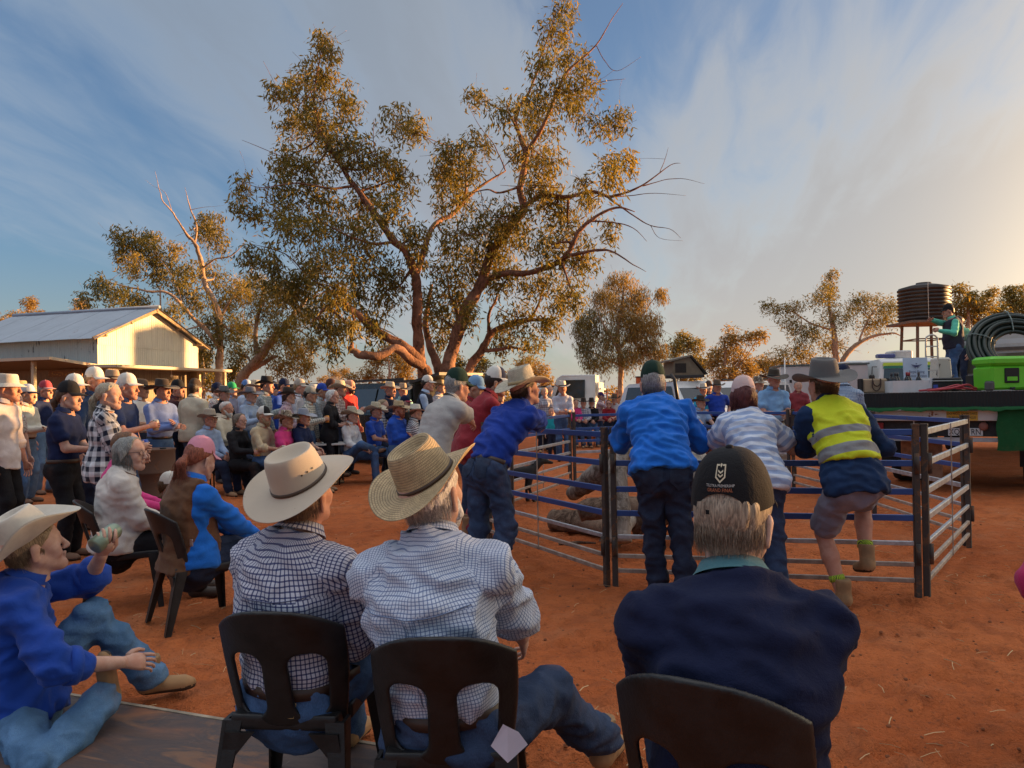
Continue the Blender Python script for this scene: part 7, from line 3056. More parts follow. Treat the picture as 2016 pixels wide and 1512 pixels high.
p_l = spot(250, 5.45)
chair('black plastic chair under the grey-haired woman', p_l, 62)
lady = person('grey-haired woman with glasses and cream linen shirt in plastic chair', p_l, 60, ht=1.64, w=1.20, belly=.3, fem=True, lod=0, legs='sit', seat=.40, lean=2, hunch=14, head=(32, -2, 0),
              hip=(0, -.06, .44), shirt=K(.58, .53, .48), sleeve='long', tuck=False, hem=.1, trousers=BLKJ, skin_='fair', hair=('bob', (.25, .25, .23)), glasses='clear', arms='lap', ease=.022, shoe=BOOTD, high=False,
              group='seated onlookers in front', fold=.9, scale=1.1)
p_v = spot(396, 4.98)
chair('black plastic chair under the woman in the brown vest', p_v, 50)
vest_w = person('woman in pink cap and brown oilskin vest over blue shirt', p_v, 40, ht=1.62, w=1.24, fem=True, lod=0, legs='sit', seat=.40, lean=-2, hunch=12, head=(-14, 12, 0),
                hip=(0, -.06, .42), shirt=BRIGHT, sleeve='long', tuck=False, hem=.08, vest=K(.135, .062, .030, dirty=.2), trousers=D2, skin_='fair', hair=('pony', H_RED), arms='knees', ease=.016, shoe=BOOTT,
                hat=('cap', [CPK, K(.66, .30, .38), CPK], (2, 0, 0), 1.0), group='seated onlookers in front', scale=1.1)
MB().box((0, 0, 0), (.035, .008, .045), bev=.003).build('buckle', CHROME, vest_w['root']).location = vest_w['waist'] + vest_w['r'][1] * .19 - vest_w['f'][1] * .09

# man sitting on the sheet, drinking
p_g = ground(46, 1432, SH)
gz = SH
ground_man = person('man in cream cattleman hat and royal blue shirt drinking on the sheet', (p_g.x, p_g.y, gz), 74, ht=1.74, w=1.08, lod=0, legs='free', lean=-8, hunch=24, side=-2, twist=-20, head=(-4, -14, 0), hip=(0, 0, .105),
                    shirt=ROYAL, sleeve='rolled', tuck=False, hem=.05, trousers=denim((.07, .15, .27), .6), skin_='fair', hair=('nape', H_SAND), shoe=BOOTT, ease=.020, fold=1.4,
                    feet=((.10, .34, .04, 1), (-.22, .48, .0, 1)), kneepole=((.5, 1, .02), (-.15, .3, 1)), rw=(.14, .42, .28, 1), lw=(-.08, .30, .71, 1), poleR=(.9, -.2, -.6), poleL=(-.8, .1, -.6), hand='relax', handL='grip',
                    hat=('cattleman', [felt((.60, .54, .45), .35), plain('leather_band3', (.03, .025, .022), .5)], (-20, 2, 0), 1.0), group='seated onlookers in front', palms=(None, (.3, .2, .6)))
can('pale green stubby cooler tipped up by the man on the sheet', ground_man['grip'][-1], 'green', (-62, 18), 1.15)

# ================================================================ leaning on the pen
def on_line(a, b, px, z):
    k = (px - CX) / FPX
    d = b - a
    t = (k * a.y - a.x) / (d.x - k * d.y)
    q = a + d * t
    return Vector((q.x, q.y, z))


RT = 1.165
royal_hip = at(962, 915, 5.62)
royal_man = person('man in broad straw hat and royal blue shirt leaning on the pen', (royal_hip.x, royal_hip.y, 0), 54, ht=1.74, w=1.02, lod=0, legs='free', lean=38, hunch=6, head=(4, -14, 0), hip=(0, 0, .91), scale=1.0,
                   shirt=K(.012, .045, .30), sleeve='long', tuck=True, trousers=D4, belt=BELT, skin_='ruddy', hair=('nape', H_BROWN), shoe=BOOTB, ease=.020, fold=1.3,
                   feet=((.14, -.10, 0, 1), (-.06, -.22, 0, 1)), rw=tuple(on_line(E_, A_, 1076, RT)), lw=tuple(on_line(E_, A_, 1035, RT + .02)), poleR=(1, .3, .0), poleL=(-1, -.2, -.2), group='onlookers leaning on the pen',
                   hat=('slouch', [straw((.56, .50, .38), .006), plain('cord_band', (.35, .26, .14), .7)], (4, -2, 0), 1.08))
bright_hip = at(1304, 935, 5.06)
bright_man = person('broad man in green cap and bright blue shirt leaning on the pen', (bright_hip.x, bright_hip.y, 0), 2, ht=1.68, w=1.12, belly=.5, lod=0, legs='free', lean=38, hunch=8, head=(2, -6, 0), hip=(0, 0, .95), scale=1.0,
                    shirt=BRIGHT, sleeve='long', tuck=False, hem=.05, trousers=D2, skin_='ruddy', hair=('nape', H_GREY), shoe=BOOTB, ease=.024, fold=1.5,
                    feet=((.14, -.02, 0, 1), (-.02, .10, 0, 1)), rw=tuple(on_line(A2, B_, 1330, RT)), lw=tuple(on_line(A2, B_, 1258, RT)), poleR=(.6, -.2, -.7), poleL=(-.6, -.2, -.7), group='onlookers leaning on the pen',
                    hat=('cap', [CG_, CG_, CG_], (0, 0, 0), 1.02))
stripe_hip = at(1490, 950, 4.98)
stripe_w = person('woman in pale pink cap and striped tee leaning on the pen', (stripe_hip.x, stripe_hip.y, 0), 4, ht=1.60, w=1.02, fem=True, lod=0, legs='free', lean=36, hunch=10, head=(2, 0, 0), hip=(0, 0, .86), scale=1.0,
                  shirt=STRIPEBL, sleeve='short', tuck=False, hem=.10, trousers=D4, skin_='tan', hair=('bob', (.10, .022, .020)), shoe=BOOTD, ease=.024, fold=1.2, collar=False,
                  feet=((.12, -.05, 0, 1), (-.10, .05, 0, 1)), rw=tuple(on_line(A2, B_, 1520, RT)), lw=tuple(on_line(A2, B_, 1432, RT)), poleR=(.6, -.2, -.7), poleL=(-.6, -.2, -.7), group='onlookers leaning on the pen',
                  hat=('cap', [K(.60, .44, .41), K(.60, .44, .41), K(.60, .44, .41)], (0, 0, 0), 1.02))


def hivis(g, b):
    co = obj_co(g)
    v = g.sep(uv_co(g))[1]
    c = g.mix(g.noise(co, 8.0, 3), (.46, .52, .006), (.60, .66, .012))
    for a0, a1 in ((.118, .172), (-.02, .052)):
        m = g.math('MULTIPLY', g.mapr(v, a0, a0 + .004), g.mapr(v, a1 - .004, a1, 1, 0))
        c = g.mix(m, c, (.22, .225, .23))
    g.set(b.inputs['Base Color'], c)
    b.inputs['Roughness'].default_value = .8
    g.set(b.inputs['Normal'], g.bump(g.math('ADD', g.noise(co, 22.0, 4, .6, .6), g.math('MULTIPLY', g.noise(co, 320.0, 2), .25)), .55, .008))


vest_hip = at(1678, 958, 4.88)
vest_man = person('man in grey hat and yellow hi-vis shirt with foot on the rail', (vest_hip.x, vest_hip.y, 0), -6, ht=1.74, w=.97, lod=0, legs='free', lean=27, hunch=8, side=-3, head=(-6, -4, 0), hip=(0, 0, .85), scale=1.0,
                  shirt=K(.010, .030, .085), sleeve='rolled', tuck=False, hem=.10, vest=material('hivis_yellow', hivis), vestcut=.125, shorts=K(.20, .20, .26), skin_='ruddy', hair=('nape', H_BROWN), shoe=BOOTT, ease=.018, fold=1.1,
                  feet=(tuple(at(1706, 1128, 5.06)), tuple(ground(1658, 1196))), kneepole=((.5, 1, .2), (-.1, 1, 0)), rw=tuple(on_line(A2, B_, 1682, RT)), lw=tuple(on_line(A2, B_, 1618, RT)), poleR=(.55, -.2, -.7), poleL=(-.55, -.2, -.7),
                  group='onlookers leaning on the pen', sock=K(.45, .60, .05, pattern='vstripe', c2=(.02, .02, .02), pitch=.012, width=.35), hat=('slouch', [felt((.13, .125, .12)), None], (2, -4, 0), 1.08))
grey_hip = at(846, 905, 6.55)
grey_man = person('man in dark green cap and grey polo leaning on the pen', (grey_hip.x, grey_hip.y, 0), 48, ht=1.72, w=1.08, lod=1, legs='free', lean=28, hunch=10, head=(6, 4, 0), hip=(0, 0, .93), shirt=K(.40, .38, .36), sleeve='short', tuck=False, hem=.12,
                  trousers=D4, skin_='ruddy', hair=('nape', H_GREY), shoe=BOOTB, ease=.022, rw=tuple(on_line(F_, E_, 945, RT - .05)), lw=tuple(on_line(F_, E_, 960, RT)), poleR=(1, -.2, -.3), feet=((.10, -.10, 0, 1), (-.10, -.02, 0, 1)),
                  hat=('cap', [CG_, CG_, CG_], (4, 0, 0), 1.04), group='onlookers leaning on the pen')
mar_hip = at(925, 880, 8.0)
person('man in maroon shirt and navy white cap leaning past the grey polo', (mar_hip.x, mar_hip.y, 0), 70, ht=1.84, w=1.08, lod=1, legs='free', lean=26, hunch=6, head=(14, 6, 0), hip=(0, 0, .93), shirt=K(.26, .02, .03), sleeve='long', tuck=False,
       trousers=K(.22, .03, .04), skin_='tan', hair=('nape', H_DARK), feet=((.10, -.05, 0, 1), (-.10, 0, 0, 1)), rw=tuple(on_line(F_, E_, 985, RT)), lw=tuple(on_line(F_, E_, 965, RT)), poleR=(1, -.2, -.2), ease=.018,
       hat=('cap', [K(.02, .03, .07), CW_, CW_], (0, 0, 0), 1.04), group='onlookers leaning on the pen')
stand('man in light blue cap stooping between the two leaning men', 912, 742, 9.0, face=95, lean=12, shirt=K(.25, .02, .03), trousers=D4, hair=('short', H_DARK), hat=('cap', [CLB, CLB, CLB]), skin_='tan', head=(10, 14, 0), group='onlookers leaning on the pen')

# light blue shirted man behind the rear panel
stand('man in dark brown hat and light blue work shirt behind the pen', 1524, 726, 11.7, face=172, lod=1, shirt=K(.24, .44, .70), sleeve='short', trousers=CREAMT, belt=BELT, hair=('short', H_GREY), hat=('widefelt', [felt((.055, .042, .03)), B_BLK], (6, 0, 0)), skin_='ruddy', belly=.4, w=1.06, arms='both', tuck=True, shoe=SHOEW)
stand('man in navy cap and blue check shirt behind the hi-vis man', 1666, 722, 10.3, face=20, lod=1, shirt=K(.45, .52, .60, pattern='check', c2=(.08, .15, .28), pitch=.02, width=.35), trousers=D4, hair=('nape', H_GREY), hat=('cap', [CN_, CN_, CN_]), skin_='fair', head=(20, 0, 0))

# ================================================================ speakers on the truck
sp = spot(1880, 16.0, TZ)
spk = person('speaker in dark puffer vest and green shirt gesturing on the truck', sp, 280, ht=1.80, w=1.28, belly=.4, lod=1, legs='stand', lean=4, hunch=6, head=(-4, 4, 0), shirt=K(.10, .46, .33), sleeve='long', tuck=True, vest=K(.035, .035, .055), trousers=D1,
             skin_='ruddy', hair=('short', H_DARK), shoe=BOOTD, lw=tuple(at(1851, 651, 15.75)), rw=tuple(at(1833, 630, 15.9)), handL='grip', hand='flat', poleL=(-.3, -1, -.5), poleR=(.5, -.6, -.8),
             hat=('cap', [CB_, CB_, CB_]), collar='force', group='speakers on the truck')
person('man in pale green shirt standing behind the speaker', spot(1895, 17.4, TZ), 250, ht=1.70, lod=2, shirt=K(.22, .50, .30), trousers=D2, hair=('short', H_DARK), group='speakers on the truck')
can('black microphone held by the speaker', spk['grip'][-1], 'black', (20, -20), .75, 'microphone')['category'] = 'microphone'

# ================================================================ standing group on the left
stand('man in cream bucket hat and white shirt at the edge', 8, 738, 7.7, face=86, lod=1, shirt=K(.62, .56, .56), sleeve='rolled', trousers=BLKJ, hat=('bucket', [K(.55, .50, .42)]), hair=('short', H_GREY), arms='down', skin_='ruddy', tuck=False)
stand('man in red shirt and straw hat behind the white cap trucker', 36, 749, 13.2, face=80, shirt=K(.35, .03, .05), trousers=D1, hat=('felt', [S_GOLD, B_BLK]), hair=('short', H_BROWN))
stand('man in blue and white trucker cap with cream shirt and pale jeans', 50, 761, 11.4, face=92, lod=1, shirt=K(.55, .52, .44), trousers=D3, belt=BELT, hat=('cap', [K(.42, .47, .56), CN_, K(.50, .50, .50)]), hair=('short', H_BROWN), skin_='tan', arms='fold', belly=.3, w=1.05)
stand('person in blue jeans and patterned shirt by the trucker cap man', 22, 775, 9.8, face=95, shirt=FLORAL, trousers=D1, hair=('short', H_DARK), sleeve='short')
stand('man in faded red cap and navy polo with sunglasses', 86, 753, 12.6, face=100, shirt=NAVY, sleeve='short', trousers=D3, hat=('cap', [CR_, K(.5, .3, .3), CR_]), glasses='sun', hair=('short', H_GREY), skin_='ruddy')
stand('woman in black cap with long ponytail, navy polo and black jeans', 128, 757, 7.15, face=88, lod=1, fem=True, w=1.12, shirt=NAVY, sleeve='short', trousers=BLKJ, belt=BELT, hat=('cap', [CB_, CB_, CB_], (4, 0, 0), 1.02), hair=('pony', (.10, .055, .03)), arms='fold', skin_='fair', shoe=BOOTB, ease=.014)
stand('woman in cream cap with blond ponytail behind the navy polo', 141, 741, 8.7, face=92, fem=True, lod=1, shirt=NAVY, trousers=D4, hat=('cap', [CW_, CW_, CW_]), hair=('pony', H_BLOND))
stand('tall man in white cap above the blond woman', 181, 728, 8.9, face=98, lod=1, shirt=K(.03, .06, .14), trousers=D2, hat=('cap', [CW_, CW_, CW_]), hair=('short', H_SAND), skin_='ruddy')
chkw = stand('blond ponytailed woman in black and white check shirt', 205, 757, 6.85, face=60, lod=0, scale=1.25, fem=True, shirt=BIGCHK, sleeve='rolled', tuck=False, hem=.14, trousers=D4, hair=('pony', (.42, .36, .26)), arms='both', hand='grip', skin_='fair', head=(24, 0, 0), shoe=BOOTD, ease=.018)
can('blue and silver can held by the check shirt woman', chkw['grip'][1], 'blue')
navm = stand('man in white cap and navy polo holding a can', 244, 741, 8.5, face=90, lod=1, shirt=K(.014, .03, .10), sleeve='short', tuck=False, trousers=D4, hat=('cap', [CW_, CW_, CW_]), hair=('short', H_WHITE), arms='drink', hand='grip', skin_='ruddy', belly=.3)
can('pale yellow can in the navy polo man\'s hand', navm['grip'][1], 'cream')
stand('man in small fawn hat seen over the white caps', 219, 727, 10.6, face=110, shirt=OLIVE, trousers=D2, hat=('panama', [F_FAWN, B_BRN]), hair=('short', H_BROWN), skin_='ruddy')
stand('smiling man in brown hat and white tee by the shed', 275, 746, 11.6, face=105, shirt=WHITE, sleeve='short', trousers=D2, hat=('panama', [F_BROWN, B_BLK]), hair=('short', H_GREY), arms='both', skin_='tan')
stand('man in dark brown hat and blue shirt with arms folded', 317, 746, 10.4, face=118, lod=1, shirt=CHAMB, trousers=D1, belt=BELTT, hat=('widefelt', [F_DARK, B_BLK]), hair=('short', H_DARK), arms='cross', skin_='ruddy', belly=.4, w=1.05, shoe=BOOTB, head=(-14, 0, 0))
stand('man in dark cap and maroon shirt behind the folded arms', 346, 751, 12.4, face=100, shirt=K(.07, .025, .03), trousers=D2, hat=('cap', [CB_, CB_, CB_]), glasses=None, hair=('short', H_DARK), skin_='ruddy')
stand('man in cream shirt with dark cap standing back to us', 382, 749, 12.2, face=20, shirt=K(.52, .47, .36), tuck=False, trousers=D1, hat=('cap', [K(.05, .035, .025)] * 3), hair=('nape', H_DARK), ease=.026, w=1.05)
sit('girl with brown hair in pink top behind the grey-haired woman', 226, 862, 6.25, face=70, ht=1.58, fem=True, lod=1, shirt=PINK, trousers=D4, hair=('long', (.16, .075, .035)), lean=4)

# ================================================================ seated row in the middle
bench('white trestle bench under the front seated row', spot(395, 12.25), spot(650, 12.55))
bench('white trestle bench under the crossed-leg woman', spot(655, 13.55), spot(860, 13.9))
bench('weathered white trestle table behind the pink shirt woman', spot(600, 13.2), spot(690, 13.35), .72, .5, 'trestle_table')
sit('older man in beige felt hat and pale blue shirt on the bench', 412, 810, 12.0, face=112, lod=1, shirt=K(.34, .44, .62), trousers=K(.014, .022, .05), hat=('felt', [felt((.38, .32, .25)), B_BRN]), hair=('short', H_GREY), skin_='ruddy', glasses='clear', belly=.3)
sit('white-haired bearded man in cream shirt on the bench', 444, 797, 12.6, face=105, shirt=CREAM, trousers=D2, hair=('short', H_WHITE), beard=H_WHITE, glasses='clear', skin_='ruddy')
w3 = sit('woman in black jacket and patterned scarf with grey bob', 470, 820, 11.9, face=110, lod=1, fem=True, ht=1.66, shirt=BLACK, trousers=BLKJ, hair=('bob', (.15, .12, .09)), glasses='clear', arms='lapdrink', hand='grip')
can('yellow can held by the scarf woman', w3['grip'][1], 'yellow')
m4 = sit('bearded man in black and white cap with cream shirt', 518, 809, 11.9, face=108, lod=1, shirt=K(.50, .41, .27), sleeve='rolled', trousers=D1, hat=('cap', [CB_, CW_, CW_]), glasses=None, hair=('short', H_SAND), beard=H_SAND, skin_='tan', arms='lapdrink', hand='grip')
can('cream can on the bearded man\'s knee', m4['grip'][1], 'cream')
sit('woman in hot pink shirt and mottled brown hat', 562, 812, 12.0, face=106, lod=1, fem=True, ht=1.66, shirt=PINK, sleeve='rolled', trousers=D2, hat=('cowboy', [K(.30, .24, .17, pattern='camo', c2=(.10, .07, .05), c3=(.5, .45, .38)), B_BRN]), hair=('short', H_BROWN), skin_='tan')
sit('blond girl in grey hat and navy shirt on the bench end', 596, 808, 12.2, face=106, lod=1, fem=True, ht=1.62, shirt=NAVY, sleeve='short', trousers=D2, hat=('widefelt', [felt((.26, .28, .33)), None]), hair=('long', H_BLOND))
w8 = sit('woman in straw cowboy hat and white shirt with crossed leg', 692, 804, 13.3, face=112, lod=1, fem=True, ht=1.68, legs='sitx', shirt=WHITE, trousers=D1, hat=('cowboy', [S_PALE, B_NONE]), hair=('short', H_BROWN), shoe=BOOTB)
m9 = sit('man in feathered straw hat and royal blue polo', 739, 796, 13.7, face=112, lod=1, shirt=K(.02, .075, .42), sleeve='short', trousers=D1, hat=('cowboy', [S_PALE, B_BRN]), hair=('short', H_BROWN), skin_='ruddy', arms='lapdrink', hand='grip')
can('grey can held by the royal blue polo man', m9['grip'][1], 'silver')
sit('person in navy and white check shirt behind the royal polo', 752, 792, 14.6, face=100, shirt=K(.6, .6, .62, pattern='gingham', c2=(.02, .03, .09), pitch=.05), trousers=D2, hair=('short', H_SAND))
sit('heavy red-bearded man in wide straw hat with blue shirt, arms folded', 784, 793, 13.4, face=112, lod=1, w=1.25, belly=1.0, shirt=K(.018, .085, .46), trousers=D1, hat=('widefelt', [S_NAT, B_BRN]), hair=('short', H_RED), beard=H_RED, arms='cross', skin_='ruddy')
sit('boy in navy cap behind the red-bearded man', 797, 786, 14.6, face=110, ht=1.5, shirt=BLACK, trousers=D2, hat=('cap', [CN_, CR_, CN_]), hair=('short', H_DARK))
w13 = sit('woman in cream hat with black band and striped top holding toddler', 816, 799, 13.4, face=75, lod=1, fem=True, ht=1.64, shirt=STRIPEBW, trousers=D2, hat=('widefelt', [K(.58, .55, .48), B_BLK]), hair=('short', H_BROWN), arms='both')
tod = w13['W'] @ Vector((.10, .30, .62))
person('blond toddler in striped top on the woman\'s lap', (tod.x, tod.y, tod.z - .05), 250, ht=.86, lod=2, legs='sit', seat=.02, arms='both', shirt=STRIPEBW, trousers=D2, hair=('short', (.55, .40, .22)), high=False, shoe=SHOEW, w=1.2, scale=.7)

# ================================================================ standing behind the seated row
stand('man in dark cap and white patterned shirt behind the bench', 424, 756, 15.4, face=85, shirt=FLORAL, trousers=D2, hat=('cap', [CN_, CN_, CN_]), hair=('short', H_DARK))
stand('woman in grey felt hat and black sleeveless top', 440, 759, 13.9, face=120, fem=True, shirt=BLACK, sleeve='short', trousers=D2, hat=('felt', [F_GREY, B_BLK]), hair=('short', H_BROWN))
stand('man in bright green cap behind the crowd', 453, 755, 16.4, face=100, shirt=K(.25, .27, .40), trousers=D2, hat=('cap', [K(.02, .30, .12)] * 3), hair=('short', H_BROWN))
s23 = stand('woman in broad slate hat and light blue shirt holding can', 491, 761, 13.2, face=110, lod=1, fem=True, shirt=LBLUE, sleeve='long', trousers=D1, hat=('widefelt', [felt((.15, .16, .19)), B_BLK]), hair=('short', H_SAND), arms='drink', hand='grip', w=1.06)
can('dark can in the slate hat woman\'s hand', s23['grip'][1], 'silver')
stand('man in banded straw hat and plaid shirt behind the slate hat', 501, 748, 15.0, face=108, shirt=PLAIDB, trousers=D2, hat=('felt', [S_PALE, B_BRN]), hair=('short', H_BROWN), skin_='ruddy')
stand('man in blue and white cap at the back of the crowd', 482, 750, 17.0, face=95, shirt=LBLUE, trousers=D2, hat=('cap', [K(.4, .45, .55), K(.5, .5, .5), K(.1, .2, .45)]), hair=('short', H_DARK))
stand('man in blue cap beside the black hat', 505, 742, 18.2, face=95, shirt=NAVY, trousers=D2, hat=('cap', [K(.06, .14, .30)] * 3), hair=('short', H_DARK))
s26 = stand('man in tall black hat and grey blue shirt holding can', 521, 740, 13.8, face=92, lod=1, shirt=PLAIDG, trousers=D1, hat=('felt', [F_BLACK, B_BLK]), hair=('short', H_DARK), arms='drink', hand='grip', skin_='ruddy')
can('dark can raised by the black hat man', s26['grip'][1], 'silver')
stand('man in navy cap with sunglasses and royal shirt', 556, 748, 15.4, face=105, shirt=ROYAL, trousers=D2, hat=('cap', [CN_, CN_, CN_]), glasses='sun', hair=('short', H_DARK), skin_='ruddy')
stand('man in navy cap by the silver wagon', 541, 758, 17.2, face=100, shirt=K(.03, .09, .35), trousers=D2, hat=('cap', [CN_, CN_, CN_]), hair=('short', H_DARK))
stand('dark-haired woman in black hat and pale pink stripes', 564, 762, 12.9, face=84, fem=True, lod=1, shirt=STRIPEP, trousers=BLKJ, hat=('felt', [F_DARK, B_BLK]), hair=('long', (.05, .02, .02)), arms='fold')
stand('man in beige cap and striped shirt with sunglasses up', 586, 749, 14.2, face=90, shirt=STRIPEV, trousers=D2, hat=('cap', [K(.36, .32, .27), K(.5, .46, .4), K(.36, .32, .27)]), hair=('short', H_SAND), skin_='ruddy')
s30 = stand('woman in cream check top holding a drink', 607, 764, 13.0, face=98, fem=True, lod=1, shirt=CHECKC, trousers=D1, hat=('cap', [K(.42, .38, .30), K(.1, .1, .1), K(.3, .28, .22)]), hair=('short', H_DARK), arms='drink', hand='grip', skin_='tan')
can('amber drink in the cream check woman\'s hand', s30['grip'][1], 'orange')
stand('person in white hat behind the cream check woman', 614, 757, 15.2, face=98, shirt=WHITE, trousers=D2, hat=('felt', [K(.6, .58, .52), B_BLK]), hair=('short', H_BROWN))
stand('man in royal blue cap and plaid shirt', 630, 758, 14.8, face=100, shirt=PLAIDG, trousers=D2, hat=('cap', [K(.02, .06, .34)] * 3), hair=('short', H_DARK), skin_='tan', arms='both')
stand('man in orange cap and pale blue shirt', 648, 748, 16.2, face=96, shirt=LBLUE, trousers=D2, hat=('cap', [K(.06, .03, .03), K(.55, .16, .03), K(.06, .03, .03)]), hair=('short', H_DARK), skin_='ruddy')
stand('white-haired woman with glasses in black dress', 651, 769, 13.2, face=98, fem=True, lod=1, shirt=BLACK, sleeve='rolled', tuck=False, trousers=BLKJ, hair=('bob', H_WHITE), glasses='clear', arms='fold')
s35 = stand('man in straw hat and red plaid shirt', 666, 749, 14.4, face=96, shirt=PLAIDR, trousers=D2, hat=('cowboy', [S_PALE, B_BLK]), hair=('short', H_BROWN), arms='drink', hand='grip', skin_='ruddy')
s36 = stand('bald man in bright red tee holding can beside the wagon', 685, 748, 14.9, face=112, lod=1, shirt=RED, sleeve='short', tuck=False, trousers=D2, hair=None, beard=(.06, .04, .03), arms='drink', hand='grip', skin_='ruddy', w=1.05)
can('silver can held by the man in red', s36['grip'][1], 'silver')
s37 = stand('man in beige hat and navy shirt with can by the open tailgate', 766, 752, 14.9, face=118, lod=1, shirt=K(.014, .02, .05), sleeve='rolled', trousers=D2, hat=('felt', [felt((.42, .36, .28)), B_BRN]), hair=('short', H_GREY), arms='drink', hand='grip', skin_='ruddy')
can('yellow can held by the navy shirt man', s37['grip'][1], 'yellow')
stand('person in fawn hat and aqua shirt before the dark tailgate', 794, 754, 15.6, face=150, fem=True, lod=1, shirt=AQUA, trousers=D2, hat=('cowboy', [F_FAWN, B_BRN]), hair=('short', H_BROWN), arms='both')
stand('man in pale cap and navy vest over light blue shirt', 838, 742, 14.4, face=95, lod=1, shirt=LBLUE, sleeve='rolled', vest=K(.015, .018, .035), trousers=D2, hat=('cap', [K(.55, .52, .47)] * 3), hair=('short', H_DARK), arms='both', skin_='ruddy')
stand('man in small straw hat and striped white shirt', 864, 747, 16.6, face=110, shirt=STRIPEV, trousers=D2, hat=('panama', [S_PALE, B_BRN]), hair=('short', H_GREY))

# ================================================================ beyond the pen
for a in (
    ('woman in dark sun visor behind the maroon shirt', 938, 752, 17.5, dict(face=110, fem=True, shirt=PALEP, sleeve='short', trousers=D2, hair=('pony', H_BROWN), hat=('cap', [CB_, CB_, CB_]), glasses='sun')),
    ('stooping person in black tee in the far crowd', 958, 768, 19.0, dict(face=110, shirt=BLACK, sleeve='short', trousers=D2, hair=('short', H_DARK), lean=14)),
    ('person in pale yellow shirt beside the straw hat brim', 974, 768, 21.5, dict(face=120, shirt=K(.55, .48, .34), trousers=D2, hair=('short', H_BROWN), ht=1.55)),
    ('dark-capped person glimpsed by the broad straw brim', 986, 764, 20.0, dict(face=150, shirt=BLACK, trousers=D2, hat=('cap', [CB_] * 3), hair=('short', H_DARK), ht=1.58)),
    ('blond woman beside the white shirted man', 1073, 764, 20.0, dict(face=170, fem=True, shirt=PLAIDB, trousers=D2, hair=('long', H_BLOND))),
    ('man in grey plaid behind the blond woman', 1082, 760, 21.0, dict(face=160, shirt=PLAIDG, trousers=D2, hair=('short', H_WHITE), arms='drink'))):
    stand(a[0], a[1], a[2], a[3], group='people beyond the pen', **a[4])
b1 = stand('man in white hat and pale shirt with both hands on his drink', 1109, 750, 17.2, face=172, lod=1, shirt=K(.52, .54, .62), sleeve='rolled', trousers=D1, belt=BELT, hat=('felt', [K(.58, .53, .46), B_BRN]), hair=('short', H_GREY), arms='both', hand='grip', skin_='ruddy', group='people beyond the pen')
can('small can in the white hat man\'s hands', b1['grip'][1], 'cream')


def kid(label, px, topy, d, **kw):
    z = at(px, topy, d).z
    i = person(label, spot(px, d), group='people beyond the pen', ht=min(max(z - (.05 if kw.get('hat') else 0), .95), 1.6), **kw)
    return i


stand('child in turquoise top standing by the pale shirt man', 1089, 792, 18.6, ht=1.15, face=190, shirt=K(.02, .42, .55), trousers=D2, hair=('short', H_BROWN), group='people beyond the pen')
bench('white bench under the children beyond the pen', spot(1118, 22.2), spot(1225, 22.4))
sit('child in hot pink shirt on the far bench', 1134, 790, 21.8, ht=1.45, face=165, shirt=PINK, trousers=D4, hair=('short', H_BROWN), group='people beyond the pen', fem=True)
sit('child in dark hat and grey plaid on the far bench', 1150, 786, 21.9, ht=1.5, face=175, shirt=PLAIDB, trousers=D2, hat=('felt', [F_DARK, B_BLK]), hair=('short', H_DARK), group='people beyond the pen')
sit('person in black with dark hat on the far bench', 1166, 786, 22.2, ht=1.55, face=180, shirt=BLACK, trousers=D1, hat=('felt', [F_DARK, B_BLK]), hair=('short', H_DARK), group='people beyond the pen')
stand('teenager in purple cap and pale pink jacket eating', 1181, 774, 23.0, face=100, fem=True, shirt=PALEP, tuck=False, trousers=D4, hat=('cap', [K(.06, .03, .14)] * 3), hair=('short', H_SAND), arms='sip', group='people beyond the pen')
sit('child with glasses in red shirt on the far bench', 1200, 792, 22.2, ht=1.4, face=185, shirt=K(.30, .02, .03), trousers=D2, hair=('short', H_BROWN), glasses='sun', group='people beyond the pen')
sit('person in brown hat and white tee on the far bench', 1212, 778, 22.3, ht=1.65, face=200, shirt=WHITE, sleeve='short', trousers=D2, hat=('cowboy', [F_BROWN, B_BLK]), hair=('short', H_BROWN), group='people beyond the pen')
stand('man in white hat and cyan shirt by the white wagon', 1386, 755, 18.4, face=180, shirt=K(.03, .36, .58), sleeve='short', trousers=BLKJ, hat=('felt', [K(.5, .46, .4), B_BRN]), hair=('short', H_GREY), arms='both', skin_='ruddy', group='people beyond the pen')
stand('man in dark cap behind the cyan shirt', 1396, 752, 20.0, face=175, shirt=NAVY, trousers=D2, hat=('cap', [K(.08, .05, .04)] * 3), hair=('short', H_DARK), group='people beyond the pen')
stand('heavy man in brown hat and royal blue polo', 1413, 748, 16.6, face=178, lod=1, w=1.12, belly=.5, shirt=K(.02, .065, .42), sleeve='short', trousers=BLKJ, hat=('felt', [F_BROWN, B_BLK]), hair=('short', H_DARK), skin_='ruddy', group='people beyond the pen', arms='hips')
sit('seated man in dark hat and light blue tee beyond the pen', 1379, 782, 16.4, face=150, shirt=K(.30, .42, .62), sleeve='short', trousers=D4, hat=('felt', [F_DARK, B_BLK]), hair=('short', H_GREY), arms='knees', group='people beyond the pen', legs='sitx')
bench('low white bench under the seated light blue man', spot(1362, 16.5), spot(1400, 16.6))
stand('bald man in maroon polo before the fire trailer', 1573, 751, 17.6, face=190, lod=1, shirt=K(.28, .05, .06), sleeve='short', trousers=D2, hair=('short', H_GREY), skin_='fair', group='people beyond the pen')
stand('person in mottled sun hat and pale check shirt beside the brown hat', 1492, 742, 14.4, face=160, shirt=PLAIDB, trousers=D2, hat=('bucket', [K(.16, .12, .085, pattern='camo', c2=(.4, .36, .3))]), hair=('short', H_BROWN), group='people beyond the pen')

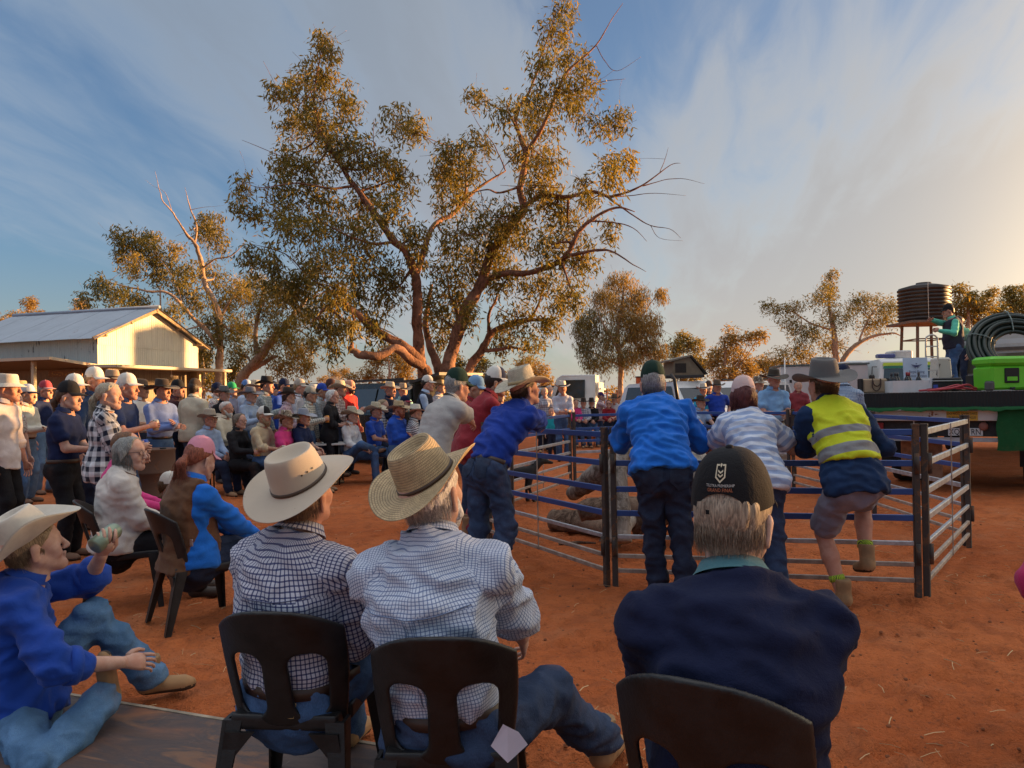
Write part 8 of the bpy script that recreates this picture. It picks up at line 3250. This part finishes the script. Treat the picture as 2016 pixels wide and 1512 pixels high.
# somebody in a magenta fleece, mostly outside the frame
p_m = spot(2226, 2.62)
person('person in magenta fleece whose elbow shows at the edge', p_m, 14, ht=1.62, w=1.1, fem=True, lod=1, legs='sit', seat=.44, shirt=K(.40, .012, .085), trousers=D2, hair=('short', H_BROWN), arms='hips', ease=.03, feet=((.22, .16, 0, 1), (.02, .16, 0, 1)), group='seated onlookers in front')
chair('black plastic chair under the magenta fleece', p_m, 14)

kidw = spot(326, 7.3)
person('child in white cap and brown tee sitting on the sand', kidw, 80, ht=1.30, lod=1, legs='sit', seat=.03, shirt=K(.12, .055, .03), sleeve='short', trousers=D4, hair=('short', H_BROWN), hat=('cap', [CW_, CW_, CW_]), feet=((.12, .40, 0, 1), (-.12, .42, 0, 1)), arms='lap', high=False)

# ================================================================ tailoring on the nearest figures
for inf, wd, cs in ((felt_man, .150, (.10, .11, .20)), (straw_man, .165, (.20, .26, .40))):
    sm = cloth(cs)
    part = inf['shirt']
    seam(inf, part, [(wd * t, .235 - .012 * (1 - t * t)) for t in np.linspace(-1, 1, 22)], sm)
    for x in (-.014, .014):
        seam(inf, part, [(x * (1 - .5 * t), .220 - .26 * t) for t in np.linspace(0, 1, 16)], sm, .0014)
for inf, z0 in ((royal_man, -.20), (bright_man, -.24)):
    tr_ = child(inf, 'trousers')
    st_ = denim((.022, .034, .065), .3)
    for sx in (-1, 1):
        pocket(inf, tr_, sx * .085, z0, .13, .13, st_)
    seam(inf, tr_, [(.0, -.12 - .02 * k) for k in range(10)], st_)
pocket(royal_man, child(royal_man, 'belt'), .045, -.105, .075, .030, plain('patch_tan', (.42, .30, .2), .7), 'leather_patch', 0, .003)
pocket(felt_man, child(felt_man, 'trousers'), .06, -.135, .075, .040, plain('patch_gold', (.45, .28, .10), .7), 'leather_patch', 0, .003)
# folded paper poking from a back pocket
pp = at(1000, 1466, 2.10)
t = thing('folded_paper', 'folded white paper sticking out behind the straw hat man', 'paper', tuple(pp), R(-6))
MB().add([(-.048, .0, -.005), (0, -.012, -.045), (.0, -.004, .052), (-.012, -.004, .058), (.055, .004, .0), (.03, .002, .035)], [(0, 1, 2, 3), (1, 4, 5, 2)]).build('sheet', plain('paper', (.62, .58, .66), .7, 0, .04), t)
# sunglasses pushed up on the straw hat
sg_ = link('sunglasses', glasses_mesh(True), straw_man['root'])
sg_.matrix_local = straw_man['hat'].matrix_local @ Matrix.Translation((.02, -.01, .050)) @ Matrix.Rotation(R(-62), 4, 'Z')
objmat(sg_, [BLACKPL, plain('lens_dark', (.01, .01, .012), .1, spec=.7), BLACKPL])
for k in range(3):                                     # vent eyelets on the felt hat
    th = R(98 + 13 * k)
    q = Vector((math.sin(th) * .0795, math.cos(th) * .0985, .052))
    MB().lathe([(.0032, 0), (.0030, .0015)], 8, 0, q, Vector((math.sin(th) / .083, math.cos(th) / .103, .12)).normalized().to_track_quat('Z', 'Y').to_matrix()).build('eyelet', B_BLK, felt_man['hat'])


def on_cap(info, me, name, mat, z, lift=1.012):
    """lay a flat emblem or lettering (x across, y up, metres) round the back of a cap"""
    for v in me.vertices:
        x, y = v.co.x, v.co.y + z
        s_ = math.asin(min(max(y / .118, 0), 1) ** (1 / 1.05)) / (math.pi / 2)
        r_ = .103 * math.cos(s_ * math.pi / 2) ** .72
        p = cap_point(math.pi - x / max(r_, .03), s_)
        v.co = Vector(p * lift)
    link(name, me, info['hat'], mat)


def flat(polys):
    mb = MB()
    for pl in polys:
        mb.add([(x, y, 0) for x, y in pl], [tuple(range(len(pl)))])
    return mb.mesh()


GOLDT = plain('thread_gold', (.55, .47, .33), .6)
sh_ = []
o_ = [(-.0115, .034), (-.0125, .010), (0, 0), (.0125, .010), (.0115, .034)]
i_ = [(-.0085, .031), (-.0095, .012), (0, .004), (.0095, .012), (.0085, .031)]
for k in range(4):
    sh_.append([o_[k], o_[k + 1], i_[k + 1], i_[k]])
sh_ += [[(-.0115, .034), (-.0085, .031), (-.004, .031), (-.004, .034)], [(.004, .034), (.004, .031), (.0085, .031), (.0115, .034)], [(-.003, .033), (0, .028), (.003, .033), (0, .036)]]
for y in (.0215, .0145):
    sh_ += [[(-.0062, y + .003), (0, y - .001), (0, y - .0045), (-.0062, y - .0005)], [(0, y - .001), (.0062, y + .003), (.0062, y - .0005), (0, y - .0045)]]
on_cap(cap_man, flat(sh_), 'emblem', GOLDT, .062)
tm = text_mesh('TELSTRA PREMIERSHIP', .0072)
on_cap(cap_man, tm, 'lettering', plain('thread_white', (.5, .48, .45), .6), .057)
tm = text_mesh('GRAND FINAL', .0098)
on_cap(cap_man, tm, 'lettering', plain('thread_orange', (.40, .12, .05), .6), .0485)


def dog(label, p, face, col, sc=1.0):
    """kelpie standing side on; local +y is the nose"""
    t = thing('kelpie_dog', label, 'dog', (p.x, p.y, 0), -R(face))
    P = [Prim((0, .20, .40), (0, -.02, .41), .095, .080, 1.15, (1, 0, 0), .05), Prim((0, -.02, .41), (0, -.24, .40), .078, .075, 1.1, (1, 0, 0), .05),
         Prim((0, .24, .44), (0, .36, .55), .065, .05, 1, None, .04), Prim((0, .37, .56), (0, .42, .56), .052, .045, 1, None, .02), Prim((0, .44, .545), (0, .53, .525), .032, .020, 1, None, .02),
         Prim((0, -.30, .42), (0, -.46, .30), .020, .016, 1, None, .02), Prim((0, -.46, .30), (0, -.54, .24), .022, .010, 1, None, .02)]
    for s_ in (-1, 1):
        x = s_ * .065
        P += [Prim((x, .20, .36), (x, .17, .20), .040, .026, 1, None, .02), Prim((x, .17, .20), (x, .20 + .03 * s_, .03), .022, .018, 1, None, .01), Prim((x, .20 + .03 * s_, .02), (x, .235 + .03 * s_, .018), .020, .016, 1, None, .01),
              Prim((x, -.24, .36), (x, -.19, .24), .055, .034, 1, None, .03), Prim((x, -.19, .24), (x, -.30, .15), .030, .020, 1, None, .01), Prim((x, -.30, .15), (x, -.27 - .03 * s_, .03), .019, .017, 1, None, .01), Prim((x, -.27 - .03 * s_, .02), (x, -.23 - .03 * s_, .018), .020, .016, 1, None, .01),
              Prim((s_ * .035, .36, .60), (s_ * .045, .35, .665), .020, .006, 1, None, .01)]
    V, F = sdf_mesh(P, .013, cuts=[((0, 0, 0), (0, 0, -1))])
    link('body', mesh(V * sc, F), t, plain('dog_coat', col, .7, 0, .3, 12, .3, 90))
    return t


dog('black kelpie standing at the pale shirt man\'s feet', spot(1078, 20.6), 275, (.014, .012, .011))
dog('dark kelpie inside the pen behind the royal blue shirt', spot(1016, 10.4), 75, (.016, .013, .011))
